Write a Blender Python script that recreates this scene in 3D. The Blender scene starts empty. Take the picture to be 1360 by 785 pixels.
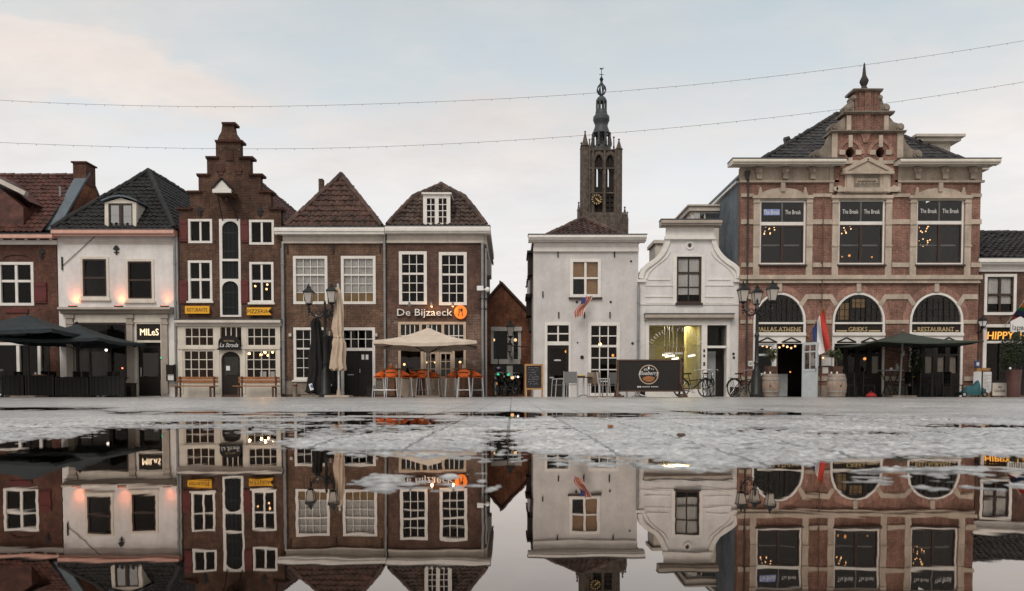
import bpy, math, random
import numpy as np
from mathutils import Vector, Matrix
from mathutils.geometry import tessellate_polygon

RND = random.Random(11)
sc = bpy.context.scene
COL = sc.collection
pi = math.pi

# ---------------------------------------------------------------- survey: photo pixel -> metres on a plane at depth Y
F, CX, CAMZ, TH, HOR = 1000.0, 680.0, 0.16, 0.035, 522.0
ct, st = math.cos(TH), math.sin(TH)
YC = HOR + F * math.tan(TH)
D = 30.0
def zz(py, Y=D):
    v = (YC - py) / F
    return CAMZ + Y / (ct + v * st) * (-st + v * ct)
def xx(px, py, Y=D):
    v = (YC - py) / F
    return (px - CX) / F * Y / (ct + v * st)
def P(px, py, Y=D):
    return Vector((xx(px, py, Y), Y, zz(py, Y)))
def rect(r, Y=D):
    ym = (r[1] + r[3]) / 2
    return xx(r[0], ym, Y), xx(r[2], ym, Y), zz(r[3], Y), zz(r[1], Y)

# ---------------------------------------------------------------- mesh builder
ORG = {}
def org(o):
    return ORG.get(o.name, Vector((0, 0, 0))) if o else Vector((0, 0, 0))

class MB:
    def __init__(s):
        s.v = []; s.f = []; s.mi = []; s.cur = 0
    def add(s, vs, fs):
        o = len(s.v)
        s.v += [tuple(v) for v in vs]
        for f in fs:
            s.f.append(tuple(i + o for i in f)); s.mi.append(s.cur)
        return s
    def box(s, x0, x1, y0, y1, z0, z1):
        vs = [(x0,y0,z0),(x1,y0,z0),(x1,y1,z0),(x0,y1,z0),(x0,y0,z1),(x1,y0,z1),(x1,y1,z1),(x0,y1,z1)]
        return s.add(vs, [(0,3,2,1),(4,5,6,7),(0,1,5,4),(1,2,6,5),(2,3,7,6),(3,0,4,7)])
    def px(s, r, Y, out, inn):
        x0, x1, z0, z1 = rect(r, Y)
        return s.box(x0, x1, Y - out, Y + inn, z0, z1)
    def bar(s, a, b, w, h=None, up=(0,0,1)):
        a, b = Vector(a), Vector(b); h = h or w
        d = (b - a).normalized(); u = Vector(up)
        if abs(d.dot(u)) > .98: u = Vector((0, 1, 0))
        sx = d.cross(u).normalized() * w / 2; sy = sx.cross(d).normalized() * h / 2
        vs = [a-sx-sy, a+sx-sy, a+sx+sy, a-sx+sy, b-sx-sy, b+sx-sy, b+sx+sy, b-sx+sy]
        return s.add(vs, [(0,3,2,1),(4,5,6,7),(0,1,5,4),(1,2,6,5),(2,3,7,6),(3,0,4,7)])
    def tube(s, pts, r, n=8, close=False):
        pts = [Vector(p) for p in pts]; k = len(pts)
        rs = r if isinstance(r, (list, tuple)) else [r] * k
        vs = []; prev = None
        for i, p in enumerate(pts):
            if close: d = pts[(i+1) % k] - pts[i-1]
            else: d = pts[min(i+1, k-1)] - pts[max(i-1, 0)]
            d.normalize()
            if prev is None:
                u = Vector((0,0,1)) if abs(d.z) < .9 else Vector((1,0,0))
                a = d.cross(u).normalized()
            else:
                a = (prev - d * prev.dot(d)).normalized()
            prev = a; b = d.cross(a)
            for j in range(n):
                t = 2*pi*j/n
                vs.append(p + (a*math.cos(t) + b*math.sin(t)) * rs[i])
        fs = []
        for i in range(k if close else k-1):
            i2 = (i+1) % k
            for j in range(n):
                fs.append((i*n+j, i*n+(j+1)%n, i2*n+(j+1)%n, i2*n+j))
        if not close:
            fs += [tuple(range(n))[::-1], tuple((k-1)*n + j for j in range(n))]
        return s.add(vs, fs)
    def lathe(s, prof, cx=0, cy=0, cz=0, n=16, star=0.0, phase=0.0, k=8, ry=1.0):
        vs = []
        for r, z in prof:
            for j in range(n):
                t = 2*pi*j/n + phase
                q = r * (1 + star*math.cos(k*t))
                vs.append((cx + q*math.cos(t), cy + q*math.sin(t)*ry, cz + z))
        fs = []
        m = len(prof)
        for i in range(m-1):
            for j in range(n):
                fs.append((i*n+j, i*n+(j+1)%n, (i+1)*n+(j+1)%n, (i+1)*n+j))
        fs += [tuple(range(n))[::-1], tuple((m-1)*n+j for j in range(n))]
        return s.add(vs, fs)
    def ball(s, c, r, n=8, sq=1.0):
        m = max(4, n//2+1)
        prof = [(max(r*math.sin(pi*i/m), r*.02), -r*sq*math.cos(pi*i/m)) for i in range(m+1)]
        return s.lathe(prof, c[0], c[1], c[2], n)
    def ext(s, loop, y0, y1, holes=()):
        """polygon in the XZ plane (with holes) extruded from y0 to y1"""
        loops = [list(loop)] + [list(h) for h in holes]
        flat = [p for l in loops for p in l]
        tris = tessellate_polygon([[Vector((p[0], p[1], 0)) for p in l] for l in loops])
        n = len(flat)
        vs = [(p[0], y0, p[1]) for p in flat] + [(p[0], y1, p[1]) for p in flat]
        fs = []
        for t in tris:
            a, b, c = (Vector((flat[i][0], flat[i][1])) for i in t)
            cr = (b-a).cross(c-a)
            t = tuple(t) if cr > 0 else tuple(t)[::-1]
            fs.append(t); fs.append(tuple(i+n for i in t[::-1]))
        o = 0
        for l in loops:
            k = len(l)
            for i in range(k):
                fs.append((o+i, o+i+n, o+(i+1)%k+n, o+(i+1)%k))
            o += k
        return s.add(vs, fs)
    def prof(s, x0, x1, pts):
        """a moulding: profile [(y, z)] extruded along X"""
        k = len(pts)
        vs = [(x0, y, z) for y, z in pts] + [(x1, y, z) for y, z in pts]
        fs = [(i, (i+1)%k, (i+1)%k+k, i+k) for i in range(k)]
        tris = tessellate_polygon([[Vector((y, z, 0)) for y, z in pts]])
        for t in tris:
            fs.append(tuple(t)); fs.append(tuple(i+k for i in t[::-1]))
        return s.add(vs, fs)
    def quad(s, a, b, c, d):
        return s.add([a, b, c, d], [(0,1,2,3)])
    def build(s, name, mat, parent=None, smooth=False, loc=None):
        base = org(parent) if parent else Vector(loc or (0,0,0))
        me = bpy.data.meshes.new(name)
        me.from_pydata([(x-base.x, y-base.y, z-base.z) for x, y, z in s.v], [], s.f)
        mats = mat if isinstance(mat, (list, tuple)) else [mat]
        for m in mats: me.materials.append(m)
        if len(mats) > 1: me.polygons.foreach_set('material_index', s.mi)
        if smooth:
            me.polygons.foreach_set('use_smooth', [True]*len(s.f))
            try: me.set_sharp_from_angle(angle=math.radians(40))
            except Exception: pass
        me.update()
        o = bpy.data.objects.new(name, me); COL.objects.link(o)
        if parent: o.parent = parent
        else: o.location = base
        ORG[o.name] = base
        return o

def tag(o, label, cat, group=None):
    o['label'] = label; o['category'] = cat
    if group: o['group'] = group
    return o
def thing(name, label, cat, loc=(0,0,0), group=None):
    o = bpy.data.objects.new(name, None); COL.objects.link(o)
    o.empty_display_size = .2; o.location = loc; ORG[o.name] = Vector(loc)
    return tag(o, label, cat, group)
def copy_tree(o, parent=None):
    c = o.copy(); COL.objects.link(c)
    if parent is not None: c.parent = parent
    for ch in list(o.children): copy_tree(ch, c)
    return c
def place(proto, used, loc, rz, label, group=None):
    o = copy_tree(proto) if used else proto
    o.location = loc; o.rotation_euler = (0, 0, rz)
    o['label'] = label
    if group: o['group'] = group
    return o
def rloop(r, Y=D):
    x0, x1, z0, z1 = rect(r, Y)
    return [(x0,z0),(x1,z0),(x1,z1),(x0,z1)]
def arch(x0, x1, z0, zs, zt, n=14):
    cx, a = (x0+x1)/2, (x1-x0)/2
    pts = [(x0,z0),(x1,z0)]
    for i in range(n+1):
        t = pi*i/n
        pts.append((cx + a*math.cos(t), zs + (zt-zs)*math.sin(t)))
    return pts

# ---------------------------------------------------------------- materials
def nm(name):
    m = bpy.data.materials.new(name); m.use_nodes = True
    nt = m.node_tree; b = nt.nodes['Principled BSDF']
    return m, nt, b
def N(nt, typ, **kw):
    n = nt.nodes.new(typ)
    for k, v in kw.items():
        if k in n.inputs: n.inputs[k].default_value = v
        else: setattr(n, k, v)
    return n
def L(nt, a, b): nt.links.new(a, b)
def c4(c): return (c[0], c[1], c[2], 1)
def mixc(nt, mode, fac, a, b):
    n = nt.nodes.new('ShaderNodeMix'); n.data_type = 'RGBA'; n.blend_type = mode
    for s, v in ((0, fac), (6, a), (7, b)):
        if isinstance(v, (int, float)): n.inputs[s].default_value = v
        elif isinstance(v, tuple): n.inputs[s].default_value = v
        else: L(nt, v, n.inputs[s])
    return n.outputs[2]
def ramp(nt, fac, p0, p1, c0, c1):
    n = nt.nodes.new('ShaderNodeValToRGB')
    n.color_ramp.elements[0].position = p0; n.color_ramp.elements[0].color = c4(c0)
    n.color_ramp.elements[1].position = p1; n.color_ramp.elements[1].color = c4(c1)
    L(nt, fac, n.inputs[0]); return n.outputs[0]
def pos(nt, scale=(1,1,1)):
    g = N(nt, 'ShaderNodeNewGeometry'); m = N(nt, 'ShaderNodeMapping')
    m.inputs['Scale'].default_value = scale
    L(nt, g.outputs['Position'], m.inputs['Vector']); return m.outputs[0]
def noise(nt, vec, scale, detail=4, rough=.6):
    n = N(nt, 'ShaderNodeTexNoise'); n.inputs['Scale'].default_value = scale
    n.inputs['Detail'].default_value = detail; n.inputs['Roughness'].default_value = rough
    L(nt, vec, n.inputs['Vector']); return n.outputs[0]
def bump(nt, b, h, strength=.3, dist=.01):
    n = N(nt, 'ShaderNodeBump'); n.inputs['Strength'].default_value = strength
    n.inputs['Distance'].default_value = dist
    L(nt, h, n.inputs['Height']); L(nt, n.outputs[0], b.inputs['Normal'])

def paint(name, col, rough=.55, var=.25, scale=3.0, metal=0.0, streak=.0, bmp=0.0, spec=.4):
    m, nt, b = nm(name)
    g = tuple(1-var for _ in range(3)); h = tuple(1+var*.4 for _ in range(3))
    n1 = noise(nt, pos(nt), scale, 6, .65)
    c = mixc(nt, 'MULTIPLY', 1.0, c4(col), ramp(nt, n1, .3, .72, g, h))
    c = mixc(nt, 'MULTIPLY', 1, c, ramp(nt, noise(nt, pos(nt), scale*7, 5, .7), .3, .66, (1-var*.45,)*3, (1.0+var*.1,)*3))
    if streak:
        n2 = noise(nt, pos(nt, (2.6, 2.6, .5)), 1.3, 6, .65)
        c = mixc(nt, 'MULTIPLY', 1.0, c, ramp(nt, n2, .35, .62, (1-streak, 1-streak, 1-streak*1.08), (1,1,1)))
    L(nt, c, b.inputs['Base Color'])
    b.inputs['Roughness'].default_value = rough; b.inputs['Metallic'].default_value = metal
    b.inputs['Specular IOR Level'].default_value = spec
    if bmp: bump(nt, b, noise(nt, pos(nt), scale*14, 4), bmp, .01)
    return m

def brick(name, a, b_, mort, w=.22, h=.066, stain=.45, mortar=.008, white=0.0):
    m, nt, b = nm(name)
    g = N(nt, 'ShaderNodeNewGeometry'); sp = N(nt, 'ShaderNodeSeparateXYZ'); sn = N(nt, 'ShaderNodeSeparateXYZ')
    L(nt, g.outputs['Position'], sp.inputs[0]); L(nt, g.outputs['True Normal'], sn.inputs[0])
    ab = N(nt, 'ShaderNodeMath', operation='ABSOLUTE'); L(nt, sn.outputs[0], ab.inputs[0])
    gt = N(nt, 'ShaderNodeMath', operation='GREATER_THAN'); L(nt, ab.outputs[0], gt.inputs[0]); gt.inputs[1].default_value = .6
    mx = N(nt, 'ShaderNodeMix'); L(nt, gt.outputs[0], mx.inputs[0]); L(nt, sp.outputs[0], mx.inputs[2]); L(nt, sp.outputs[1], mx.inputs[3])
    cb = N(nt, 'ShaderNodeCombineXYZ'); L(nt, mx.outputs[0], cb.inputs[0]); L(nt, sp.outputs[2], cb.inputs[1])
    t = N(nt, 'ShaderNodeTexBrick'); L(nt, cb.outputs[0], t.inputs['Vector'])
    t.inputs['Scale'].default_value = 1; t.inputs['Brick Width'].default_value = w; t.inputs['Row Height'].default_value = h
    t.inputs['Mortar Size'].default_value = mortar; t.inputs['Mortar Smooth'].default_value = .3
    t.inputs['Color1'].default_value = c4(a); t.inputs['Color2'].default_value = c4(b_); t.inputs['Mortar'].default_value = c4(mort)
    v = pos(nt)
    n1 = noise(nt, v, 1.1, 8, .65)
    c = mixc(nt, 'MULTIPLY', 1, t.outputs[0], ramp(nt, n1, .32, .68, (1-stain,)*3, (1.22, 1.2, 1.18)))
    n2 = noise(nt, pos(nt, (3.0, 3.0, .9)), 2.2, 6, .7)
    c = mixc(nt, 'MULTIPLY', 1, c, ramp(nt, n2, .3, .7, (.72, .70, .68), (1.12, 1.12, 1.12)))
    n5 = noise(nt, v, .33, 5, .7)
    c = mixc(nt, 'MULTIPLY', 1, c, ramp(nt, n5, .36, .64, (.70,.69,.68), (1.16,1.15,1.13)))
    n3 = noise(nt, v, 9, 3, .6)
    c = mixc(nt, 'MULTIPLY', 1, c, ramp(nt, n3, .3, .7, (.74,)*3, (1.2,)*3))
    if white:
        n4 = noise(nt, v, 1.9, 7, .72)
        k = ramp(nt, n4, .56, .75, (0,0,0), (white,)*3)
        c = mixc(nt, 'MIX', k, c, (.42, .38, .35, 1))
    L(nt, c, b.inputs['Base Color']); b.inputs['Roughness'].default_value = .88
    b.inputs['Specular IOR Level'].default_value = .25
    bump(nt, b, t.outputs['Fac'], -.35, .006)
    return m

def tiles(name, col, var=.5, rough=.6, moss=None):
    m, nt, b = nm(name)
    n1 = noise(nt, pos(nt), 3.4, 2, .5); n2 = noise(nt, pos(nt), .7, 6, .7)
    c = mixc(nt, 'MULTIPLY', 1, c4(col), ramp(nt, n1, .3, .7, (1-var,)*3, (1+var*.7,)*3))
    c = mixc(nt, 'MULTIPLY', 1, c, ramp(nt, n2, .35, .65, (.65,)*3, (1.2,)*3))
    if moss:
        c = mixc(nt, 'MIX', ramp(nt, noise(nt, pos(nt), 2.3, 6, .75), .52, .72, (0,0,0), (.7,.7,.7)), c, c4(moss))
    L(nt, c, b.inputs['Base Color']); b.inputs['Roughness'].default_value = rough
    b.inputs['Specular IOR Level'].default_value = .35
    bump(nt, b, noise(nt, pos(nt), 40, 3), .3, .01)
    return m

def emit(name, col, s):
    m, nt, b = nm(name)
    b.inputs['Base Color'].default_value = c4(col); b.inputs['Emission Color'].default_value = c4(col)
    b.inputs['Emission Strength'].default_value = s
    return m

def glass(name, tint=(.95,.945,.93), ior=1.34, rough=.01, wav=.25):
    m, nt, b = nm(name)
    nt.nodes.remove(b); out = nt.nodes['Material Output']
    tr = N(nt, 'ShaderNodeBsdfTransparent'); tr.inputs[0].default_value = c4(tint)
    gl = N(nt, 'ShaderNodeBsdfGlossy'); gl.inputs['Roughness'].default_value = rough
    fr = N(nt, 'ShaderNodeFresnel'); fr.inputs[0].default_value = ior
    bp = N(nt, 'ShaderNodeBump'); bp.inputs['Strength'].default_value = wav; bp.inputs['Distance'].default_value = .02
    L(nt, noise(nt, pos(nt), 1.7, 2), bp.inputs['Height']); L(nt, bp.outputs[0], gl.inputs['Normal'])
    mx = N(nt, 'ShaderNodeMixShader'); L(nt, fr.outputs[0], mx.inputs[0]); L(nt, tr.outputs[0], mx.inputs[1]); L(nt, gl.outputs[0], mx.inputs[2])
    L(nt, mx.outputs[0], out.inputs[0])
    return m

def wood(name, col, rough=.5, axis='x', var=.45):
    m, nt, b = nm(name)
    sca = {'x': (.8, 9, 9), 'z': (9, 9, .8)}[axis]
    n1 = noise(nt, pos(nt, sca), 3.2, 6, .65)
    c = mixc(nt, 'MULTIPLY', 1, c4(col), ramp(nt, n1, .3, .7, (1-var,)*3, (1.25,)*3))
    c = mixc(nt, 'MULTIPLY', 1, c, ramp(nt, noise(nt, pos(nt), 2.5, 5), .3, .7, (.7,)*3, (1.1,)*3))
    L(nt, c, b.inputs['Base Color']); b.inputs['Roughness'].default_value = rough
    bump(nt, b, n1, .25, .004)
    return m

def leafm(name, col):
    m, nt, b = nm(name)
    n1 = noise(nt, pos(nt), 14, 3)
    c = mixc(nt, 'MULTIPLY', 1, c4(col), ramp(nt, n1, .3, .7, (.45,.45,.4), (1.5,1.5,1.3)))
    L(nt, c, b.inputs['Base Color']); b.inputs['Roughness'].default_value = .55
    b.inputs['Specular IOR Level'].default_value = .3
    return m

M = dict(
    brick_left=brick('brick_left', (.15,.058,.04), (.10,.042,.031), (.13,.10,.085)),
    brick_gable=brick('brick_gable', (.140,.070,.047), (.088,.044,.032), (.15,.115,.09), stain=.5),
    brick_brown=brick('brick_brown', (.195,.108,.073), (.125,.070,.050), (.22,.175,.14), stain=.4),
    brick_grey=brick('brick_grey', (.155,.082,.064), (.108,.06,.05), (.15,.12,.10), stain=.4),
    brick_grey_low=brick('brick_grey_low', (.19,.115,.09), (.125,.075,.06), (.24,.2,.17), stain=.5, white=.7),
    brick_alley=brick('brick_alley', (.38,.145,.08), (.25,.09,.055), (.22,.16,.12), stain=.5),
    brick_red=brick('brick_red', (.275,.136,.105), (.205,.100,.078), (.30,.23,.19), stain=.32),
    brick_ring=brick('brick_ring', (.37,.19,.15), (.30,.15,.12), (.36,.29,.25), w=.07, h=.21, stain=.25),
    brick_side=brick('brick_side', (.36,.13,.06), (.22,.08,.045), (.2,.13,.09), stain=.45),
    brick_tower=brick('brick_tower', (.20,.165,.135), (.14,.115,.095), (.2,.175,.15), w=1.1, h=.5, mortar=.04, stain=.5),
    stone_tower=paint('stone_tower', (.165,.132,.112), .9, .6, 1.1, streak=.4),
    white_wall=paint('white_wall', (.79,.76,.745), .9, .2, .8, streak=.09, bmp=.35),
    grey_wall=paint('grey_wall', (.645,.62,.605), .92, .17, 1.0, streak=.09, bmp=.5),
    bell_wall=paint('bell_wall', (.77,.75,.74), .85, .2, 1.0, streak=.09, bmp=.3),
    blue_wall=paint('blue_wall', (.20,.235,.27), .9, .5, .8, streak=.25),
    white=paint('white_paint', (.80,.765,.725), .5, .14, 3, streak=.05),
    cream=paint('cream_paint', (.70,.64,.555), .5, .16, 3, streak=.07),
    taupe=paint('taupe_paint', (.42,.36,.31), .55, .18, 4, streak=.15),
    stone=paint('cream_stone', (.56,.465,.38), .85, .32, 1.6, streak=.2),
    stone_dark=paint('weathered_stone', (.33,.275,.225), .85, .45, 2.4, streak=.3),
    cornice=paint('cornice_paint', (.62,.56,.50), .6, .2, 2.0, streak=.07),
    slate_lead=paint('dark_lead', (.062,.070,.075), .55, .35, .5),
    salmon=paint('salmon_gutter', (.62,.35,.28), .5, .2, 3),
    red=paint('oxblood_paint', (.12,.018,.016), .45, .25, 4),
    navy=paint('slate_blue_door', (.0125,.0135,.0155), .6, .3, 3, spec=.2),
    black=paint('black_paint', (.013,.011,.010), .5, .3, 4, spec=.25),
    soot=paint('dark_joinery', (.020,.015,.012), .55, .3, 4, spec=.25),
    brownd=paint('brown_sash', (.045,.026,.02), .45, .25, 4),
    iron=paint('cast_iron', (.018,.019,.019), .42, .4, 6, metal=.2),
    pipe_dark=paint('dark_downpipe', (.05,.041,.036), .6, .3, 3),
    zinc=paint('zinc_pipe', (.30,.30,.30), .5, .3, 3, metal=.3),
    lead=paint('lead_flashing', (.12,.15,.175), .55, .3, 3),
    alu=paint('aluminium', (.62,.63,.64), .38, .15, 6, metal=.75),
    steel_grey=paint('powder_grey', (.30,.315,.32), .45, .15, 6),
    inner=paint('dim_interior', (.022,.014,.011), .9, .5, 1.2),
    floorboards=wood('floorboards', (.10,.06,.035)),
    tile_red=tiles('red_pantiles', (.098,.038,.029), .5),
    tile_black=tiles('black_pantiles', (.020,.018,.018), .55, .62),
    tile_brown=tiles('brown_pantiles', (.084,.043,.033), .6, moss=(.068,.055,.036)),
    tile_grey=tiles('grey_brown_pantiles', (.080,.050,.039), .6, moss=(.072,.062,.042)),
    slate=tiles('slate_roof', (.036,.032,.031), .6, .6),
    ridge=tiles('ridge_tiles', (.10,.058,.044), .6),
    glass=glass('window_glass'),
    glass_up=glass('upper_window_glass', (.8,.78,.76), 1.62),
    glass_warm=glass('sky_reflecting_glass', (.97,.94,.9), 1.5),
    glass_green=glass('greenish_old_glass', (.45,.62,.47)),
    glass_clear=None,
    glass_sky=glass('bright_pane', (.30,.38,.42), 5.0, .03, .05),
    warm_reflection=paint('painted_warm_reflection', (.74,.47,.27), .9, .25, 2),
    curtain=paint('net_curtain', (.84,.83,.82), .9, .16, 3, streak=.18),
    blind=paint('ochre_half_curtain', (.42,.27,.12), .9, .25, 5),
    paper=paint('paper', (.75,.74,.72), .8, .1, 8),
    bench=wood('bench_wood', (.33,.13,.045)),
    frame_wood=wood('pale_orange_wood', (.47,.25,.09), axis='z'),
    dark_wood=wood('dark_brown_wood', (.09,.042,.024)),
    board_wood=wood('table_wood', (.20,.085,.035)),
    slateboard=paint('chalkboard', (.022,.022,.026), .7, .3, 6),
    chalk=paint('chalk', (.45,.44,.44), .9, .3, 12),
    finial=paint('sooty_stone', (.055,.050,.046), .85, .4, 3),
    orange=paint('orange_plastic', (.86,.155,.014), .4, .12, 4),
    canvas=paint('beige_canvas', (.60,.47,.36), .9, .22, 3, streak=.1),
    canvas_wh=paint('sand_canvas', (.68,.565,.465), .9, .2, 3, streak=.12),
    canvas_dark=paint('charcoal_canvas', (.025,.034,.038), .85, .3, 3),
    canvas_black=paint('black_canvas', (.014,.013,.013), .85, .3, 3),
    canvas_green=paint('dark_green_canvas', (.05,.062,.048), .85, .25, 3),
    banner=paint('black_banner', (.014,.010,.009), .6, .3, 3),
    wicker=paint('grey_weave', (.21,.21,.205), .7, .4, 60),
    tan_weave=paint('tan_weave', (.36,.285,.22), .75, .4, 60),
    barrel=wood('weathered_oak', (.36,.265,.205), .7, 'z', .5),
    terra=paint('terracotta', (.30,.135,.085), .8, .3, 5),
    burgundy=paint('burgundy_glaze', (.12,.055,.048), .5, .3, 5),
    doorblue=paint('pale_blue_paint', (.56,.61,.63), .5, .15, 4),
    rubber=paint('rubber', (.014,.014,.014), .7, .2, 8),
    chrome=paint('dull_chrome', (.5,.5,.5), .3, .2, 8, metal=.9),
    leaf=leafm('olive_leaves', (.06,.075,.035)),
    leaf_dark=leafm('laurel_leaves', (.028,.042,.02)),
    bark=wood('bark', (.09,.065,.045), .9, 'z'),
    yellow=paint('yellow_sign', (.85,.42,.02), .45, .1, 4),
    ink=paint('dark_lettering', (.05,.03,.015), .6, .1, 8),
    letter_white=paint('white_lettering', (.74,.73,.71), .5, .06, 8),
    letter_gold=paint('gold_lettering', (.52,.40,.22), .45, .15, 8),
    teal=paint('teal_sheet', (.03,.12,.14), .7, .3, 4),
    yellow_cloth=paint('yellow_cloth', (.62,.43,.03), .8, .2, 6),
    red_cloth=paint('red_cloth', (.45,.03,.03), .8, .2, 6),
    blue_plate=paint('blue_plate', (.05,.11,.28), .4, .1, 6),
    flag_red=paint('flag_red', (.52,.05,.035), .85, .12, 5),
    flag_white=paint('flag_white', (.78,.77,.77), .85, .1, 5),
    flag_blue=paint('flag_blue', (.03,.05,.17), .85, .12, 5),
    fl_or=paint('flag_orange', (.62,.2,.02), .85, .12, 5),
    fl_ye=paint('flag_yellow', (.62,.45,.04), .85, .12, 5),
    fl_gr=paint('flag_green', (.03,.16,.05), .85, .12, 5),
    fl_vi=paint('flag_violet', (.07,.03,.13), .85, .12, 5),
    shop_yellow=paint('yellow_plaster', (.47,.42,.21), .8, .25, 1.5),
    shop_lemon=paint('lemon_plaster', (.70,.62,.27), .8, .15, 1.5),
    frost=glass('frosted_band', (.78,.78,.75), 1.9, .2),
    warm=emit('warm_bulb', (1, .55, .24), 2.8),
    warm_dim=emit('small_bulb', (1, .6, .3), 1.4),
    amber=emit('amber_lamp', (1, .38, .09), 1.2),
    tubew=emit('white_tube', (1, .95, .72), 3),
    miles=emit('lit_letters', (1, .80, .55), .95),
    neon=emit('amber_neon', (1, .48, .09), .62),
    red_glow=emit('red_uplight_lens', (1, .22, .1), 3),
    orange_lit=emit('orange_lit_disc', (.95, .22, .02), .35),
    green_led=emit('green_led', (.08, .8, .42), .7),
    white_glow=emit('white_led', (1, .95, .9), 2.0),
    blue_glow=emit('blue_backlight', (.20, .25, .48), .10),
    globe=paint('white_globe', (.8,.8,.8), .3, .05, 6),
    clock_gold=paint('clock_gold', (.50,.34,.13), .5, .1, 1),
)

def milky():
    m, nt, b = nm('milky_lantern_glass'); nt.nodes.remove(b); out = nt.nodes['Material Output']
    a = N(nt, 'ShaderNodeBsdfTransparent'); d = N(nt, 'ShaderNodeBsdfTranslucent'); d.inputs[0].default_value = (.95,.90,.84,1)
    e = N(nt, 'ShaderNodeBsdfDiffuse'); e.inputs[0].default_value = (.75,.70,.65,1)
    m1 = N(nt, 'ShaderNodeMixShader'); m1.inputs[0].default_value = .5; L(nt, d.outputs[0], m1.inputs[1]); L(nt, e.outputs[0], m1.inputs[2])
    m2 = N(nt, 'ShaderNodeMixShader'); m2.inputs[0].default_value = .9; L(nt, a.outputs[0], m2.inputs[1]); L(nt, m1.outputs[0], m2.inputs[2])
    L(nt, m2.outputs[0], out.inputs[0]); return m
M['glass_clear'] = milky()
# ---------------------------------------------------------------- building helpers
def window(b, H, r, Y=D, fw=3.0, secs=((1, 2),), cols=2, rail=2.2, barw=.8, mull=0, mat='white', barmat=None,
           pane='glass', curtain=None, blind=None, sill=None, proud=.02, name='window', letter=None, arched=None, hole=True, part=None):
    """a window set into the wall; r = outer frame in photo pixels.  secs = (height share, rows) from the top down."""
    barmat = barmat or mat
    s = .03 * Y / D
    x0, x1, z0, z1 = rect(r, Y); f = fw * s
    if arched: outer = arch(x0, x1, z0, z1 - arched*s, z1); inner = arch(x0+f, x1-f, z0+f, z1 - arched*s, z1-f)
    else: outer = [(x0,z0),(x1,z0),(x1,z1),(x0,z1)]; inner = [(x0+f,z0+f),(x1-f,z0+f),(x1-f,z1-f),(x0+f,z1-f)]
    if hole and H is not None: H.append(outer)
    y0, y1 = Y - proud, Y + .09
    w = MB(); w.ext(outer, y0, y1, [inner])
    ix0, ix1, iz0, iz1 = x0+f, x1-f, z0+f, z1-f
    bars = MB(); rl = rail * s; bw = barw * s
    top = iz1; tot = sum(a for a, _ in secs); hh = iz1 - iz0
    for k, (a, rows) in enumerate(secs):
        bot = top - hh * a / tot
        if k < len(secs) - 1: w.box(ix0+.001, ix1-.001, y0+.035, y1-.01, bot - rl/2, bot + rl/2)
        for j in range(1, rows):
            zc = top + (bot-top)*j/rows
            bars.box(ix0, ix1, y0+.055, y0+.085, zc-bw/2, zc+bw/2)
        top = bot
    if mull:
        xm = (ix0+ix1)/2; w.box(xm - mull*s/2, xm + mull*s/2, y0+.028, y1-.014, iz0+.001, iz1-.001)
    for i in range(1, cols):
        if mull and i*2 == cols: continue
        xc = ix0 + (ix1-ix0)*i/cols
        bars.box(xc-bw/2, xc+bw/2, y0+.05, y0+.08, iz0, iz1)
    wo = w.build(name, M[mat], part or b)
    if part: return wo
    if bars.v: bars.build('glazing_bars', M[barmat], wo)
    g = MB(); yp = Y + .062
    if arched: g.ext(arch(ix0, ix1, iz0, z1 - arched*s, iz1), yp, yp+.004)
    else: g.quad((ix0,yp,iz0),(ix1,yp,iz0),(ix1,yp,iz1),(ix0,yp,iz1))
    g.build('pane', M[pane], wo)
    if curtain:
        c = MB(); n = 28; zc = iz0 + (iz1-iz0)*curtain[0]; zd = iz0 + (iz1-iz0)*curtain[1]
        for i in range(n):
            xa = ix0 + (ix1-ix0)*i/n; xb = ix0 + (ix1-ix0)*(i+1)/n
            ya = Y+.105+.015*math.sin(i*1.9); yb = Y+.105+.015*math.sin((i+1)*1.9)
            c.quad((xa,ya,zc),(xb,yb,zc),(xb,yb,zd),(xa,ya,zd))
        c.build('curtain', M['curtain'], wo)
    if blind:
        c = MB(); c.box(ix0, ix1, Y+.076, Y+.081, iz0, iz0 + (iz1-iz0)*blind); c.build('half_curtain', M['blind'], wo)
    if sill:
        c = MB(); c.box(x0-.05, x1+.05, Y-.09, Y+.05, z0-.075, z0-.003); c.build('sill', M[sill], wo)
    return wo

def wall(b, Y, outline, holes, mat, x0, x1, ztop, depth, thick=.3, back=True, sidemat=None):
    m = MB(); m.ext(outline, Y, Y+thick, holes)
    w = m.build('wall', M[mat], b); sm = M[sidemat or mat]
    MB().box(x0, x0+.25, Y+thick+.001, Y+depth, -.1, ztop).build('side_wall', sm, b)
    MB().box(x1-.25, x1, Y+thick+.001, Y+depth, -.1, ztop).build('side_wall', sm, b)
    if back: MB().box(x0+.26, x1-.26, Y+depth-.3, Y+depth-.005, -.1, ztop).build('rear_wall', M[mat], b)
    return w

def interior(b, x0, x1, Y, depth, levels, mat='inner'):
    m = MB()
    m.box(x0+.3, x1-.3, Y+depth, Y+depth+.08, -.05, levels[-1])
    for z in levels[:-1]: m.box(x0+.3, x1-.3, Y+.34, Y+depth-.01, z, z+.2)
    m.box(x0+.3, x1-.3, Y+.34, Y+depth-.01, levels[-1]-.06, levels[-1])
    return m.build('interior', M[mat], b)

def inpoly(p, poly):
    r = False; n = len(poly)
    for i in range(n):
        a, b = poly[i], poly[i-1]
        if (a[1] > p[1]) != (b[1] > p[1]) and p[0] < (b[0]-a[0])*(p[1]-a[1])/(b[1]-a[1]) + a[0]: r = not r
    return r

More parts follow.
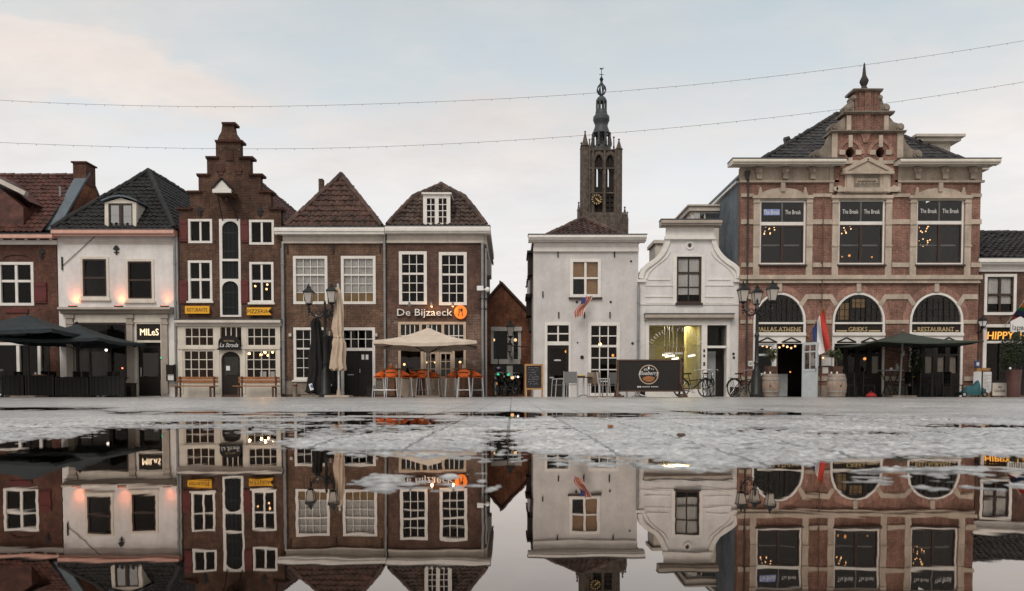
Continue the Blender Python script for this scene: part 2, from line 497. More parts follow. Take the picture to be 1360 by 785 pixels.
def slope(mb, pts, tw=.215, th=.27, lift=.045, amp=.05, jit=.019):
    """pantiles over one roof plane; pts[0] -> pts[1] is the eave"""
    pts = [Vector(p) for p in pts]
    u = (pts[1]-pts[0]).normalized()
    n = u.cross(pts[2]-pts[0]).normalized()
    if n.z < 0: n = -n
    v = n.cross(u).normalized()
    if v.z < 0: v = -v
    P2 = [((p-pts[0]).dot(u), (p-pts[0]).dot(v)) for p in pts]
    mb.add([p - n*.015 for p in pts], [tuple(range(len(pts)))])
    umin, umax = min(p[0] for p in P2), max(p[0] for p in P2); vmax = max(p[1] for p in P2)
    shape = [(0, 0), (.2, .75), (.42, 1), (.64, .55), (.84, .05), (1.02, 0)]
    j = 0
    while j*th < vmax:
        i = 0
        while umin + i*tw < umax:
            if inpoly((umin+(i+.5)*tw, (j+.45)*th), P2):
                o = pts[0] + u*(umin+i*tw+RND.uniform(-jit, jit)*.5) + v*(j*th-.03+RND.uniform(-jit, jit))
                l = lift + RND.uniform(-jit, jit)*.7
                lo = [o + u*(a*tw) + n*(l + amp*h) for a, h in shape]
                hi = [o + u*(a*tw) + v*(th+.04) + n*(.004 + amp*h) for a, h in shape]
                lp = [o + u*(a*tw) + n*(l + amp*h - .028) for a, h in shape]
                k = len(shape)
                fs = [(q, q+1, k+q+1, k+q) for q in range(k-1)] + [(2*k+q, 2*k+q+1, q+1, q) for q in range(k-1)]
                mb.add(lo+hi+lp, fs)
            i += 1
        j += 1

def ridge(mb, a, b, r=.11, seg=.36):
    a, b = Vector(a), Vector(b); n = max(2, int((b-a).length/seg)); d = (b-a)/n
    for i in range(n):
        j = Vector((RND.uniform(-.01,.01), 0, RND.uniform(-.012,.012)))
        mb.tube([a+d*i+j, a+d*(i+1.08)+j], [r*.9, r*1.08], 8)

def pipe(b, px, py0, py1, Y=D, r=.045, mat='zinc', out=.1):
    m = MB(); x = xx(px, (py0+py1)/2, Y); z1, z0 = zz(py0, Y), max(zz(py1, Y), .03)
    m.tube([(x, Y-out, z0), (x, Y-out, z1)], r, 10)
    z = z0 + .6
    while z < z1:
        m.tube([(x, Y-out, z), (x, Y-out, z+.05)], r*1.35, 10); m.box(x-.02, x+.02, Y-out+.02, Y-.002, z, z+.05); z += 1.5
    return m.build('drainpipe', M[mat], b, True)

def anchor(b, px, py, h=10, Y=D, fleur=False):
    m = MB(); p = P(px, py, Y); s = .03*h/2
    m.box(p.x-.022, p.x+.022, Y-.05, Y-.004, p.z-s, p.z+s)
    if fleur:
        m.ext([(p.x-.13, p.z+s*.3), (p.x, p.z+s*.05), (p.x+.13, p.z+s*.3), (p.x+.08, p.z+s*.9), (p.x, p.z+s*1.3), (p.x-.08, p.z+s*.9)], Y-.045, Y-.008)
        m.box(p.x-.1, p.x+.1, Y-.043, Y-.01, p.z-s*.5, p.z-s*.3)
    return m.build('wall_anchor', M['iron'], b)

def shutter(b, r, Y=D, mat='red'):
    m = MB(); x0, x1, z0, z1 = rect(r, Y)
    m.box(x0, x1, Y-.055, Y-.006, z0, z1)
    for z in (z0+.12, z1-.12): m.box(x0+.03, x1-.03, Y-.075, Y-.056, z-.05, z+.05)
    return m.build('shutter', M[mat], b)

def cornice(b, x0, x1, Y, pts, mat='cornice', name='cornice'):
    """pts = [(out, py)] top to bottom"""
    st_ = []
    for (o, py), nx_ in zip(pts, pts[1:] + [None]):
        st_.append((o, py))
        if nx_ and nx_[0] < o: st_.append((o, nx_[1] + .3*0))
    prof = [(Y - o, zz(py, Y - o)) for o, py in st_]
    prof += [(Y + .1, prof[-1][1]), (Y + .1, prof[0][1])]
    m = MB(); m.prof(x0, x1, prof); o_ = m.build(name, M[mat], b)
    MB().box(x0-.02, x1+.02, Y-pts[0][0]-.03, Y+.08, prof[0][1]+.002, prof[0][1]+.03).build('cap', M['slate_lead'], o_); return o_

def text_mb(s, x, z, Y, h, width=None, ext=.012, shear=0.0, align='CENTER', arc=None, spacing=1.0):
    """lettering facing the square; x, z = centre of the base line, h = cap height"""
    out = MB()
    def one(ch):
        cu = bpy.data.curves.new('t', 'FONT'); cu.body = ch; cu.size = 1.0; cu.extrude = .0; cu.shear = shear
        cu.space_character = spacing; cu.resolution_u = 2
        ob = bpy.data.objects.new('t', cu)
        me = ob.to_mesh(); vs = [v.co.copy() for v in me.vertices]; fs = [tuple(p.vertices) for p in me.polygons]
        es = {}
        for f in fs:
            for i in range(len(f)):
                e = (f[i], f[(i+1) % len(f)]); es[e] = es.get(e, 0) + 1
        ob.to_mesh_clear(); bpy.data.objects.remove(ob); bpy.data.curves.remove(cu)
        edge = [e for e in es if (e[1], e[0]) not in es]
        return vs, fs, edge
    k = h / .70
    if arc is None:
        vs, fs, ed = one(s)
        if not vs: return out
        xa = min(v.x for v in vs); xb = max(v.x for v in vs); kx = (width/(xb-xa)) if width else k
        off = {'CENTER': -(xa+xb)/2*kx, 'LEFT': -xa*kx}[align]
        front = [(x + off + v.x*kx, Y - ext, z + v.y*k) for v in vs]; back = [(a, Y, c) for a, _, c in front]
        n = len(vs)
        out.add(front + back, fs + [(b_, a_, a_+n, b_+n) for a_, b_ in ed])
    else:
        R_, a0, a1 = arc; n = len(s)
        for i, ch in enumerate(s):
            if ch == ' ': continue
            t = a0 + (a1-a0)*(i+.5)/n
            vs, fs, ed = one(ch); xm = (min(v.x for v in vs)+max(v.x for v in vs))/2
            q = []
            for v in vs:
                lx, lz = (v.x-xm)*k, v.y*k
                rr = R_ + lz
                q.append((x + rr*math.cos(t) + lx*math.sin(t), Y-ext, z + rr*math.sin(t) - lx*math.cos(t)))
            out.add(q, fs)
    return out

def bulb(px, py, Y, r, label, mat='warm', group='lit bulbs inside the windows', drop=.35, watts=0):
    p = P(px, py, Y); t = thing('pendant_lamp', label, 'lamp', p, group)
    MB().ball(p, r, 10).build('bulb', M[mat], t, True)
    m = MB(); m.tube([(p.x,p.y,p.z+r*.8),(p.x,p.y,p.z+r+.07)], r*.45, 6); m.tube([(p.x,p.y,p.z+r+.07),(p.x,p.y,p.z+drop)], .006, 5)
    m.build('cord', M['black'], t)
    if watts:
        ld = bpy.data.lights.new('lamp_light', 'POINT'); ld.energy = watts; ld.color = (1,.55,.24); ld.shadow_soft_size = r*.6
        lo = bpy.data.objects.new('lamp_light', ld); COL.objects.link(lo); lo.parent = t; lo.location = (0,-r*1.6,0)
    return t

GZ = .008
# ================================================================ B0 dark brick corner house, far left
Y = 30.0
b = thing('brick_house', 'dark brick house with red pantile roof and end chimney, at the left edge', 'house', (-20.5, Y, 0))
H = []
window(b, H, (-2, 348, 45, 406), Y, 3.6, ((1,1),(1.35,1)), 2, 3.2, .8, 3.4)
x1 = xx(76.5, 400); x0 = x1 - 6.2; zt = zz(312)
sh = (-60, 457, 66, 523); H.append(rloop(sh, Y))
wall(b, Y, [(x0,-.1),(x1,-.1),(x1,zt),(x0,zt)], H, 'brick_left', x0, x1, zz(316), 5.2, back=True)
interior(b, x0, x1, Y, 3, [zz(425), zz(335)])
m = MB(); m.px((-60,455,66,458.5), Y, .05, .1)
for a, c in ((23,27),(51,55),(-10,-6)): m.px((a,458.6,c,522), Y, .04, .08)
s = m.build('shop_front', M['white'], b)
g = MB(); q = rect(sh); g.quad((q[0],Y+.06,q[2]),(q[1],Y+.06,q[2]),(q[1],Y+.06,q[3]),(q[0],Y+.06,q[3])); g.build('pane', M['glass'], s)
m = MB(); m.px((-60,505,66,523), Y, .02, .1); m.px((61,458.6,66,505), Y,.03,.1); m.build('dado', M['soot'], s)
shutter(b, (46,375,62.5,402.5), Y)
anchor(b, 56, 338, 12, Y, True)
m = MB(); q = rect((4,338,42,344)); 
ap = []
for i in range(11):
    t = pi*i/10; ap.append(((q[0]+q[1])/2 + (q[1]-q[0])/2*math.cos(t), Y-.012, q[2] + (q[3]-q[2])*math.sin(t)))
m.tube(ap, .03, 6); m.build('relief_arch', M['brick_gable'], b)
m = MB(); m.px((8,411,38,415.5), Y, .05, 0); m.build('stone_strip', M['red'], b)
# eaves: red gutter, white modillions, white board
cornice(b, x0-.1, x1+.05, Y, [(.34,310.5),(.36,314.5),(.22,316),(.0,317)], 'salmon', 'gutter')
m = MB(); m.px((-120,319,76,325), Y, .03, -.003); m.build('eaves_board', M['white'], b)
for i in range(6):
    p = P(70 - i*16.3, 317.3, Y); MB().ball((p.x, Y-.14, p.z), .075, 10).build('modillion', M['white'], b, True)
# roof, ridge parallel to the street
yr = 32.46; zr = zz(234.5, yr); ze = zz(310); xg = x1 - .42
mb = MB(); slope(mb, [(x0, Y-.28, ze),(xg, Y-.28, ze),(xg, yr, zr),(x0, yr, zr)])
slope(mb, [(xg, 35.2, ze),(x0, 35.2, ze),(x0, yr, zr),(xg, yr, zr)])
mb.build('roof', M['tile_red'], b)
mb = MB(); ridge(mb, (x0, yr, zr+.03), (xg-.2, yr, zr+.03)); mb.build('ridge_cap', M['tile_red'], b, True)
m = MB()
tri = [(Y+.31, zz(316)-.05), (35.2, zz(316)-.05), (35.2, ze), (yr, zr+.06), (Y+.31, ze)]
m.add([(x1-.4, a, c) for a, c in tri] + [(x1, a, c) for a, c in tri],
      [(0,1,2,3,4), (9,8,7,6,5)] + [(i, (i+1)%5, (i+1)%5+5, i+5) for i in range(5)])
m.build('gable_end', M['brick_side'], b)
m = MB(); m.bar((x1-.22, Y+.05, ze+.12), (x1-.22, yr, zr+.16), .5, .09, (0,0,1)); m.bar((x1-.22, 35.2, ze+.12), (x1-.22, yr, zr+.16), .46, .09, (0,0,1))
m.build('verge_flashing', M['lead'], b)
m = MB(); m.box(x1-.52, x1+.02, yr-.32, yr+.42, zr-.4, zz(219.5, yr)); m.box(x1-.58, x1+.08, yr-.38, yr+.48, zz(219.4, yr), zz(217.5, yr)); m.build('chimney', M['brick_left'], b)
m = MB(); p = P(80, 256, 31.4); m.tube([(p.x, 31.4, p.z-.5),(p.x, 31.4, p.z+.25)], .05, 8); m.build('roof_vent', M['zinc'], b)
# gabled dormer, cut by the left edge of the photograph
m = MB(); p = P(31, 257, 29.9)
ax, az = p.x - 1.35, p.z + .1
m.ext([(ax-1.3, zz(300,29.9)), (ax+1.3, zz(300,29.9)), (ax+1.3, az-.62), (ax, az+.45), (ax-1.3, az-.62)], 29.95, 31.6)
d = m.build('dormer', M['tile_red'], b)
m = MB(); m.bar((ax-.05, 29.9, az+.62),(p.x+.12, 29.9, p.z-.02), .16, .2, (0,1,0)); m.bar((ax+.05, 29.9, az+.62),(ax-1.45, 29.9, p.z-.02), .16, .2, (0,1,0)); m.build('bargeboard', M['cornice'], d)
m = MB(); m.add([(ax, 29.86, az+.78),(ax+1.6, 29.86, az-.42),(ax+1.6, 31.9, az-.42),(ax, 31.9, az+.78)],[(0,1,2,3)]); m.build('dormer_roof', M['tile_red'], d)

# ================================================================ B1 white house with the café
Y = 30.0
b = thing('white_house', 'white plastered house with black hipped roof, dormer and red uplights, beside the stepped gable', 'house', (-15.7, Y, 0))
H = []
x0, x1 = xx(77, 360), xx(236, 360); zt = zz(312)
for r in ((107,341,145,397),(167,344,205,400)):
    wo = window(b, H, r, Y, 3.2, ((1,1),), 1, mat='cream', sill='cream', proud=.03)
    q = rect((r[0]+3.4, r[1]+3.4, r[2]-3.4, r[3]-3.4)); f = .055
    m = MB(); m.ext([(q[0],q[2]),(q[1],q[2]),(q[1],q[3]),(q[0],q[3])], Y+.0, Y+.055, [[(q[0]+f,q[2]+f),(q[1]-f,q[2]+f),(q[1]-f,q[3]-f),(q[0]+f,q[3]-f)]])
    m.box(q[0]+f, q[1]-f, Y+.005, Y+.05, (q[2]+q[3])/2-.04, (q[2]+q[3])/2+.04); m.build('sash', M['brownd'], wo)
sh = (101,429,169,522); dr = (180,429,215,526)
H.append(rloop(sh)); H.append(rloop(dr))
wall(b, Y, [(x0,-.1),(x1,-.1),(x1,zt),(x0,zt)], H, 'white_wall', x0, x1, zz(316), 11)
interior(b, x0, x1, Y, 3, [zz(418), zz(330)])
cornice(b, x0-.03, x1+.02, Y, [(.36,304.5),(.38,308.5),(.30,310),(.02,313.5)], 'salmon', 'gutter')
m = MB(); m.px((84,321,233,324), Y, .03, -.004); m.px((80,311.5,235,314), Y, .06, -.004); m.build('moulding', M['cornice'], b)
# shop front
m = MB(); m.prof(xx(83,412), xx(231,412), [(Y+.02,zz(408)),(Y-.34,zz(409)),(Y-.36,zz(412)),(Y-.22,zz(414)),(Y-.16,zz(417)),(Y-.0,zz(417.5))]); s = m.build('shop_cornice', M['taupe'], b)
for a, c in ((90,99),(170,178),(216,224)):
    m = MB(); m.px((a,418,c,523), Y, .10, -.004); m.px((a-1,418,c+1,423), Y, .14, -.003); m.px((a-.6,428,c+.6,431), Y, .125, -.003); m.px((a-.6,505,c+.6,523), Y, .125, -.003); m.build('pilaster', M['taupe'], b)
for r in ((99.2,418,169.8,428.5),(178.2,418,215.8,428.5)): MB().px(r, Y, .05, -.004).build('fascia', M['cream'], b)
f = MB(); q = rect(sh); f.ext(rloop(sh), Y-.02, Y+.1, [[(q[0]+.07,q[2]+.5),(q[1]-.07,q[2]+.5),(q[1]-.07,q[3]-.06),(q[0]+.07,q[3]-.06)]])
f.box(q[0]+.07, q[1]-.07, Y, Y+.08, zz(456), zz(454.5))
for px in (118,146): f.px((px,455.5,px+2,507), Y, -.0, .07)
s = f.build('shop_window', M['brownd'], b)
g = MB(); g.quad((q[0],Y+.06,q[2]),(q[1],Y+.06,q[2]),(q[1],Y+.06,q[3]),(q[0],Y+.06,q[3])); g.build('pane', M['glass'], s)
f = MB(); q = rect(dr); f.ext(rloop(dr), Y-.03, Y+.1, [[(q[0]+.07,q[2]-.1),(q[1]-.03,q[2]-.1),(q[1]-.03,q[3]-.04),(q[0]+.07,q[3]-.04)]])
f.px((182.3,452,214,455), Y, .02, .09)
s = f.build('door_frame', M['cream'], b)
m = MB(); m.px((182.4,455.2,214,527), Y, -.14, .2); d = m.build('door', M['soot'], b)
m = MB(); m.px((188,462,208,500), Y, -.132, .139); m.build('pane', M['glass'], d)
m = MB(); m.px((185,488,186,500), Y, -.11, .13); m.build('handle', M['chrome'], d)
m = MB(); m.px((225,455,233,506), Y, .03, -.004); m.build('side_panel', M['white'], b)
# roof
ax = xx(157, 305); ya = 32.6; za = zz(228, ya); zev = zz(306); ex0, ex1 = x0-.02, x1+.02; yb = Y-.3
mb = MB(); slope(mb, [(ex0,yb,zev),(ex1,yb,zev),(ax,ya,za)])
slope(mb, [(ex1,yb,zev),(ex1,41,zev),(ax,41,za),(ax,ya,za)]); slope(mb, [(ex0,41,zev),(ex0,yb,zev),(ax,ya,za),(ax,41,za)])
mb.build('roof', M['tile_black'], b)
mb = MB(); 
for q in ((ex0,yb,zev),(ex1,yb,zev)): ridge(mb, (q[0],q[1],q[2]+.04), (ax,ya,za+.04))
ridge(mb, (ax,ya,za+.04), (ax,41,za+.04)); mb.build('ridge_cap', M['tile_black'], b, True)
# dormer
yd = 29.78; 
o = []
for px, py in ((139,305),(181,305),(181,269),(160,263),(139,269)): o.append((xx(px,py,yd), zz(py,yd)))
q = rect((144,270,176,304), yd)
m = MB(); m.ext(o, yd, yd+.14, [[(q[0],q[2]),(q[1],q[2]),(q[1],q[3]),(q[0],q[3])]])
m.box(o[0][0]+.02, o[0][0]+.1, yd+.141, yd+2.2, o[0][1], o[2][1]); m.box(o[1][0]-.1, o[1][0]-.02, yd+.141, yd+2.2, o[0][1], o[2][1])
d = m.build('dormer', M['cream'], b)
m = MB(); cx = (q[0]+q[1])/2
for a, c in ((q[0], cx-.02), (cx+.02, q[1])):
    m.ext([(a,q[2]),(c,q[2]),(c,q[3]),(a,q[3])], yd+.02, yd+.09, [[(a+.05,q[2]+.06),(c-.05,q[2]+.06),(c-.05,q[3]-.06),(a+.05,q[3]-.06)]])
m.box(cx-.03, cx+.03, yd+.01, yd+.1, q[2], q[3]); m.build('casement', M['brownd'], d)
m = MB(); m.add([(q[0],yd+.06,q[2]),(q[1],yd+.06,q[2]),(q[1],yd+.061,q[3]),(q[0],yd+.061,q[3])],[(0,1,2,3)]); m.build('pane', M['glass_sky'], d)
m = MB(); pr = []
for i in range(9):
    t = i/8; xq = o[4][0]-.08 + (o[2][0]-o[4][0]+.16)*t; pr.append((xq, o[2][1]+.02+.19*math.sin(pi*t)))
m.ext(pr + [(x, z+.06) for x, z in pr[::-1]], yd-.12, yd+2.4); m.build('dormer_roof', M['lead'], d)
m = MB(); m.box(q[0]-.1,q[1]+.1, yd+.3, yd+.35, q[2]-.2, q[3]+.3); m.build('dormer_interior', M['inner'], d)
anchor(b, 155, 333, 11, Y, True); anchor(b, 83, 350, 17, Y)
pipe(b, 234.3, 312, 523, Y)
m = MB(); m.tube([P(83,353,29.97), P(126,314,29.97)], .012, 5); m.build('cable', M['iron'], b)
# lights on the shop cornice
for i, (px, w_) in enumerate(((97,9),(158,9.5),(219,8))):
    p = P(px, 407.8, 29.76)
    t = thing('uplight', ['red uplight on the cornice at the left end of the white house', 'red uplight on the cornice between the two upper windows of the white house', 'red uplight on the cornice at the right end of the white house'][i], 'light', p, 'red uplights on the white house')
    m = MB(); m.box(p.x-.14, p.x+.14, p.y-.09, p.y+.07, p.z-.03, p.z+.05); m.build('housing', M['soot'], t)
    m = MB(); m.box(p.x-.11, p.x+.11, p.y-.06, p.y+.04, p.z+.051, p.z+.062); m.build('lens', M['red_glow'], t)
    ld = bpy.data.lights.new('uplight_lamp', 'AREA'); ld.shape = 'RECTANGLE'; ld.size = .16; ld.size_y = .05; ld.energy = (2.0,2.2,1.0)[i]; ld.color = (1,.22,.07); ld.spread = math.radians(80)
    lo = bpy.data.objects.new('uplight_lamp', ld); COL.objects.link(lo); lo.parent = t; lo.location = (0, -.02, .075); lo.rotation_euler = (math.radians(180-34), 0, 0)
# lit name sign over the door
p = P(198, 440, Y)
t = thing('shop_sign', 'black transom sign with lit letters reading MILES over the café door', 'sign', (p.x, Y, p.z))
m = MB(); m.px((182.5,429.8,214,451.6), Y, -.0, .07); m.build('panel', M['soot'], t)
q = rect((186.5,436.5,211,445.5))
text_mb('MILeS', (q[0]+q[1])/2, q[2], Y-.004, q[3]-q[2], q[1]-q[0], .03).build('lettering', M['miles'], t)
# mailbox beside the door
p = P(227.5, 505, 29.8)
t = thing('mailbox', 'black mailbox with white notice on a panel beside the café door', 'mailbox', (p.x, p.y, p.z))
m = MB(); m.px((223,485,231.5,496.5), 29.8, .1, .14); m.build('box', M['black'], t)
m = MB(); m.px((221.5,484,223,506), 29.8, .06, .1); m.px((231.5,484,233,506), 29.8, .06, .1); m.build('panel', M['black'], t)
m = MB(); m.px((223.2,497,231.3,505), 29.8, .03, .04); m.build('notice', M['paper'], t)

# ================================================================ B2 stepped gable
Y = 29.96
b = thing('stepped_gable_house', 'tall brown brick house with stepped gable, hoist hood and central arched loft doors', 'house', (-11.2, Y, 0))
H = []
def PP(px, py): return (xx(px, 340, Y), zz(py, Y))
ol = [PP(238.5,278),PP(253,278),PP(253,255.5),PP(265,255.5),PP(265,233),PP(276.5,233),PP(276.5,210),PP(288.5,210),PP(288.5,186)]
cr = [PP(291,186),PP(292.5,181),PP(296,175),PP(297.5,165)]
cr2 = [PP(312,165),PP(313.5,175),PP(317.5,181),PP(319.5,186)]
ol2 = [PP(321,186),PP(321,210),PP(334,210),PP(334,233),PP(347,233),PP(347,255.5),PP(360.5,255.5),PP(360.5,278),PP(373.5,278)]
x0, x1 = ol[0][0], ol2[-1][0]
outline = [(x0,-.1)] + ol + cr + cr2 + ol2 + [(x1,-.1)]
# fix verticals of the steps
window(b, H, (250,291,282,323), Y, 3, ((1,1),), 2, mull=2.4)
window(b, H, (331,292,364,325), Y, 3, ((1,1),), 2, mull=2.4)
for r in ((250,346,282,400),(331.5,348,363.5,402)):
    window(b, H, r, Y, 3, ((1,1),(1.15,1)), 2, 3, .8, 2.4, sill='white')
ly = (292,291,320,421)
H.append(rloop(ly, Y)); H.append(rloop((241,433,371,524), Y))
wall(b, Y, outline, H, 'brick_gable', x0, x1, zz(300,Y), 11)
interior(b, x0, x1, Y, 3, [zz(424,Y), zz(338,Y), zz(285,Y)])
# copings of the steps
for a, c, py in ((236.5,256,278),(250,268,255.5),(262,279,233),(274,291,210),(286.5,323,188.5),(318,337,210),(331,350,233),(344.5,363.5,255.5),(358,376.5,278),(295.5,314,165)):
    m = MB(); m.prof(xx(a,py,Y), xx(c,py,Y), [(Y-.12,zz(py-1.6,Y)),(Y-.10,zz(py+.4,Y)),(Y-.004,zz(py+1.8,Y)),(Y+.34,zz(py+1.8,Y)),(Y+.38,zz(py-1.6,Y))]); m.build('coping', M['brick_left'], b)
m = MB()
for px, py in ((293,226),(317,226)): 
    p = P(px,py,Y); m.box(p.x-.1,p.x+.1,Y-.03,Y-.004,p.z-.18,p.z+.2); m.box(p.x-.16,p.x+.16,Y-.045,Y-.006,p.z-.05,p.z+.08)
p = P(305,203,Y); m.ext(arch(p.x-.14,p.x+.14,p.z-.3,p.z,p.z+.16,8), Y-.04, Y-.004); m.build('niche_ornament', M['brick_left'], b)
anchor(b, 266, 282, 12, Y, True); anchor(b, 346, 282, 12, Y, True)
for r in ((239,292,249.5,321),(320.5,293,330,322),(239,373,249.5,403),(320.5,373,330.5,403)): shutter(b, r, Y)
# loft doors
f = MB(); q = rect(ly, Y); k = .12
def sub(r): return rect(r, Y)
h1 = sub((295.3,294,317,344)); h2 = sub((295.3,347,317,370.5)); h3 = sub((295.3,373.5,317,418.5))
f.ext(rloop(ly,Y), Y-.03, Y+.1, [arch(h1[0],h1[1],h1[2],h1[3]-.28,h1[3]), [(h2[0],h2[2]),(h2[1],h2[2]),(h2[1],h2[3]),(h2[0],h2[3])], arch(h3[0],h3[1],h3[2],h3[3]-.28,h3[3])])
fr = f.build('loft_door_frame', M['white'], b)
for h, pl in ((h1,1),(h2,0),(h3,1)):
    m = MB(); n = 4
    for i in range(n):
        a = h[0]-.02+(h[1]-h[0]+.04)*i/n; c = h[0]-.02+(h[1]-h[0]+.04)*(i+1)/n-.012
        m.box(a, c, Y+.03, Y+.09, h[2]-.02, h[3]+.02)
    m.box(h[0], h[1], Y+.06, Y+.095, h[2], h[3])
    d = m.build('loft_door', M['navy'], b)
    if pl:
        for z in (h[2]+.3, h[3]-.45): MB().box(h[0]+.02, h[1]-.1, Y+.018, Y+.029, z-.025, z+.025).build('hinge', M['iron'], d)
# hoist hood
yh = 29.15
m = MB(); a, c, e = P(283.5,250.5,yh), P(305.5,250.5,yh), P(294.5,238,yh)
m.add([a+Vector((0,-.06,0)),c+Vector((0,-.06,0)),e+Vector((0,-.06,.03)),(a.x,Y,a.z),(c.x,Y,c.z),(e.x,Y,e.z+.03)],[(0,2,5,3),(1,4,5,2)])
m.bar(a+Vector((-.06,0,0)), e+Vector((0,0,.03)), .07, .06, (0,1,0)); m.bar(c+Vector((.06,0,0)), e+Vector((0,0,.03)), .07, .06, (0,1,0))
hd = m.build('hoist_hood', M['soot'], b)
m = MB(); m.ext([(a.x,a.z),(c.x,c.z),(e.x,e.z)], yh, Y-.004); m.box(a.x-.04, c.x+.04, yh-.02, yh+.06, zz(256,yh), a.z-.003); m.build('hood_gable', M['white'], hd)
m = MB(); m.box(a.x+.02, c.x-.02, yh+.07, Y-.01, zz(257,yh), zz(253,yh)); m.tube([((a.x+c.x)/2, yh+.5, zz(258,yh)),((a.x+c.x)/2, yh+.5, zz(263,yh))], .07, 8); m.build('hoist_beam', M['dark_wood'], hd)
m = MB(); m.tube([(a.x+.12, yh+.1, zz(258,yh)), (xx(296,293,Y), Y-.03, zz(293,Y))], .022, 6); m.tube([(c.x-.05, yh+.1, zz(258,yh)), (xx(316,293,Y), Y-.03, zz(293,Y))], .022, 6); m.build('stay', M['iron'], hd)
# roof behind the gable
rx = xx(305,212,Y); zr = zz(212,Y); ze2 = zz(302,Y)
mb = MB(); slope(mb, [(x1+.05,Y+.31,ze2),(x1+.05,41,ze2),(rx,41,zr),(rx,Y+.31,zr)]); slope(mb, [(x0-.05,41,ze2),(x0-.05,Y+.31,ze2),(rx,Y+.31,zr),(rx,41,zr)])
mb.build('roof', M['tile_red'], b)
mb = MB(); ridge(mb, (rx,Y+.35,zr+.03),(rx,41,zr+.03)); mb.build('ridge_cap', M['tile_red'], b, True)
# cream shop front
m = MB(); sf = (236.8,433.2,372.8,525); q = rect(sf, Y)
holes = [rloop(r,Y) for r in ((245,434.5,285,460),(328,434.5,367.5,460),(244,465,285,503),(327,465,368,503))]
dq = rect((294.5,467,319.5,527), Y); tq = rect((293,434.5,321,461), Y)
outer = [(q[0],-.05),(dq[0],-.05)] + arch(dq[0],dq[1],-.05,dq[3]-.3,dq[3],12)[2:][::-1] + [(dq[1],-.05),(q[1],-.05),(q[1],q[3]),(q[0],q[3])]
holes.append([(tq[0],tq[2]),(tq[1],tq[2]),(tq[1],tq[3]),(tq[0],tq[3])])
m.ext(outer, Y-.04, Y+.1, holes)
for a, c in ((237,243.6),(286,292.5),(321.5,326.5),(368.5,372.6)): m.px((a,463,c,523), Y, .065, -.041)
m.px((237,461.3,292,464), Y, .09, -.041); m.px((322,461.3,372.5,464), Y, .09, -.041); m.px((237,504,292,508), Y, .075, -.041); m.px((322,504,372.5,508), Y, .075, -.041)
s = m.build('shop_front', M['cream'], b)
for r, c, rw in (((245,434.5,285,460),4,2),((328,434.5,367.5,460),4,2),((244,465,285,503),4,3),((327,465,368,503),4,3)):
    wq = rect(r, Y); f = MB()
    f.ext(rloop(r,Y), Y-.03, Y+.06, [[(wq[0]+.05,wq[2]+.05),(wq[1]-.05,wq[2]+.05),(wq[1]-.05,wq[3]-.05),(wq[0]+.05,wq[3]-.05)]])
    wo = f.build('window', M['cream'], b)
    g = MB()
    for i in range(1, c): x = wq[0]+(wq[1]-wq[0])*i/c; g.box(x-.017, x+.017, Y-.02, Y+.02, wq[2]+.04, wq[3]-.04)
    for j in range(1, rw): z = wq[2]+(wq[3]-wq[2])*j/rw; g.box(wq[0]+.04, wq[1]-.04, Y-.016, Y+.016, z-.017, z+.017)
    g.build('glazing_bars', M['cream'], wo)
    g = MB(); g.quad((wq[0],Y+.03,wq[2]),(wq[1],Y+.03,wq[2]),(wq[1],Y+.03,wq[3]),(wq[0],Y+.03,wq[3])); g.build('pane', M['glass'], wo)
m = MB(); m.quad((tq[0],Y+.05,tq[2]),(tq[1],Y+.05,tq[2]),(tq[1],Y+.05,tq[3]),(tq[0],Y+.05,tq[3]))
tp = m.build('fanlight', M['glass'], b); m = MB()
for i in (1,2,3): x = tq[0]+(tq[1]-tq[0])*i/4; m.box(x-.02,x+.02,Y,Y+.04,tq[2],tq[3])
m.build('glazing_bars', M['cream'], tp)
m = MB(); m.ext(arch(dq[0]-.01,dq[1]+.01,-.05,dq[3]-.3,dq[3]+.01,12), Y+.04, Y+.09); d = m.build('door', M['soot'], b)
m = MB(); m.px((298,474,316,498), Y, -.03, .039); m.build('pane', M['glass'], d)
m = MB(); m.px((300,486,305,492), Y, -.024, .029); m.build('notice', M['paper'], d)
cornice(b, xx(235,426,Y), xx(374.5,426,Y), Y, [(.22,424.5),(.24,427),(.12,428.5),(.10,431),(.045,433)], 'cornice', 'shop_cornice')
pipe(b, 376.3, 330, 523, Y+.1)
# signs
for px, w_, py, tx, lab, flagged in ((264,32,412,'RISTORANTE','yellow wall sign with dark letters reading RISTORANTE',0),(346,32.5,414,'PIZZERIA','yellow flag shaped wall sign with dark letters reading PIZZERIA',1)):
    q = rect((px-w_/2,py-5,px+w_/2,py+5), Y)
    t = thing('wall_sign', lab, 'sign', ((q[0]+q[1])/2, Y, q[2]), 'yellow restaurant signs')
    o = [(q[0],q[2]),(q[1],q[2]),(q[1]-(.14 if flagged else 0),(q[2]+q[3])/2),(q[1],q[3]),(q[0],q[3])]
    m = MB(); m.ext(o, Y-.16, Y-.10); m.build('panel', M['yellow'], t)
    m = MB(); 
    for x in (q[0]+.1, q[1]-.3): m.box(x, x+.04, Y-.099, Y-.004, q[2]+.05, q[3]-.05)
    m.build('bracket', M['iron'], t)
    text_mb(tx, (q[0]+q[1])/2-(.05 if flagged else 0), q[2]+.07, Y-.161, .155, (q[1]-q[0])*.84, .006).build('lettering', M['ink'], t)
q = rect((292.5,446,320.5,463), Y)
t = thing('name_board', 'black arched name board with white script reading La Strada over the trattoria door', 'sign', ((q[0]+q[1])/2, Y, q[2]))
m = MB(); m.ext(arch(q[0],q[1],q[2],q[2]+.25,q[3]), Y-.2, Y-.12); m.box(q[0]-.04,q[1]+.04,Y-.22,Y-.10,q[2]-.06,q[2]-.002); m.build('panel', M['black'], t)
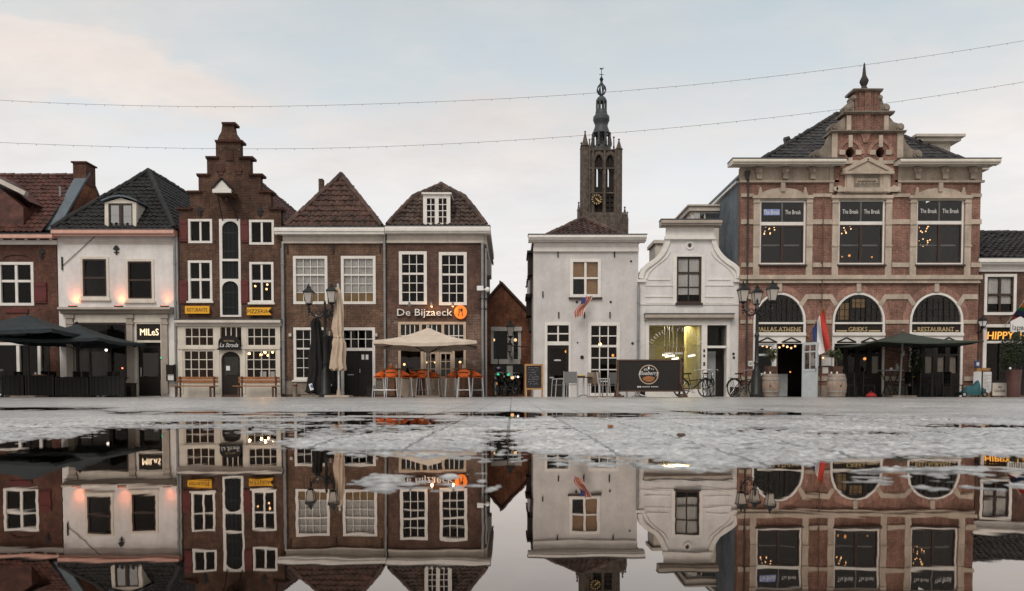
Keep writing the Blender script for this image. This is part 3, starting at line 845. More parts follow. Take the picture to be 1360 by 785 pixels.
text_mb('La Strada', (q[0]+q[1])/2, q[2]+.05, Y-.201, .16, (q[1]-q[0])*.88, .006, .35).build('lettering', M['letter_white'], t)
text_mb('TRATTORIA', (q[0]+q[1])/2, q[2]+.26, Y-.201, .06, (q[1]-q[0])*.5, .006).build('small_lettering', M['letter_gold'], t)
for px, py, yy, r, mt in ((249.5,470.5,30.9,.085,'warm'),(331,469.5,30.9,.09,'warm'),(347,471,31.4,.09,'warm'),(352,468,31.7,.10,'warm'),(356,472,31.2,.08,'warm'),(362,468,31.5,.075,'warm')):
    bulb(px, py, yy, r*.7, 'warm lamp glowing behind the small panes of the cream trattoria front', mt, 'lamps inside the trattoria', .5, 7 if r > .087 else 2)
for px, py in ((339,380),(355,378),(354,384)):
    bulb(px, py, 31.2, .045, 'small warm bulb behind the middle right window of the stepped gable house', 'warm', 'bulbs upstairs in the stepped gable house', .3)
for px in (349.5,360.5):
    q = rect((px-4,493.5,px+4,502.5), Y+.02)
    tag(MB().box(q[0],q[1],Y+.036,Y+.042,q[2],q[3]).build('menu_sheet', M['paper'], None, loc=(q[0],Y,q[2])), 'white menu sheet in the right trattoria window, %s' % ('nearer the door' if px < 355 else 'nearer the drainpipe'), 'menu', 'menu sheets in the trattoria window')
# ================================================================ B3 brown brick house with lace curtains
Y = 30.03
b = thing('brick_house', 'brown brick house with pointed pantile roof and white curtained upper windows, beside the stepped gable', 'house', (-7.1, Y, 0))
H = []
x0, x1 = xx(374.5, 400, Y), xx(513, 400, Y); zt = zz(310, Y)
for r in ((389.5,340,435,404),(453,340,499,404)):
    window(b, H, r, Y, 3.6, ((1,2),(1.65,3)), 4, 2.2, .8, curtain=(.0,1.0), blind=.22)
window(b, H, (390,435,434.5,504.5), Y, 3.4, ((1,2),(1.55,3)), 4, 2.2, .8, sill='white')
dr = (453,435,498.5,526); H.append(rloop(dr, Y))
wall(b, Y, [(x0,-.1),(x1,-.1),(x1,zt),(x0,zt)], H, 'brick_brown', x0, x1, zz(310,Y), 11)
interior(b, x0, x1, Y, 3, [zz(422,Y), zz(320,Y)])
q = rect(dr, Y); f = MB(); f.ext([(q[0],-.06),(q[1],-.06),(q[1],q[3]),(q[0],q[3])], Y-.03, Y+.1, [[(q[0]+.11,-.05),(q[1]-.11,-.05),(q[1]-.11,q[3]-.11),(q[0]+.11,q[3]-.11)]])
f.px((456,462,495,466), Y, -.0, .09); s = f.build('door_frame', M['white'], b)
t_ = rect((456.5,438.5,495,462), Y); g = MB(); 
for i in (1,2,3): x = t_[0]+(t_[1]-t_[0])*i/4; g.box(x-.014,x+.014,Y+.02,Y+.05,t_[2],t_[3])
g.box(t_[0],t_[1],Y+.022,Y+.048,(t_[2]+t_[3])/2-.014,(t_[2]+t_[3])/2+.014)
g.build('glazing_bars', M['white'], s); g = MB(); g.quad((t_[0],Y+.06,t_[2]),(t_[1],Y+.06,t_[2]),(t_[1],Y+.06,t_[3]),(t_[0],Y+.06,t_[3])); g.build('pane', M['glass'], s)
for a, c in ((456.5,475.6),(475.9,495)):
    m = MB(); m.px((a,466,c,528), Y, -.05, .1); m.px((a+2.5,470,c-2.5,490), Y, -.038, .049); m.px((a+2.5,496,c-2.5,518), Y, -.038, .049)
    d = m.build('door', M['black'], b)
    m = MB(); e = a+9 if a > 460 else a+9; m.px((e-4,497,e+4,498.3) if a < 460 else (a+1.4,490,a+2.6,495), Y, -.02, .037); m.build('handle', M['chrome'], d)
    if a > 460:
        m = MB(); m.px((480,471,483.4,477.5), Y, -.03, .037); m.px((485.5,471,489,477.5), Y, -.03, .037); m.build('notice', M['paper'], d)
for r in ((374.6,506,389.8,524),(435,506,452.5,524),(499,506,512.5,524),(390,507,434.8,524)): MB().px(r, Y, .03, -.004).build('plinth', M['stone_dark'], b)
cornice(b, xx(368,306,Y), xx(512.4,306,Y), Y, [(.36,301.5),(.38,304),(.34,307),(.26,310.5),(.05,312),(.04,313)], 'white')
m = MB(); m.px((376,313.2,512,322.5), Y, .05, -.003); m.px((374.8,321.3,512.3,323.6), Y, .09, -.002); m.build('frieze', M['cornice'], b)
pipe(b, 377.5, 324, 523, Y, .05); pipe(b, 511.8, 304, 523, Y, .05, out=.14)
for px in (382,443,505): anchor(b, px, 331, 11, Y)
for px in (386,500): 
    m = MB(); p = P(px,445,Y); m.box(p.x-.05,p.x+.05,Y-.1,Y-.004,p.z-.06,p.z+.06); m.build('junction_box', M['cornice'], b)
ya = 31.25; ax = (x0+x1)/2 + .05; za = zz(233,ya); zev = zz(303,Y); yb = Y-.28
mb = MB(); e0, e1 = x0+.25, x1-.12
slope(mb, [(e0,yb,zev),(e1,yb,zev),(ax,ya,za)], .225, .28)
slope(mb, [(e1,yb,zev),(e1,41,zev),(ax,41,za),(ax,ya,za)], .225, .28); slope(mb, [(e0,41,zev),(e0,yb,zev),(ax,ya,za),(ax,41,za)], .225, .28)
mb.build('roof', M['tile_brown'], b)
mb = MB(); ridge(mb,(e0,yb,zev+.03),(ax,ya,za+.03)); ridge(mb,(e1,yb,zev+.03),(ax,ya,za+.03)); ridge(mb,(ax,ya,za+.03),(ax,41,za+.03)); mb.build('ridge_cap', M['ridge'], b, True)
m = MB(); q = rect((424.6,239,430.2,262), 33.2); m.box(q[0],q[1],33,33.3,q[2]-1,q[3]); m.build('chimney', M['brick_brown'], b)

# ================================================================ B4 brick house with the eetcafé
Y = 30.0
b = thing('brick_house', 'brown brick house with dormer, tall sash windows and white lettering, above the beige parasol', 'house', (-3.0, Y, 0))
H = []
x0, x1 = xx(513.6, 400), xx(642.5, 400); zt = zz(310)
for r in ((530,334,567,404.5),(583,335,620,405.5)):
    window(b, H, r, Y, 4, ((1,2),(1.45,3)), 3, 2.6, 1.0, proud=.04)
fr = (529,427.5,619,527); H.append(rloop(fr))
wall(b, Y, [(x0,-.1),(x1,-.1),(x1,zt),(x0,zt)], H, 'brick_grey', x0, x1, zz(310), 8.5)
interior(b, x0, x1, Y, 3, [zz(420), zz(322)])
# worn, lighter brick around the café front (a thin skin of wall of its own)
for r in ((514.2,418,528.6,524),(619.4,418,642,524)): MB().px(r, Y, .012, -.003).build('lower_wall', M['brick_grey_low'], b)
q = rect(fr); f = MB()
def rl(r): 
    a = rect(r); return [(a[0],a[2]),(a[1],a[2]),(a[1],a[3]),(a[0],a[3])]
f.ext(rloop(fr), Y-.05, Y+.08, [rl((532.5,431,557,461)), rl((560.5,431,586.5,461)), rl((590,431,615.5,461)), rl((532.5,465,559,503)), rl((563,466,581,526.9)), rl((583,466,601,526.9)), rl((604,465,615.8,503))])
s = f.build('shop_front', M['canvas'], b)
m = MB()
for a, c in ((532.5,557),(560.5,586.5),(590,615.5)):
    for i in (1,2,3): m.px((a+(c-a)*i/4-.5,431,a+(c-a)*i/4+.5,461), Y, .02, .03)
    m.px((a,445.4,c,446.6), Y, .018, .028)
m.build('glazing_bars', M['white'], s)
g = MB(); g.px((530.5,429,617.5,463), Y, -.05, .054); g.px((531,464,561,504), Y, -.05, .054); g.px((602.5,464,617,504), Y, -.05, .054); g.build('pane', M['glass'], s)
for a, c in ((563,581),(583,601)):
    f = MB(); f.ext(rl((a+.2,466.2,c-.2,526.8)), Y+.0, Y+.06, [rl((a+3,470,c-3,500))]); f.px((a+3.2,505,c-3.2,520), Y, .014, -.001)
    d = f.build('door', M['canvas'], b)
    g = MB(); g.px((a+2.4,469.4,c-2.4,500.6), Y, -.03, .034); g.build('pane', M['glass'], d)
    g = MB(); g.px((a+(1 if a>570 else 15),490,a+(2 if a>570 else 16),497), Y, .05, -.001); g.build('handle', M['chrome'], d)
    g = MB(); 
    for j in (1,2): g.px((a+3,470+j*10-.5,c-3,470+j*10+.5), Y, -.005, .02)
    g.px(((a+c)/2-.5,470,(a+c)/2+.5,500), Y, -.006, .019); g.build('glazing_bars', M['canvas'], d)
cornice(b, xx(513,306), xx(651,306), Y, [(.36,300),(.38,303),(.33,306.5),(.25,309),(.05,310.5),(.04,311.5)], 'white')
m = MB(); m.px((514,311.7,642.4,321), Y, .05, -.003); m.px((513.8,319.8,642.8,323), Y, .09, -.002); m.build('frieze', M['cornice'], b)
m = MB(); m.box(x1+.003, x1+.26, Y-.36, Y+6, zz(309), zz(301)); m.box(x1+.003, x1+.10, Y+.02, Y+6, zz(324), zz(309)-.003); m.box(x1+.003, x1+.2, Y+3.0, Y+4.2, zz(350), zz(326)); m.build('side_cornice', M['cornice'], b)
for a, c in ((533.8,563.2),): pass
ya = 32.5; ax = (x0+x1)/2+.02; za = zz(246,ya); zev = zz(301.5); yb = Y-.3; e0, e1 = x0+.1, x1+.1
ym, zm = yb+(ya-yb)*.50, zev+(za-zev)*.60; k = .46
mb = MB()
f0, f1 = e0+(ax-e0)*k, e1+(ax-e1)*k; ymid = yb + (ya-yb)*.44
slope(mb, [(e0,yb,zev),(e1,yb,zev),(f1,ymid,zm),(f0,ymid,zm)], .215, .265)
slope(mb, [(f0,ymid,zm),(f1,ymid,zm),(ax,ya,za)], .215, .265)
slope(mb, [(e1,yb,zev),(e1,39,zev),(f1,39,zm),(f1,ymid,zm)], .215, .265); slope(mb, [(f1,ymid,zm),(f1,39,zm),(ax,39,za),(ax,ya,za)], .215, .265)
slope(mb, [(e0,39,zev),(e0,yb,zev),(f0,ymid,zm),(f0,39,zm)], .215, .265); slope(mb, [(f0,39,zm),(f0,ymid,zm),(ax,ya,za),(ax,39,za)], .215, .265)
mb.build('roof', M['tile_grey'], b)
mb = MB()
for e, f_ in ((e0,f0),(e1,f1)): ridge(mb,(e,yb,zev+.03),(f_,ymid,zm+.03)); ridge(mb,(f_,ymid,zm+.03),(ax,ya,za+.03))
ridge(mb,(ax,ya,za+.03),(ax,39,za+.03)); mb.build('ridge_cap', M['ridge'], b, True)
yd = 29.66; o = rect((562,258.5,598,299.5), yd)
d = MB(); w_ = (o[1]-o[0]); 
qa = (o[0]+.1,o[0]+w_/2-.03); qb = (o[0]+w_/2+.03,o[1]-.1)
lp = lambda a: [(a[0]+.045,o[2]+.10),(a[1]-.045,o[2]+.10),(a[1]-.045,o[3]-.14),(a[0]+.045,o[3]-.14)]
d.ext([(o[0],o[2]),(o[1],o[2]),(o[1],o[3]),(o[0],o[3])], yd, yd+.12, [lp(qa), lp(qb)])
d.box(o[0]-.05,o[1]+.05, yd-.08, yd+2.0, o[3]+.002, o[3]+.07)
dm = d.build('dormer', M['white'], b)
m = MB(); m.box(o[0]+.02,o[0]+.08,yd+.121,yd+1.9,o[2],o[3]); m.box(o[1]-.08,o[1]-.02,yd+.121,yd+1.9,o[2],o[3]); m.box(o[0]+.09,o[1]-.09,yd+.8,yd+.85,o[2],o[3]); m.build('dormer_cheek', M['soot'], dm)
m = MB()
for a in (qa,qb):
    l = lp(a); 
    for j in (1,2,3): z = l[0][1]+(l[2][1]-l[0][1])*j/4; m.box(l[0][0],l[1][0],yd+.02,yd+.05,z-.015,z+.015)
    xm = (l[0][0]+l[1][0])/2; m.box(xm-.015,xm+.015,yd+.022,yd+.048,l[0][1],l[2][1])
m.build('glazing_bars', M['white'], dm)
m = MB(); m.quad((o[0]+.05,yd+.07,o[2]+.05),(o[1]-.05,yd+.07,o[2]+.05),(o[1]-.05,yd+.07,o[3]-.05),(o[0]+.05,yd+.07,o[3]-.05)); m.build('pane', M['glass'], dm)
# name in white letters and the orange disc
q = rect((528,410.3,601,419.6))
t = thing('shop_lettering', 'white raised letters reading De Bijzaeck on the brick wall above the beige parasol', 'lettering', ((q[0]+q[1])/2, Y, q[2]))
text_mb('De Bijzaeck', (q[0]+q[1])/2, q[2], Y-.05, q[3]-q[2], q[1]-q[0], .06).build('lettering', M['letter_white'], t)
m = MB(); m.box(q[0], q[1], Y-.049, Y-.004, q[2]+.1, q[2]+.13); m.build('mounting_rail', M['brick_grey'], t)
p = P(612, 415, Y)
t = thing('round_sign', 'round orange sign with dark fork and spoon at the end of the white lettering', 'sign', p)
m = MB(); m.ext([(p.x+.25*math.cos(2*pi*i/28), p.z+.27*math.sin(2*pi*i/28)) for i in range(28)], Y-.16, Y-.06); m.build('disc', M['orange_lit'], t)
m = MB(); m.box(p.x-.05,p.x+.05,Y-.059,Y-.004,p.z-.05,p.z+.05); m.build('bracket', M['iron'], t)
m = MB()
for dx in (-.07,.07):
    m.bar((p.x+dx*1.2,Y-.165,p.z-.16),(p.x+dx*.7,Y-.165,p.z+.02),.03,.006,(0,1,0))
    if dx < 0:
        for k in (-.03,0,.03): m.bar((p.x+dx*.7+k,Y-.165,p.z+.02),(p.x+dx*.6+k,Y-.165,p.z+.14),.014,.006,(0,1,0))
    else: m.ext([(p.x+dx*.6+.045*math.cos(2*pi*i/12), p.z+.08+.07*math.sin(2*pi*i/12)) for i in range(12)], Y-.168, Y-.161)
m.build('emblem', M['ink'], t)
for i, px in enumerate((545,574,602)):
    p = P(px, 406, Y); 
    t = thing('spot_lamp', ['small wall spotlight above the letters De', 'small lit wall spotlight above the middle of the white lettering', 'small wall spotlight beside the round orange sign'][i], 'light', (p.x, Y, p.z), 'spotlights over the white lettering')
    m = MB(); m.tube([(p.x,Y-.004,p.z+.06),(p.x,Y-.25,p.z+.08)], .018, 6); m.build('arm', M['zinc'], t)
    m = MB(); m.tube([(p.x,Y-.3,p.z+.1),(p.x,Y-.22,p.z-.03)], [.04,.06], 8); m.build('head', M['zinc'], t)
    if i: 
        m = MB(); m.ball((p.x,Y-.215,p.z-.04), .045, 8); m.build('bulb', M['warm_dim'], t)
        ld = bpy.data.lights.new('spotlight', 'POINT'); ld.energy = 5 if i == 1 else 2.5; ld.color = (1,.55,.25); ld.shadow_soft_size = .05
        lo = bpy.data.objects.new('spotlight', ld); COL.objects.link(lo); lo.parent = t; lo.location = (0,-.30,-.14)
for px, py, yy, r in ((566,481,31,.05),(578,481,30.9,.05),(602,480,31.0,.07),(611,481,31.2,.05),(571,491,31.4,.045),(525+12,484,31.2,.05)):
    bulb(px, py, yy, r, 'warm bulb behind the glass doors under the beige parasol', 'warm', 'bulbs inside the eetcafé', .6, 5 if r > .06 else 0)
# pipe and camera at the corner
p = P(641, 525, 29.78)
t = thing('corner_pole', 'tall grey pole with white camera box and white globe at the corner of the alley', 'pole', (p.x, 29.78, 0))
m = MB(); m.tube([(p.x,29.78,0),(p.x,29.78,zz(322,29.78))], .055, 10); m.tube([(p.x+.14,29.8,0),(p.x+.14,29.8,zz(330,29.8))], .04, 8); m.build('pole', M['zinc'], t)
m = MB(); q = rect((633.5,380,642,386), 29.6); m.box(q[0],q[1],29.5,29.7,q[2],q[3]); m.build('camera', M['globe'], t)
m = MB(); c = P(647.5,384.5,29.6); m.ball(c,.10,12); m.box(q[1],c.x-.05,29.58,29.62,c.z-.02,c.z+.03); m.build('globe', M['globe'], t, True)
m = MB(); m.px((636,396,648,398), 29.78, .05, .05); m.px((634,410,647,411), 29.78, .05, .05); m.tube([P(636,397,29.78),P(646,412,29.78)], .02, 6); m.build('bracket', M['iron'], t)

# ================================================================ B5 brick house down the alley
Y = 34.2
b = thing('alley_house', 'small orange brick house with steep pointed gable at the end of the alley', 'house', (-.6, Y, 0))
H = []
x0, x1 = -1.125, .855; ap = P(666,379,Y)
H.append(rloop((654,439,692,478),Y)); H.append(rloop((655,484,695,524),Y))
wall(b, Y, [(x0,-.1),(x1,-.1),(x1,zz(419,Y)),(ap.x,ap.z),(x0,zz(401,Y))], H, 'brick_alley', x0, x1, zz(420,Y), 8)
interior(b, x0, x1, Y, 2.5, [zz(481,Y), zz(425,Y)])
m = MB(); m.px((652,434.5,693,440), Y, .14, -.003); m.px((652,440.2,655.5,477), Y, .07, .1); m.px((674,440.2,682,484), Y, .09, .1); m.px((688,440.2,692,477), Y, .07, .1); m.px((652,477.2,691,483.5), Y, .12, .1)
m.px((657,497,659,524), Y, .03, .1); m.px((673,486,681,500), Y, .05, .1)
s = m.build('shop_front', M['white'], b)
g = MB(); a = rect((650,440,691,478),Y); g.quad((a[0],Y+.06,a[2]),(a[1],Y+.06,a[2]),(a[1],Y+.06,a[3]),(a[0],Y+.06,a[3])); a = rect((655,484,695,524),Y); g.quad((a[0],Y+.07,a[2]),(a[1],Y+.07,a[2]),(a[1],Y+.07,a[3]),(a[0],Y+.07,a[3])); g.build('pane', M['glass'], s)
mb = MB(); e1 = (x1+.06, zz(420,Y)); slope(mb, [(e1[0],Y-.05,e1[1]),(e1[0],41,e1[1]),(ap.x,41,ap.z+.08),(ap.x,Y-.05,ap.z+.08)]); slope(mb, [(x0-.06,45,zz(401,Y)),(x0-.06,Y-.05,zz(401,Y)),(ap.x,Y-.05,ap.z+.08),(ap.x,45,ap.z+.08)])
mb.build('roof', M['tile_red'], b)
m = MB(); m.bar((x1+.1,Y-.06,e1[1]),(ap.x,Y-.06,ap.z+.12),.09,.14,(0,1,0)); m.bar((x0-.1,Y-.06,zz(401,Y)),(ap.x,Y-.06,ap.z+.12),.09,.14,(0,1,0)); m.build('verge', M['dark_wood'], b)
for px, py, r, mt in ((655.5,451.5,.07,'warm'),(684.5,451.5,.075,'warm'),(680.5,501.5,.085,'warm'),(688,500.5,.05,'white_glow'),(660,509.5,.06,'amber')):
    bulb(px, py, Y+.9, r, 'small bulb behind the dark glass of the alley house', 'warm_dim' if mt == 'warm' else mt, 'bulbs in the alley house', .4)
for px, lab in ((661.5,'green lamp low on the dark alley shop front, on the left'),(675.2,'green lamp low on the white post of the alley shop front')):
    p = P(px,497.5,Y-.35); t = thing('green_lamp', lab, 'light', p, 'green lamps in the alley'); MB().ball(p,.065,8).build('bulb', M['green_led'], t)
    m = MB(); m.box(p.x-.03,p.x+.03,p.y+.06,Y-.06,p.z-.02,p.z+.02); m.build('bracket', M['iron'], t)
p = P(662,489,Y-.3); t = thing('hanging_sign', 'small round violet sign hanging at the alley shop front', 'sign', p)
m = MB(); m.ext([(p.x+.14*math.cos(2*pi*i/16), p.z+.12*math.sin(2*pi*i/16)) for i in range(16)], p.y-.02, p.y+.02); m.build('plate', M['fl_vi'], t)
m = MB(); m.tube([(p.x,p.y,p.z+.12),(p.x,p.y,p.z+.5)],.02,6); m.tube([(p.x,p.y,p.z+.5),(p.x,Y-.1,p.z+.5)],.02,6); m.build('bracket', M['iron'], t)
m = MB(); m.ext([(p.x+.08*math.cos(2*pi*i/12), p.z+.02+.05*math.sin(2*pi*i/12)) for i in range(12)], p.y-.03, p.y-.021); m.build('emblem', M['letter_white'], t)
# alley wall behind B6 flank
def lantern(parent, x, y, z, s=1.0, name='lantern', pane='glass_clear', glow=None):
    """tapered square street lantern; z = its lower edge, about 0.62*s tall with finial"""
    m = MB(); n = 4; ph = pi/4
    m.lathe([(.02*s,-.10*s),(.05*s,-.06*s),(.10*s,-.03*s),(.125*s,0),(.11*s,.02*s)], x, y, z, 8)
    lo, hi = .125*s, .22*s; h = .40*s
    for k in range(4):
        t = ph + k*pi/2; m.tube([(x+lo*math.cos(t), y+lo*math.sin(t), z),(x+hi*math.cos(t), y+hi*math.sin(t), z+h)], .012*s, 5)
    m.lathe([(.25*s,h),(.26*s,h+.03*s),(.19*s,h+.09*s),(.11*s,h+.15*s),(.09*s,h+.17*s),(.095*s,h+.22*s),(.06*s,h+.24*s),(.03*s,h+.26*s),(.035*s,h+.30*s),(.008*s,h+.35*s)], x, y, z, 4, phase=ph)
    o = m.build(name, M['iron'], parent)
    m = MB(); m.lathe([(lo*.98,.004*s),(hi*.98,h-.004*s)], x, y, z, 4, phase=ph); m.f = m.f[:-2]; m.mi = m.mi[:-2]; m.build('pane', M[pane], o)
    m = MB(); m.lathe([(.02*s,.02*s),(.035*s,.08*s),(.03*s,.2*s),(.01*s,.22*s)], x, y, z, 8); m.build('lamp', M[glow or 'curtain'], o)
    return o
for px, py, Yl, s, lab in ((678,447,32.6,1.02,'upper black lantern on its wall bracket in the alley'),(677,467,33.7,.72,'lower, smaller black lantern on the white post of the alley house')):
    p = P(px,py,Yl); t = thing('wall_lantern', lab, 'lantern', p, 'lanterns in the alley')
    lantern(t, p.x, p.y, p.z, s)
    m = MB(); m.tube([(p.x,p.y,p.z-.1*s),(p.x,p.y,p.z-.25*s),(p.x+.1,p.y,p.z-.4*s)], .02, 6)
    if Yl < 33: m.tube([(p.x+.1,p.y,p.z-.4*s),(.80,p.y,p.z-.45*s)], .025, 6)
    else: m.tube([(p.x+.1,p.y,p.z-.4*s),(p.x+.1,Y-.1,p.z-.45*s)], .025, 6)
    m.build('bracket', M['iron'], t)

# ================================================================ B6 light grey house
Y = 29.95
b = thing('grey_house', 'light grey rendered house with white cornice, standing before the church tower', 'house', (2.95, Y, 0))
H = []
x0, x1 = xx(708.5,420,Y), xx(847.5,420,Y); zt = zz(320,Y)
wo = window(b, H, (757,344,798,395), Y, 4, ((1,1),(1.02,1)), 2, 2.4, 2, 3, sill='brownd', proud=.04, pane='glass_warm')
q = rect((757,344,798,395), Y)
c = MB(); c.box(q[0]+.1,q[1]-.1,Y+.14,Y+.15,(q[2]+q[3])/2+.02,q[3]-.05); c.box((q[0]+q[1])/2+.02,q[1]-.1,Y+.141,Y+.151,q[2]+.05,(q[2]+q[3])/2+.019); c.build('curtain', M['warm_reflection'], wo)  # added tan sheets paint the panes' warm cloud reflection; no actual curtain
ww = window(b, H, (781,428.5,823,526), Y, 4, ((1,2),(2.3,4)), 3, 3, 1.4, proud=.04)
dr = (723.5,428,758,527); H.append(rloop(dr,Y))
wall(b, Y, [(x0,-.1),(x1,-.1),(x1,zt),(x0,zt)], H, 'grey_wall', x0, x1, zz(325,Y), 13)
interior(b, x0, x1, Y, 3, [zz(420,Y), zz(330,Y)])
q = rect(dr,Y); f = MB(); f.ext([(q[0],-.06),(q[1],-.06),(q[1],q[3]),(q[0],q[3])], Y-.03, Y+.1, [[(q[0]+.1,-.05),(q[1]-.08,-.05),(q[1]-.08,q[3]-.12),(q[0]+.1,q[3]-.12)]])
f.px((727,453.5,755.5,458.5), Y, .005, .09); s = f.build('door_frame', M['white'], b)
t_ = rect((727.2,433,755.2,453.5),Y); g = MB(); xm=(t_[0]+t_[1])/2; g.box(xm-.03,xm+.03,Y,Y+.05,t_[2],t_[3]); zm=(t_[2]+t_[3])/2; g.box(t_[0],t_[1],Y+.002,Y+.048,zm-.025,zm+.025); g.build('glazing_bars', M['white'], s)
g = MB(); g.quad((t_[0],Y+.06,t_[2]),(t_[1],Y+.06,t_[2]),(t_[1],Y+.06,t_[3]),(t_[0],Y+.06,t_[3])); g.build('pane', M['glass'], s)
m = MB(); q = rect((727.2,458.6,755.4,528),Y)
m.ext([(q[0],q[2]),(q[1],q[2]),(q[1],q[3]),(q[0],q[3])], Y+.03, Y+.09, [[(q[0]+.1,q[2]+.75),(q[1]-.1,q[2]+.75),(q[1]-.1,q[3]-.1),(q[0]+.1,q[3]-.1)]])
m.box(q[0]+.13,q[1]-.13,Y+.02,Y+.029,q[2]+.12,q[2]+.62)
d = m.build('door', M['soot'], b)
g = MB(); g.quad((q[0]+.08,Y+.06,q[2]+.7),(q[1]-.08,Y+.06,q[2]+.7),(q[1]-.08,Y+.06,q[3]-.08),(q[0]+.08,Y+.06,q[3]-.08)); g.build('pane', M['glass'], d)
g = MB(); g.px((730,500.5,735.5,502.5), Y, -.01, .019); g.build('mail_slot', M['chrome'], d)
g = MB()
for i in range(7): g.px((736+i*1.35,477+abs(i-3)*.2,736.9+i*1.35,479.4), Y, -.053, .057)
g.build('window_decal', M['letter_white'], d)
cornice(b, xx(701.5,316,Y), xx(856.5,316,Y), Y, [(.44,311.5),(.46,313.2),(.40,315.2),(.30,318),(.26,319.5),(.06,321),(.05,322)], 'white')
m = MB(); m.px((709,322.2,847.2,329), Y, .06, -.003); m.px((708.4,328.8,848,334.5), Y, .10, -.002); m.build('frieze', M['white'], b)
ya = 33.2; ax = xx(775,300,ya); za = zz(290.5,ya); zev = zz(322,Y); e0, e1 = x0, x1; yb = Y+.1
mb = MB(); slope(mb, [(e0,yb,zev),(e1,yb,zev),(ax,ya,za)]); slope(mb, [(e1,yb,zev),(e1,43,zev),(ax,43,za),(ax,ya,za)]); slope(mb, [(e0,43,zev),(e0,yb,zev),(ax,ya,za),(ax,43,za)])
mb.build('roof', M['tile_brown'], b)
mb = MB(); ridge(mb,(e0,yb,zev+.03),(ax,ya,za+.03)); ridge(mb,(e1,yb,zev+.03),(ax,ya,za+.03)); ridge(mb,(ax,ya,za+.03),(ax,43,za+.03)); mb.build('ridge_cap', M['ridge'], b, True)
for px, py in ((741,337.5),(816,337.5),(721,391),(742,418.5),(776,418.5),(810,418.5)): anchor(b, px, py, 8, Y)
m = MB()
for px, py, r in ((838,347,.04),(766,401,.05),(811,401,.045),(773,474.5,.075),(840,456,.05),(767,455,.03)):
    p = P(px,py,Y); m.tube([(p.x,Y-.03,p.z),(p.x,Y-.004,p.z)], r, 10)
m.build('vent', M['iron'], b)
m = MB(); m.box(x0-.19,x0-.003,30.8,32.3,zz(366,31),zz(338,31)); m.box(x0-.24,x0-.003,30.6,32.5,zz(338,31)+.003,zz(335,31)); m.box(x0-.22,x0-.003,32.7,33.9,zz(420,33),zz(397,33)); m.box(x0-.26,x0-.003,32.5,34.0,zz(397,33)+.003,zz(392,33)); m.build('side_bay', M['soot'], b)
m = MB(); m.box(x0-.10,x0-.003,31,32.1,zz(390,31),zz(367,31)); m.box(x0-.10,x0-.003,32.8,33.8,zz(440,33),zz(422,33)); m.build('side_window', M['brownd'], b)
pipe(b, 847, 378, 524, Y, .05)
bulb(797, 457.5, 30.9, .075, 'large warm lamp in the tall window of the grey house', 'warm', 'lamps inside the grey house', .5, 14)
bulb(752, 467, 30.8, .06, 'amber ball imitating a lamp reflection in the dark door of the grey house', 'amber', 'lamps inside the grey house', .5)  # glowing ball put in for a lamp's reflection on the door glass
bulb(814, 472, 31.8, .055, 'dim amber lamp low at the right of the tall window of the grey house', 'amber', 'lamps inside the grey house', .4)
bulb(788, 380, 31.0, .05, 'amber lamp behind the upper window of the grey house', 'amber', 'lamps inside the grey house', .5)
# small stars and stripes hanging limp below the upper window
p = P(776, 394, 29.55)
t = thing('hanging_flag', 'limp red and white striped flag below the upper window of the grey house', 'flag', p, 'flags on the facades')
m = MB(); nu, nv = 10, 26; a = P(779,394.5,29.55); c = P(768.5,420,29.5)
def us(u, v):
    w_ = .50*(1-.30*v); cx = a.x + (c.x-a.x)*v + .05*math.sin(v*7); tw = .6*math.sin(v*4+.3)
    return (cx + (u-.5)*w_*math.cos(tw) , 29.5 + (u-.5)*w_*math.sin(tw) + .05*math.sin(u*9+v*3), a.z + (c.z-a.z)*v + (u-.5)*.1)
for j in range(nv):
    for i in range(nu):
        m.cur = 2 if (i < 4 and j < 9) else (0 if i % 2 == 0 else 1)
        m.quad(us(i/nu,j/nv), us((i+1)/nu,j/nv), us((i+1)/nu,(j+1)/nv), us(i/nu,(j+1)/nv))
m.build('cloth', [M['flag_red'],M['canvas_wh'],M['flag_blue']], t, True)
m = MB(); m.tube([(a.x+.02,Y-.05,a.z+.02),(a.x,29.45,a.z+.06)], .02, 6); m.build('staff', M['white'], t)

# ================================================================ B7 white bell gable
Y = 30.0
b = thing('bell_gable_house', 'narrow white house with curved bell gable over a lit yellow shop window', 'house', (7.0, Y, 0))
def Q(px,py): return (xx(px,py,Y), zz(py,Y))
x0, x1 = xx(848.6,420), xx(981.5,420)
def mir(pts, c=917.2): return [(2*c-px, py) for px, py in pts]
lc = [(849.8,370),(850.3,366),(851.8,361),(854.8,356),(859,352),(864,348.8),(869.5,345),(874.5,340.5),(879,335),(882.5,329),(885,322),(886.3,315)]
left = [Q(*p) for p in lc]; right = [Q(*p) for p in mir(lc)][::-1]
left = [(x0, zz(375.5)), (x0, zz(371))] + [(max(x0,a),z) for a,z in left]; right = [(min(x1,a),z) for a,z in right] + [(x1, zz(371)), (x1, zz(375.5))]
outline = [(x0,-.1)] + left + [Q(884.5,317),Q(884.5,301),Q(950,301),Q(950,317)][0:1] + [Q(884.5,301),Q(949,301)] + right + [(x1,-.1)]
outline = [(x0,-.1)] + left + [(left[-1][0], zz(300)), (right[0][0], zz(300))] + right + [(x1,-.1)]
H = []
wq = (898.5,341,931.5,402.5); H.append(rloop(wq))
sw = (861.5,432,931.5,517); dq = (938.5,432,964.5,527); H += [rloop(sw), rloop(dq)]
wall(b, Y, outline[::-1], H, 'bell_wall', x0, x1, zz(374), 10)
mw = MB(); x0b = None
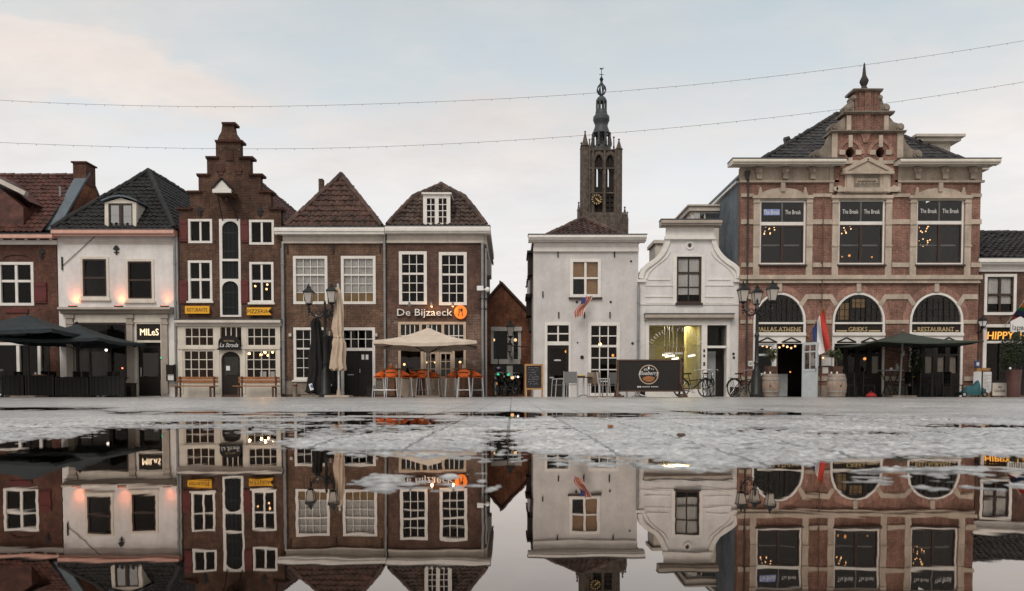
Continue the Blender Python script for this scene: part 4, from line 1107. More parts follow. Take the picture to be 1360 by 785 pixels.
# curved coping
ax_mid = (x0+x1)/2
for side in (left[2:], right[:-2]):
    pts = [Vector((a, c)) for a, c in side]; sg = 1 if pts[0].x > ax_mid else -1; ou, inn = [], []
    for i, p in enumerate(pts):
        d = (pts[min(i+1, len(pts)-1)] - pts[max(i-1, 0)]).normalized(); n = Vector((d.y, -d.x)); n = n if n.x*sg > 0 else -n
        ou.append(p + n*.05); inn.append(p - n*.13)
    m = MB(); m.ext([tuple(p) for p in ou] + [tuple(p) for p in inn[::-1]], Y-.07, Y+.36); m.build('coping', M['white'], b, True)
m = MB()
lin = [(858.5,371),(860,366),(863,361),(868,355.5),(875,350),(880,346.5),(884.5,342.5),(888,338),(889.8,334)]
for pts in (lin, mir(lin)):
    w3 = [P(px,py,Y) for px,py in pts]; w3 = [Vector((p.x,Y-.012,p.z)) for p in w3]; m.tube(w3, .03, 6)
for py in (371.5,379,394,402): 
    for a, c in ((857,894),(936.5,974)): m.px((a if py>375 else a+4,py-.7,c if py>375 else c-4,py+.7), Y, .03, -.003)
m.px((849,403.2,981,404.8), Y, .035, -.003)
m.px((845.5,371.5,857,375), Y, .10, -.002); m.px((973.5,371.5,984.5,375), Y, .10, -.002)
o = rect((893.8,338.5,936.2,405)); i_ = rect(wq)
m.ext([(o[0],o[2]),(o[1],o[2]),(o[1],o[3]),(o[0],o[3])], Y-.04, Y-.003, [[(i_[0],i_[2]),(i_[1],i_[2]),(i_[1],i_[3]),(i_[0],i_[3])]])
p = P(916,326,Y); circ = lambda r: [(p.x+r*math.cos(2*pi*i/24), p.z+r*math.sin(2*pi*i/24)) for i in range(24)]
m.ext(circ(.165), Y-.035, Y-.003, [circ(.105)])
m.build('moulding', M['white'], b)
m = MB(); m.ext(circ(.065), Y-.02, Y-.002); m.build('roundel', M['brownd'], b)
window(b, None, wq, Y, 2.4, ((1,1),(2,2)), 2, 3, 1.6, mat='brownd', curtain=(.16,1), sill='brownd', hole=False, proud=-.02)
cornice(b, xx(876,296), xx(956,296), Y, [(.36,291.5),(.38,293.5),(.32,296),(.2,299),(.14,301)], 'taupe')
m = MB(); m.px((884,301.2,948,315), Y, .07, -.003); m.px((882.5,314.8,949.5,318.5), Y, .13, -.002); m.px((880,300,952,302), Y, .16, -.001); m.build('frieze', M['white'], b)
# roof behind
rx = xx(915.6,340); zr = zz(309); ze2 = zz(373)
mb = MB(); slope(mb, [(x0-.02,40,ze2),(x0-.02,Y+.31,ze2),(rx,Y+.31,zr),(rx,40,zr)]); slope(mb, [(x1+.02,Y+.31,ze2),(x1+.02,40,ze2),(rx,40,zr),(rx,Y+.31,zr)])
mb.build('roof', M['tile_brown'], b)
m = MB(); m.box(x0-.09,x0+.05,Y+.3,40,ze2-.1,ze2+.03); m.build('gutter', M['zinc'], b)
m = MB(); q = rect((868,323,886,332), 32); m.box(q[0],q[0]+1.0,31.6,33,q[2]-.6,q[3]-.1); m.box(q[0]-.08,q[0]+1.1,31.5,33.1,q[3]-.1+.003,q[3]+.04); m.build('side_dormer', M['cream'], b)
# flat-roofed box behind the gable
yb = 33.0; q = rect((918,281,952,300), yb)
m = MB(); m.box(q[0],q[1]+.4,yb,35.6,q[2]-1,q[3]); bx = m.build('roof_box', M['cream'], b)
m = MB(); m.box(q[0]-.12,q[1]+.5,yb-.14,35.7,q[3]+.003,zz(275,yb)); m.box(q[0]-.2,q[1]+.6,yb-.22,35.8,zz(275,yb)+.003,zz(273,yb)); m.build('roof_box_cornice', M['cornice'], bx)
m = MB(); m.box(q[0]+.12,q[0]+.55,yb-.012,yb-.004,q[2]+.05,q[3]-.08); m.box(q[0]+.62,q[1]+.3,yb-.012,yb-.004,q[2]+.05,q[3]-.08); m.box(q[0]-.012,q[0]-.004,yb+.3,35.3,q[2]+.05,q[3]-.08); m.build('roof_box_window', M['glass_sky'], bx)
# shop front
o = rect((857,425,969,527)); f = MB(); a1 = rect(sw); a2 = rect(dq)
f.ext([(o[0],-.06),(a2[0],-.06),(a2[0],a2[3]),(a2[1],a2[3]),(a2[1],-.06),(o[1],-.06),(o[1],o[3]),(o[0],o[3])], Y-.06, Y-.003, [[(a1[0],a1[2]),(a1[1],a1[2]),(a1[1],a1[3]),(a1[0],a1[3])]])
f.px((938.7,459.2,964.3,462.3), Y, .02, .08); s = f.build('shop_front', M['white'], b)
cornice(b, xx(855.5,419), xx(973,419), Y, [(.26,417),(.28,420),(.16,422),(.07,425)], 'taupe', 'shop_cornice')
g = MB(); g.quad((a1[0],Y+.05,a1[2]),(a1[1],Y+.05,a1[2]),(a1[1],Y+.05,a1[3]),(a1[0],Y+.05,a1[3])); q = rect((938.5,432,964.5,459)); g.quad((q[0],Y+.05,q[2]),(q[1],Y+.05,q[2]),(q[1],Y+.05,q[3]),(q[0],Y+.05,q[3])); pn = g.build('pane', M['glass'], s)
g = MB(); q = rect((862,459,931,516)); g.quad((q[0],Y+.041,q[2]),(q[0]+.22,Y+.041,q[2]),(q[0]+.22,Y+.041,q[3]),(q[0],Y+.041,q[3])); g.quad((q[1]-.34,Y+.041,q[2]),(q[1],Y+.041,q[2]),(q[1],Y+.041,q[3]),(q[1]-.34,Y+.041,q[3])); g.box(q[0],q[1],Y+.036,Y+.044,q[3]-.012,q[3]+.012); g.build('frosted_band', M['frost'], s)
ca = P(897,459,Y)
w1 = MB()
for i in range(19):
    if i in (6, 9): continue
    t = math.radians(152 - i*124/18); r0 = 1.0; cxx, czz = ca.x, zz(471)
    for k in range(3):
        r = r0 + .02 + k*.055; dt = RND.uniform(-.03,.03)
        w1.bar((cxx+r*math.cos(t+dt), Y+.036, czz+r*math.sin(t+dt)*.93), (cxx+(r+RND.uniform(.02,.06))*math.cos(t+RND.uniform(-.05,.05)), Y+.036, czz+(r+.05)*math.sin(t)*.93), .022, .004, (0,1,0))
w1.build('arched_lettering', M['letter_white'], s)
q = rect((881.5,461.5,910,466.5)); text_mb('SELIN', (q[0]+q[1])/2, q[2], Y+.04, q[3]-q[2], q[1]-q[0], .0, 0, 'CENTER', None, 1.3).build('lettering', M['red'], s)
g = MB(); 
for i in range(13):
    if i != 6: g.px((884+i*1.8, 468, 885.3+i*1.8, 470.2), Y, -.036, .04)
g.build('small_lettering', M['letter_white'], s)
m = MB(); m.px((938.7,462.4,964.4,528), Y, -.5, .56); d = m.build('door', M['soot'], b)
m = MB(); m.px((939,466,954,525), Y, -.42, .48); m.build('door_leaf', M['steel_grey'], d)
m = MB()
for px,py in ((974,470),(974.5,475)):
    p = P(px,py,Y); m.tube([(p.x,Y-.03,p.z),(p.x,Y-.004,p.z)], .05, 10)
m.build('doorbell', M['iron'], b)
m = MB()
for py,h in ((464,4),(471,3.5),(481,5)): m.px((933.5,py,936,py+h), Y, .068, -.061)
m.build('house_number', M['ink'], b)
m = MB(); m.px((849.5,516,856.5,527), Y, .03, -.003); m.px((969.5,514,981,527), Y, .03, -.003); m.px((862,517.5,931,527), Y, .03, -.062+.06); m.build('plinth', M['soot'], b)
# the lit salon
q = rect((858,424,936,530)); yi = Y+4.2
m = MB(); m.box(q[0]-.1,q[1]+.1,yi,yi+.1,0,q[3]+.1); m.box(q[0]-.14,q[0]-.06,Y+.32,yi,0,q[3]+.1); m.box(q[1]+.06,q[1]+.14,Y+.32,yi,0,q[3]+.1); m.box(q[0],q[1],Y+.32,yi,q[3]+.02,q[3]+.1); m.box(q[0],q[1],Y+.32,yi,-.05,.03)
i_ = m.build('salon_interior', M['shop_yellow'], b)
c = P(917,480,31.6); m = MB(); m.box(c.x-.18,c.x+.25,31.6,32.0,.03,q[3]); m.build('column', M['shop_lemon'], i_)
c = P(908,497,32.3); m = MB(); m.lathe([(.22,.0),(.25,.4),(.3,.9),(.24,1.3),(.1,1.45),(.13,1.6),(.02,1.75)], c.x, 32.3, .03, 12); m.build('coat_rack', M['soot'], i_)
m = MB(); m.box(q[0]+.2,q[0]+1.5,32.6,33.2,.03,.9); m.build('counter', M['cream'], i_)
interior(b, x0, x1, Y, 4.4, [zz(415), zz(378)])
for px, py, yy, w_, lab in ((886,471.5,31.6,9,'upper white tube lamp on the salon ceiling'),(890,473.5,31.2,10,'lower white tube lamp on the salon ceiling'),(919,473,31.0,6,'short white lamp before the yellow column of the salon'),(897,477,33,6,'tube lamp deep inside the yellow salon')):
    p = P(px,py,yy); t = thing('tube_lamp', lab, 'lamp', p, 'lamps inside the yellow salon'); s_ = w_*yy/1000
    m = MB(); m.bar((p.x-s_/2,p.y+.2,p.z),(p.x+s_/2,p.y-.1,p.z+.03),.06,.05); m.build('tube', M['tubew'], t)
    m = MB(); m.bar((p.x-s_/2,p.y+.2,p.z+.06),(p.x+s_/2,p.y-.1,p.z+.09),.09,.05); 
    for dx in (-s_*.35, s_*.35): m.tube([(p.x+dx,p.y+.05,p.z+.08),(p.x+dx,p.y+.05,q[3]+.02)], .008, 5)
    m.build('fitting', M['white'], t)
ld = bpy.data.lights.new('salon_light','AREA'); ld.size=1.2; ld.energy=40; ld.color=(1,.9,.6); lo=bpy.data.objects.new('salon_light',ld); COL.objects.link(lo); lo.location=(xx(897,470,31.8),31.8,q[3]-.15)
# ================================================================ B8 large red brick house with stone bands
Y = 29.9
b = thing('brick_mansion', 'large red brick house with cream stone bands, three arched shop fronts and ornate central gable', 'house', (13.9, Y, 0))
H = []
x0, x1 = xx(982.5,380,Y), xx(1300,380,Y); zt = zz(222,Y)
def Q(px,py): return (xx(px,py,Y), zz(py,Y))
TR = MB()   # cream stone trim
WN = ((1008.5,266,1070,351.5),(1113,265,1175,351.5),(1216.5,264,1280,351.5))
for k, r in enumerate(WN):
    wo = window(b, H, r, Y, 2.4, ((29,1),(54,1)), 2, 4.5, 1.8, 0, sill='brownd', proud=-.02, pane='glass_up')
    q = rect((r[0]+2.4, r[1]+2.4, r[2]-2.4, r[3]-2.4), Y); zs = q[3]-(q[3]-q[2])*29/83; xm = (q[0]+q[1])/2
    m = MB(); 
    for a, c in ((q[0],xm),(xm,q[1])):
        m.ext([(a,q[2]),(c,q[2]),(c,zs-.07),(a,zs-.07)], Y+.03, Y+.085, [[(a+.06,q[2]+.06),(c-.06,q[2]+.06),(c-.06,zs-.13),(a+.06,zs-.13)]])
    m.build('casement', M['brownd'], wo)
    m = MB(); m.box(q[0]+.06,q[1]-.06,Y+.3,Y+.34,q[2]+.72,q[2]+.77); m.box(q[0]+.3,q[1]-.4,Y+.4,Y+.6,q[2]+.0,q[2]+.12); m.build('inner_rail', M['curtain'], wo)
    for j in (0,1):
        a = q[0] if j == 0 else xm; c = xm if j == 0 else q[1]
        zc = zs + (q[3]-zs)*.44; hh = .17
        if k == 0 and j == 0:
            m = MB(); m.box(a+.11,c-.10,Y+.050,Y+.058,zc-.035,zc+.20); m.build('letter_panel', M['blue_glow'], wo)
        text_mb('The Break', (a+c)/2, zc, Y+.047, hh, (c-a)*.74, .003).build('lettering', M['letter_white'], wo)
    a, c = r[0], r[2]
    for u in ((a-8.6,a-.3),(c+.3,c+8.4)):
        TR.px((u[0],264,u[1],365.6), Y, .07, -.003)
        for py in (268,297,326): TR.px((u[0]-.4,py,u[1]+.4,py+2), Y, .10, -.002)
    TR.px((a-10,260,c+10,264.2), Y, .12, -.002); TR.px((a-9,264,c+9,266), Y, .05, -.0025)
    # segment arch over the lintel, in stone, with keystone and end blocks
    q = rect((a+2,247.5,c-2,260),Y); pts=[(q[0],q[2]),(q[1],q[2])]+[((q[0]+q[1])/2+(q[1]-q[0])/2*math.cos(pi*i/12), q[2]+.30*math.sin(pi*i/12)) for i in range(1,12)]
    TR.ext(pts, Y-.035, Y-.003)
    xm = (a+c)/2; TR.px((xm-2.8,242,xm+2.8,255), Y, .09, -.0015)
    for u in (a+1,c-1): 
        q = rect((u-3.5,249,u+3.5,260),Y); TR.ext([(q[0],q[2]),(q[1],q[2]),(q[1]-.05,q[2]+.2),((q[0]+q[1])/2+.03,q[3]),((q[0]+q[1])/2-.03,q[3]),(q[0]+.05,q[2]+.2)], Y-.06, Y-.0035)
for a, c in ((984,1000),(1079,1104.5),(1184,1208),(1289,1303)):
    TR.px((a,291.5,c,298), Y, .045, -.004); TR.px((a,349,c,355), Y, .045, -.004); TR.px((a,257.5,c,262), Y, .06, -.004)
TR.px((982,240,1113,243), Y, .10, -.0012); TR.px((1187,240,1306,243), Y, .10, -.0012)
TR.px((982,221,1112,240), Y, .03, -.0022); TR.px((1187,221,1304,240), Y, .03, -.0022)
for px in (1007,1042,1078,1217,1253,1290): 
    TR.px((px-5,220,px-3.6,240), Y, .05, -.0018); TR.px((px+3.6,220,px+5,240), Y, .05, -.0018)
TR.px((1101,219,1112,256), Y, .06, -.0016); TR.px((1187,219,1196,256), Y, .06, -.0016)
# ground floor arches
AR = ((1000,1069.5),(1105,1174.5),(1207.5,1278.5)); dh = []
for a, c in AR:
    q = rect((a,388.5,c,527), Y); H.append([(q[0],-.06),(q[1],-.06)] + arch(q[0],q[1],0,zz(427,Y),q[3],16)[2:])
    TR.px(((a+c)/2-3,376.5,(a+c)/2+3,388), Y, .08, -.0014)
for a, c in ((1062,1112),(1167,1215),(1271,1298),(984,1007)):
    l, r = (a if a > 1000 else 984), c
    q = rect((l,391,r,397.5),Y); s = .012*Y
    o = [(q[0]+.22,q[3]),(q[1]-.22,q[3]),(q[1]+.03,q[2]-.18),(q[1]-.12,q[2]-.28),(q[1]-.30,q[2]),(q[0]+.30,q[2]),(q[0]+.12,q[2]-.28),(q[0]-.03,q[2]-.18)]
    if a == 984: o = [(q[0],q[3]),(q[1]-.22,q[3]),(q[1]+.03,q[2]-.18),(q[1]-.12,q[2]-.28),(q[1]-.30,q[2]),(q[0],q[2])]
    if c == 1298: o = [(q[0]+.22,q[3]),(q[1],q[3]),(q[1],q[2]),(q[0]+.30,q[2]),(q[0]+.12,q[2]-.28),(q[0]-.03,q[2]-.18)]
    TR.ext(o, Y-.045, Y-.0042)
for a, c in ((983,999),(1070.5,1104),(1175.5,1206.5),(1279.5,1297)):
    TR.px((a,425,c,430), Y, .045, -.0045); TR.px((a,500,c,506), Y, .05, -.0045)
TR.px((981.5,366,1302,371.5), Y, .16, -.0013); TR.px((982,371.5,1300,374), Y, .06, -.0023); TR.px((982,374,1300,376.3), Y, .11, -.0011)
wall(b, Y, [(x0,-.1),(x1,-.1),(x1,zt),(x0,zt)], H, 'brick_red', x0, x1, zz(240,Y)-.003, 13, sidemat='blue_wall')
interior(b, x0, x1, Y, 3.4, [zz(372,Y), zz(235,Y)])
for a, c in ((983,999),(1070.5,1104),(1175.5,1206.5),(1279.5,1296)): MB().px((a,512,c,527), Y, .03, -.004).build('plinth', M['stone_dark'], b)
# brick voussoirs: rings proud of the wall
m = MB()
for a, c in AR:
    q = rect((a-.5,388,c+.5,428),Y); o = rect((a-9,379,c+9,428),Y)
    ou = arch(o[0],o[1],q[2],q[2],o[3],16)[2:]; inn = arch(q[0],q[1],q[2],q[2],q[3],16)[2:]
    m.ext(ou + inn[::-1], Y-.018, Y-.004)
m.build('brick_arch', M['brick_ring'], b)
# arched shop fronts
for k, (a, c) in enumerate(AR):
    q = rect((a,388.5,c,527), Y); zs = zz(427,Y); f = .085
    ou = [(q[0],-.05),(q[1],-.05)] + arch(q[0],q[1],0,zs,q[3],16)[2:]
    i0, i1 = q[0]+f, q[1]-f
    z = lambda py: zz(py,Y)
    top = [(i0,z(428)),(i1,z(428))] + arch(i0,i1,0,zs,q[3]-f,16)[2:]
    sgn = [(i0,z(441.5)),(i1,z(441.5)),(i1,z(430.5)),(i0,z(430.5))]
    low = [(i0,-.04),(i1,-.04),(i1,z(456.5)),(i0,z(456.5))]
    w = MB(); w.ext(ou, Y-.03, Y+.10, [top, sgn, low])
    w.px((a-.2,442.4,c+.2,446), Y, .09, -.031)
    fr = w.build('arched_front', M['white'], b)
    m = MB()
    for h in (.25,.75):
        xm = i0+(i1-i0)*h; hw=(i1-i0)*.20
        for l in (((xm-hw,z(454.6)),(xm,z(448.6))),((xm,z(448.6)),(xm+hw,z(454.6))),((xm-hw,z(454.6)),(xm+hw,z(454.6)))):
            m.bar((l[0][0],Y-.036,l[0][1]),(l[1][0],Y-.036,l[1][1]),.05,.02,(0,1,0))
    m.build('pediment_lines', M['soot'], fr)
    m = MB(); m.box(i0-.02,i1+.02,Y+.03,Y+.06,z(442),z(430)); m.build('sign_band', M['soot'], fr)
    g = MB(); g.ext([(i0-.02,z(428.5)),(i1+.02,z(428.5))]+arch(i0-.02,i1+.02,0,zs,q[3]-.06,16)[2:], Y+.055, Y+.06); g.build('pane', M['glass'], fr)
    m = MB()
    for h in (1/3,2/3): xm=i0+(i1-i0)*h; m.box(xm-.03,xm+.03,Y+.01,Y+.05,z(428),q[3]-.22)
    for i in range(1,9):
        if i % 3: xm=i0+(i1-i0)*i/9; m.box(xm-.008,xm+.008,Y+.03,Y+.045,z(428),q[3]-.2-.5*abs(i/9-.5))
    for py in (420,411,402): 
        hw=(i1-i0)/2*math.sqrt(max(0,1-((z(py)-zs)/(q[3]-f-zs))**2)); m.box((i0+i1)/2-hw,(i0+i1)/2+hw,Y+.03,Y+.045,z(py)-.008,z(py)+.008)
    m.build('leaded_bars', M['soot'], fr)
    if k == 1:
        m = MB(); m.box(i0+.2,i0+.62,Y+.12,Y+.13,z(424),z(402)); m.box(i0+.75,i1-.65,Y+.12,Y+.13,z(408),z(397)); m.build('stained_glass', M['blind'], fr)
    n = 4
    zl = z(456.5)
    if k == 0: segs = [(i0,i0+(i1-i0)*.40)]
    else: segs = [(i0+(i1-i0)*i/n, i0+(i1-i0)*(i+1)/n) for i in range(n)]
    for (s0, s1) in segs:
        m = MB(); m.ext([(s0+.004,.0),(s1-.004,.0),(s1-.004,zl),(s0+.004,zl)], Y+.02, Y+.08, [[(s0+.09,.95),(s1-.09,.95),(s1-.09,zl-.48),(s0+.09,zl-.48)],[(s0+.09,zl-.40),(s1-.09,zl-.40),(s1-.09,zl-.08),(s0+.09,zl-.08)]])
        d = m.build('door', M['doorblue' if k == 0 else 'soot'], fr)
        g = MB(); g.quad((s0+.07,Y+.05,.9),(s1-.07,Y+.05,.9),(s1-.07,Y+.05,zl-.06),(s0+.07,Y+.05,zl-.06)); g.build('pane', M['glass'], d)
        if k == 2 or s0 > i0+(i1-i0)*.6:
            g = MB(); nn=10
            for i in range(nn):
                xa=s0+.1+(s1-s0-.2)*i/nn; xb=s0+.1+(s1-s0-.2)*(i+1)/nn; g.quad((xa,Y+.14+.015*(i%2),.95),(xb,Y+.14+.015*((i+1)%2),.95),(xb,Y+.14+.015*((i+1)%2),zl-.5),(xa,Y+.14+.015*(i%2),zl-.5))
            g.build('curtain', M['taupe'], d)
    if k == 0:
        m = MB(); xm = i0+(i1-i0)*.42; m.box(xm-.05,xm+.05,Y-.005,Y+.09,.0,zl-.002); m.build('door_post', M['white'], fr); MB().box(xm+.35,i1-.05,Y+1.5,Y+1.56,.02,.95).build('inner_counter', M['doorblue'], fr); MB().box(xm+.5,xm+.56,Y+1.3,Y+1.36,.02,2.2).build('inner_post', M['taupe'], fr)
    # gilded name in the band
    tx, w0, w1 = (('PALLAS ATHENE',1006,1064),('GRIEKS',1127,1152),('RESTAURANT',1219,1267))[k]
    lq = rect((w0,434.3,w1,440.3),Y)
    t = thing('name_lettering', 'gold letters reading %s over the %s arched front of the red brick house' % (tx, ('left','middle','right')[k]), 'lettering', ((lq[0]+lq[1])/2, Y, lq[2]), 'gold letters over the arched fronts')
    text_mb(tx, (lq[0]+lq[1])/2, lq[2], Y+.022, lq[3]-lq[2], lq[1]-lq[0], .03).build('lettering', M['letter_gold'], t)
    m = MB(); 
    if k: m.box(i0+.08, lq[0]-.06, Y+.0, Y+.028, lq[2]+.0, lq[2]+.05); m.box(lq[1]+.06, i1-.08, Y+.0, Y+.028, lq[2], lq[2]+.05)
    m.box(lq[0], lq[1], Y+.023, Y+.028, lq[2]+.02, lq[2]+.04); m.build('rail', M['letter_gold'], t)
# the leaded lights of the entrance: string of bulbs
for i in range(9):
    pz = 459 + (i*37 % 5)*.8
    bulb(1013+i*5.6 if i<3 else 1030+(i-3)*5.2, pz, 30.6, .045, 'small bulb in the string across the left entrance of the red brick house', 'warm_dim' if i%3 else 'warm', 'bulbs across the left entrance', .25)
bulb(1049.5,494,31.8,.035,'small amber light deep in the left entrance of the red brick house','amber','bulbs across the left entrance',.4)
bulb(1148.5,476.5,30.5,.06,'yellow lamp behind the right leaf of the middle arch','amber','lamps behind the arched fronts',.4)
# cornices
for a, c, l in ((972,1115,0),(1185,1327,1)):
    cornice(b, xx(a,214,29.4)if not l else xx(1185,214,Y), xx(c,214,Y) if not l else xx(c,214,29.4), Y, [(.62,210.5),(.66,212.5),(.60,214.5),(.50,217.5),(.36,219),(.1,220.5),(.04,221.5)], 'cream' , 'cornice')
MB().box(x0-.10,x0+.3,Y+.311,43,zz(240,Y),zz(237,Y)).build('verge', M['white'], b); MB().box(x1-.3,x1+.5,Y+.311,43,zz(222,Y),zz(210,Y)).build('side_cornice', M['cornice'], b)
MB().box(x0+.31,x1-.31,Y+.311,42.9,zz(222,Y),zz(222,Y)+.1).build('flat_roof', M['lead'], b)
m = MB()
for px in (1007,1042,1078,1217,1253,1290):
    m = MB(); p = P(px,227,Y); m.ball((p.x,Y-.10,p.z),.155,10,1.15); m.ball((p.x,Y-.25,p.z-.06),.09,8); m.box(p.x-.10,p.x+.10,Y-.16,Y-.03,p.z-.34,p.z-.14)
    for dx in (-.11,.11): m.ball((p.x+dx,Y-.09,p.z+.09),.06,8)
    m.build('lion_head', M['stone'], b, True)
# central gable: three tiers, stone dressings, volutes and finial
G = MB(); Yg = Y - .10
ou = [Q(1110,256),Q(1110,178),Q(1124,177),Q(1124,153),Q(1133,152),Q(1133,123),Q(1166,123),Q(1166,152),Q(1178,153),Q(1178,177),Q(1192,178),Q(1192,256)]
mx = lambda p: 2*1150-p
ou = [Q(1110,256),(Q(1110,200)[0],zz(178,Y))]
cxg = Q(1150,180)[0]
hw1 = .0; s = Y/1000
def tier(w, ya, yb): return (cxg - w*s, cxg + w*s, zz(yb,Y), zz(ya,Y))
t1, t2, t3 = tier(41.5,178,256), tier(27,153,178), tier(16.5,122.5,153)
outline = [(t1[0],t1[2]),(t1[1],t1[2]),(t1[1],t1[3]),(t2[1],t1[3]),(t2[1],t2[3]),(t3[1],t2[3]),(t3[1],t3[3]),(t3[0],t3[3]),(t3[0],t2[3]),(t2[0],t2[3]),(t2[0],t1[3]),(t1[0],t1[3])]
nich = []
for px in (1127.5,1167.5):
    p = P(px,204,Y); nich.append([(p.x+.17*math.cos(2*pi*i/18), p.z+.19*math.sin(2*pi*i/18)) for i in range(18)])
G.ext(outline, Yg, Y+.5, nich); G.build('gable', M['brick_red'], b)
m = MB(); m.box(t1[0]+.3,t1[1]-.3,Y+.51,Y+.55,zz(216,Y),zz(190,Y)); m.build('niche_back', M['black'], b)
def T(r, out): x_0,x_1,z_0,z_1 = rect(r,Y); TR.box(x_0,x_1,Yg-out,Yg-.003,z_0,z_1)
T((1103,178.5,1110.5,211),.03); T((1189.5,178.5,1197.5,211),.03)
TR.px((1103,178.5,1109,211), Y, .05, .3); TR.px((1191.5,178.5,1197.5,211), Y, .05, .3)
T((1122.5,155,1128.5,176),.04); T((1172,155,1178,176),.04)
for px in (1127.5,1167.5):
    T((px-2.6,181,px+2.6,197),.06); T((px-2.6,211,px+2.6,218),.06); T((px-14.5,200.5,px-7,207),.05); T((px+7,200.5,px+14.5,207),.05)
T((1113,214.5,1188,219),.05)
# brick rings over the niches
m = MB()
for px in (1127.5,1167.5):
    p = P(px,206,Y); ouq = [(p.x+.52*math.cos(pi*i/14), p.z+.60*math.sin(pi*i/14)) for i in range(15)]; inq = [(p.x+.38*math.cos(pi*i/14), p.z+.46*math.sin(pi*i/14)) for i in range(15)]
    m.ext(ouq+inq[::-1], Yg-.035, Yg-.004)
p = P(1147.5,184,Y); m.ext([(p.x-.2,p.z+.14),(p.x+.2,p.z+.14),(p.x+.08,p.z-.2),(p.x-.08,p.z-.2)],Yg-.06,Yg-.0035)
m.build('niche_arch', M['brick_ring'], b)
# string cornices of the gable
GC = MB()
def gc(a, c, py, h, o): 
    GC.prof(xx(a,py,Y), xx(c,py,Y), [(Yg-o,zz(py,Y)),(Yg-o,zz(py+h*.45,Y)),(Yg-o*.35,zz(py+h,Y)),(Y+.52,zz(py+h,Y)),(Y+.55,zz(py,Y))])
gc(1100,1200,175.5,3,.16); gc(1117,1184.5,150.2,3.2,.16); gc(1130,1169.5,120.5,3,.14)
GC.build('gable_cornice', M['stone_dark'], b)
# volutes
def spiral(cx, cy, r, sgn, Yv=Y):
    p = P(cx,cy,Yv); rr = r*s
    V.ext([(p.x+rr*math.cos(2*pi*i/18), p.z+rr*math.sin(2*pi*i/18)) for i in range(18)], Yg-.02, Y+.32)
    V.ext([(p.x+rr*.6*math.cos(2*pi*i/14), p.z+rr*.6*math.sin(2*pi*i/14)) for i in range(14)], Yg-.07, Yg-.021)
for sg in (1,-1):
    V = MB(); X_ = lambda d: 1150 + sg*d
    spiral(X_(67),206,5.6,sg); spiral(X_(44),170,5,sg); spiral(X_(25),144.5,5.2,sg); spiral(X_(17.5),131,3.2,sg)
    for o in ([(47,211.5),(67,211.5),(71,207),(66,201),(59,198),(52,190),(48,179),(47,179)],[(28,177),(44,177),(48,172),(43,165),(36,163),(31,157),(28,155)],[(16.6,151),(29,151),(29,142),(22,138),(20,131),(16.6,126)]):
        pts = [Q(X_(a),c) for a,c in o]; V.ext(pts if sg > 0 else pts[::-1], Yg+.03, Y+.28)
    V.build('volutes', M['stone_dark'], b)
# finial
fp = P(1150.5,121,Y); m = MB()
m.lathe([(.30,.0),(.26,.08),(.15,.14),(.12,.22),(.09,.28),(.13,.36),(.17,.46),(.16,.52),(.11,.62),(.075,.70),(.055,.9),(.035,1.12),(.012,1.2)], fp.x, Y+.2, fp.z-.02, 12); m.build('finial', M['finial'], b, True)
m = MB(); 
for dx in (-10,10): q = rect((1150+dx-1.2,125,1150+dx+1.2,150),Y); m.box(q[0],q[1],Yg-.05,Yg-.004,q[2],q[3])
q = rect((1146,124,1154,174),Y); m.box(q[0],q[1],Yg-.055,Yg-.0042,q[2],q[3]); m.build('gable_pilasters', M['brick_red'], b)
# pediment and stone panel
TR.ext([Q(1118,231.5),Q(1180,231.5),Q(1180,228.5),Q(1149,213.5),Q(1118,228.5)][::-1], Yg-.10, Yg-.0028)
for a, c in ((Q(1116,229.5),Q(1149,213)),(Q(1182,229.5),Q(1149,213))): TR.bar((a[0],Yg-.12,a[1]),(c[0],Yg-.12,c[1]),.14,.08,(0,1,0))
T((1115,230,1183,233.5),.2); T((1120,233,1180,257),.055); T((1122,233,1128,256),.09); T((1170,233,1176,256),.09)
T((1112,250,1190,256),.075)
q = rect((1113,240,1187,257),Y)
for sg in (1,-1):
    for a, r in ((36,4.5),(41,3)):
        p = P(1149+sg*a, 252, Y); TR.ext([(p.x+r*s*math.cos(2*pi*i/14), p.z+r*s*math.sin(2*pi*i/14)) for i in range(14)], Yg-.06, Yg-.0034)
TR.build('stone_trim', M['stone'], b)
m = MB(); 
q = rect((1132,235,1166,250),Y); m.ext([(q[0],q[2]),(q[1],q[2]),(q[1],q[3]),(q[0],q[3])],Yg-.085,Yg-.057,[[(q[0]+.08,q[2]+.1),(q[1]-.08,q[2]+.1),(q[1]-.08,q[3]-.08),(q[0]+.08,q[3]-.08)]])
for i in range(6): m.box(q[0]+.12+i*.15,q[0]+.22+i*.15,Yg-.10,Yg-.058,q[2]+.12,q[2]+.17)
m.box(q[0]+.15,q[1]-.15,Yg-.09,Yg-.058,q[2]+.22,q[2]+.28); m.build('relief_panel', M['stone_dark'], b)
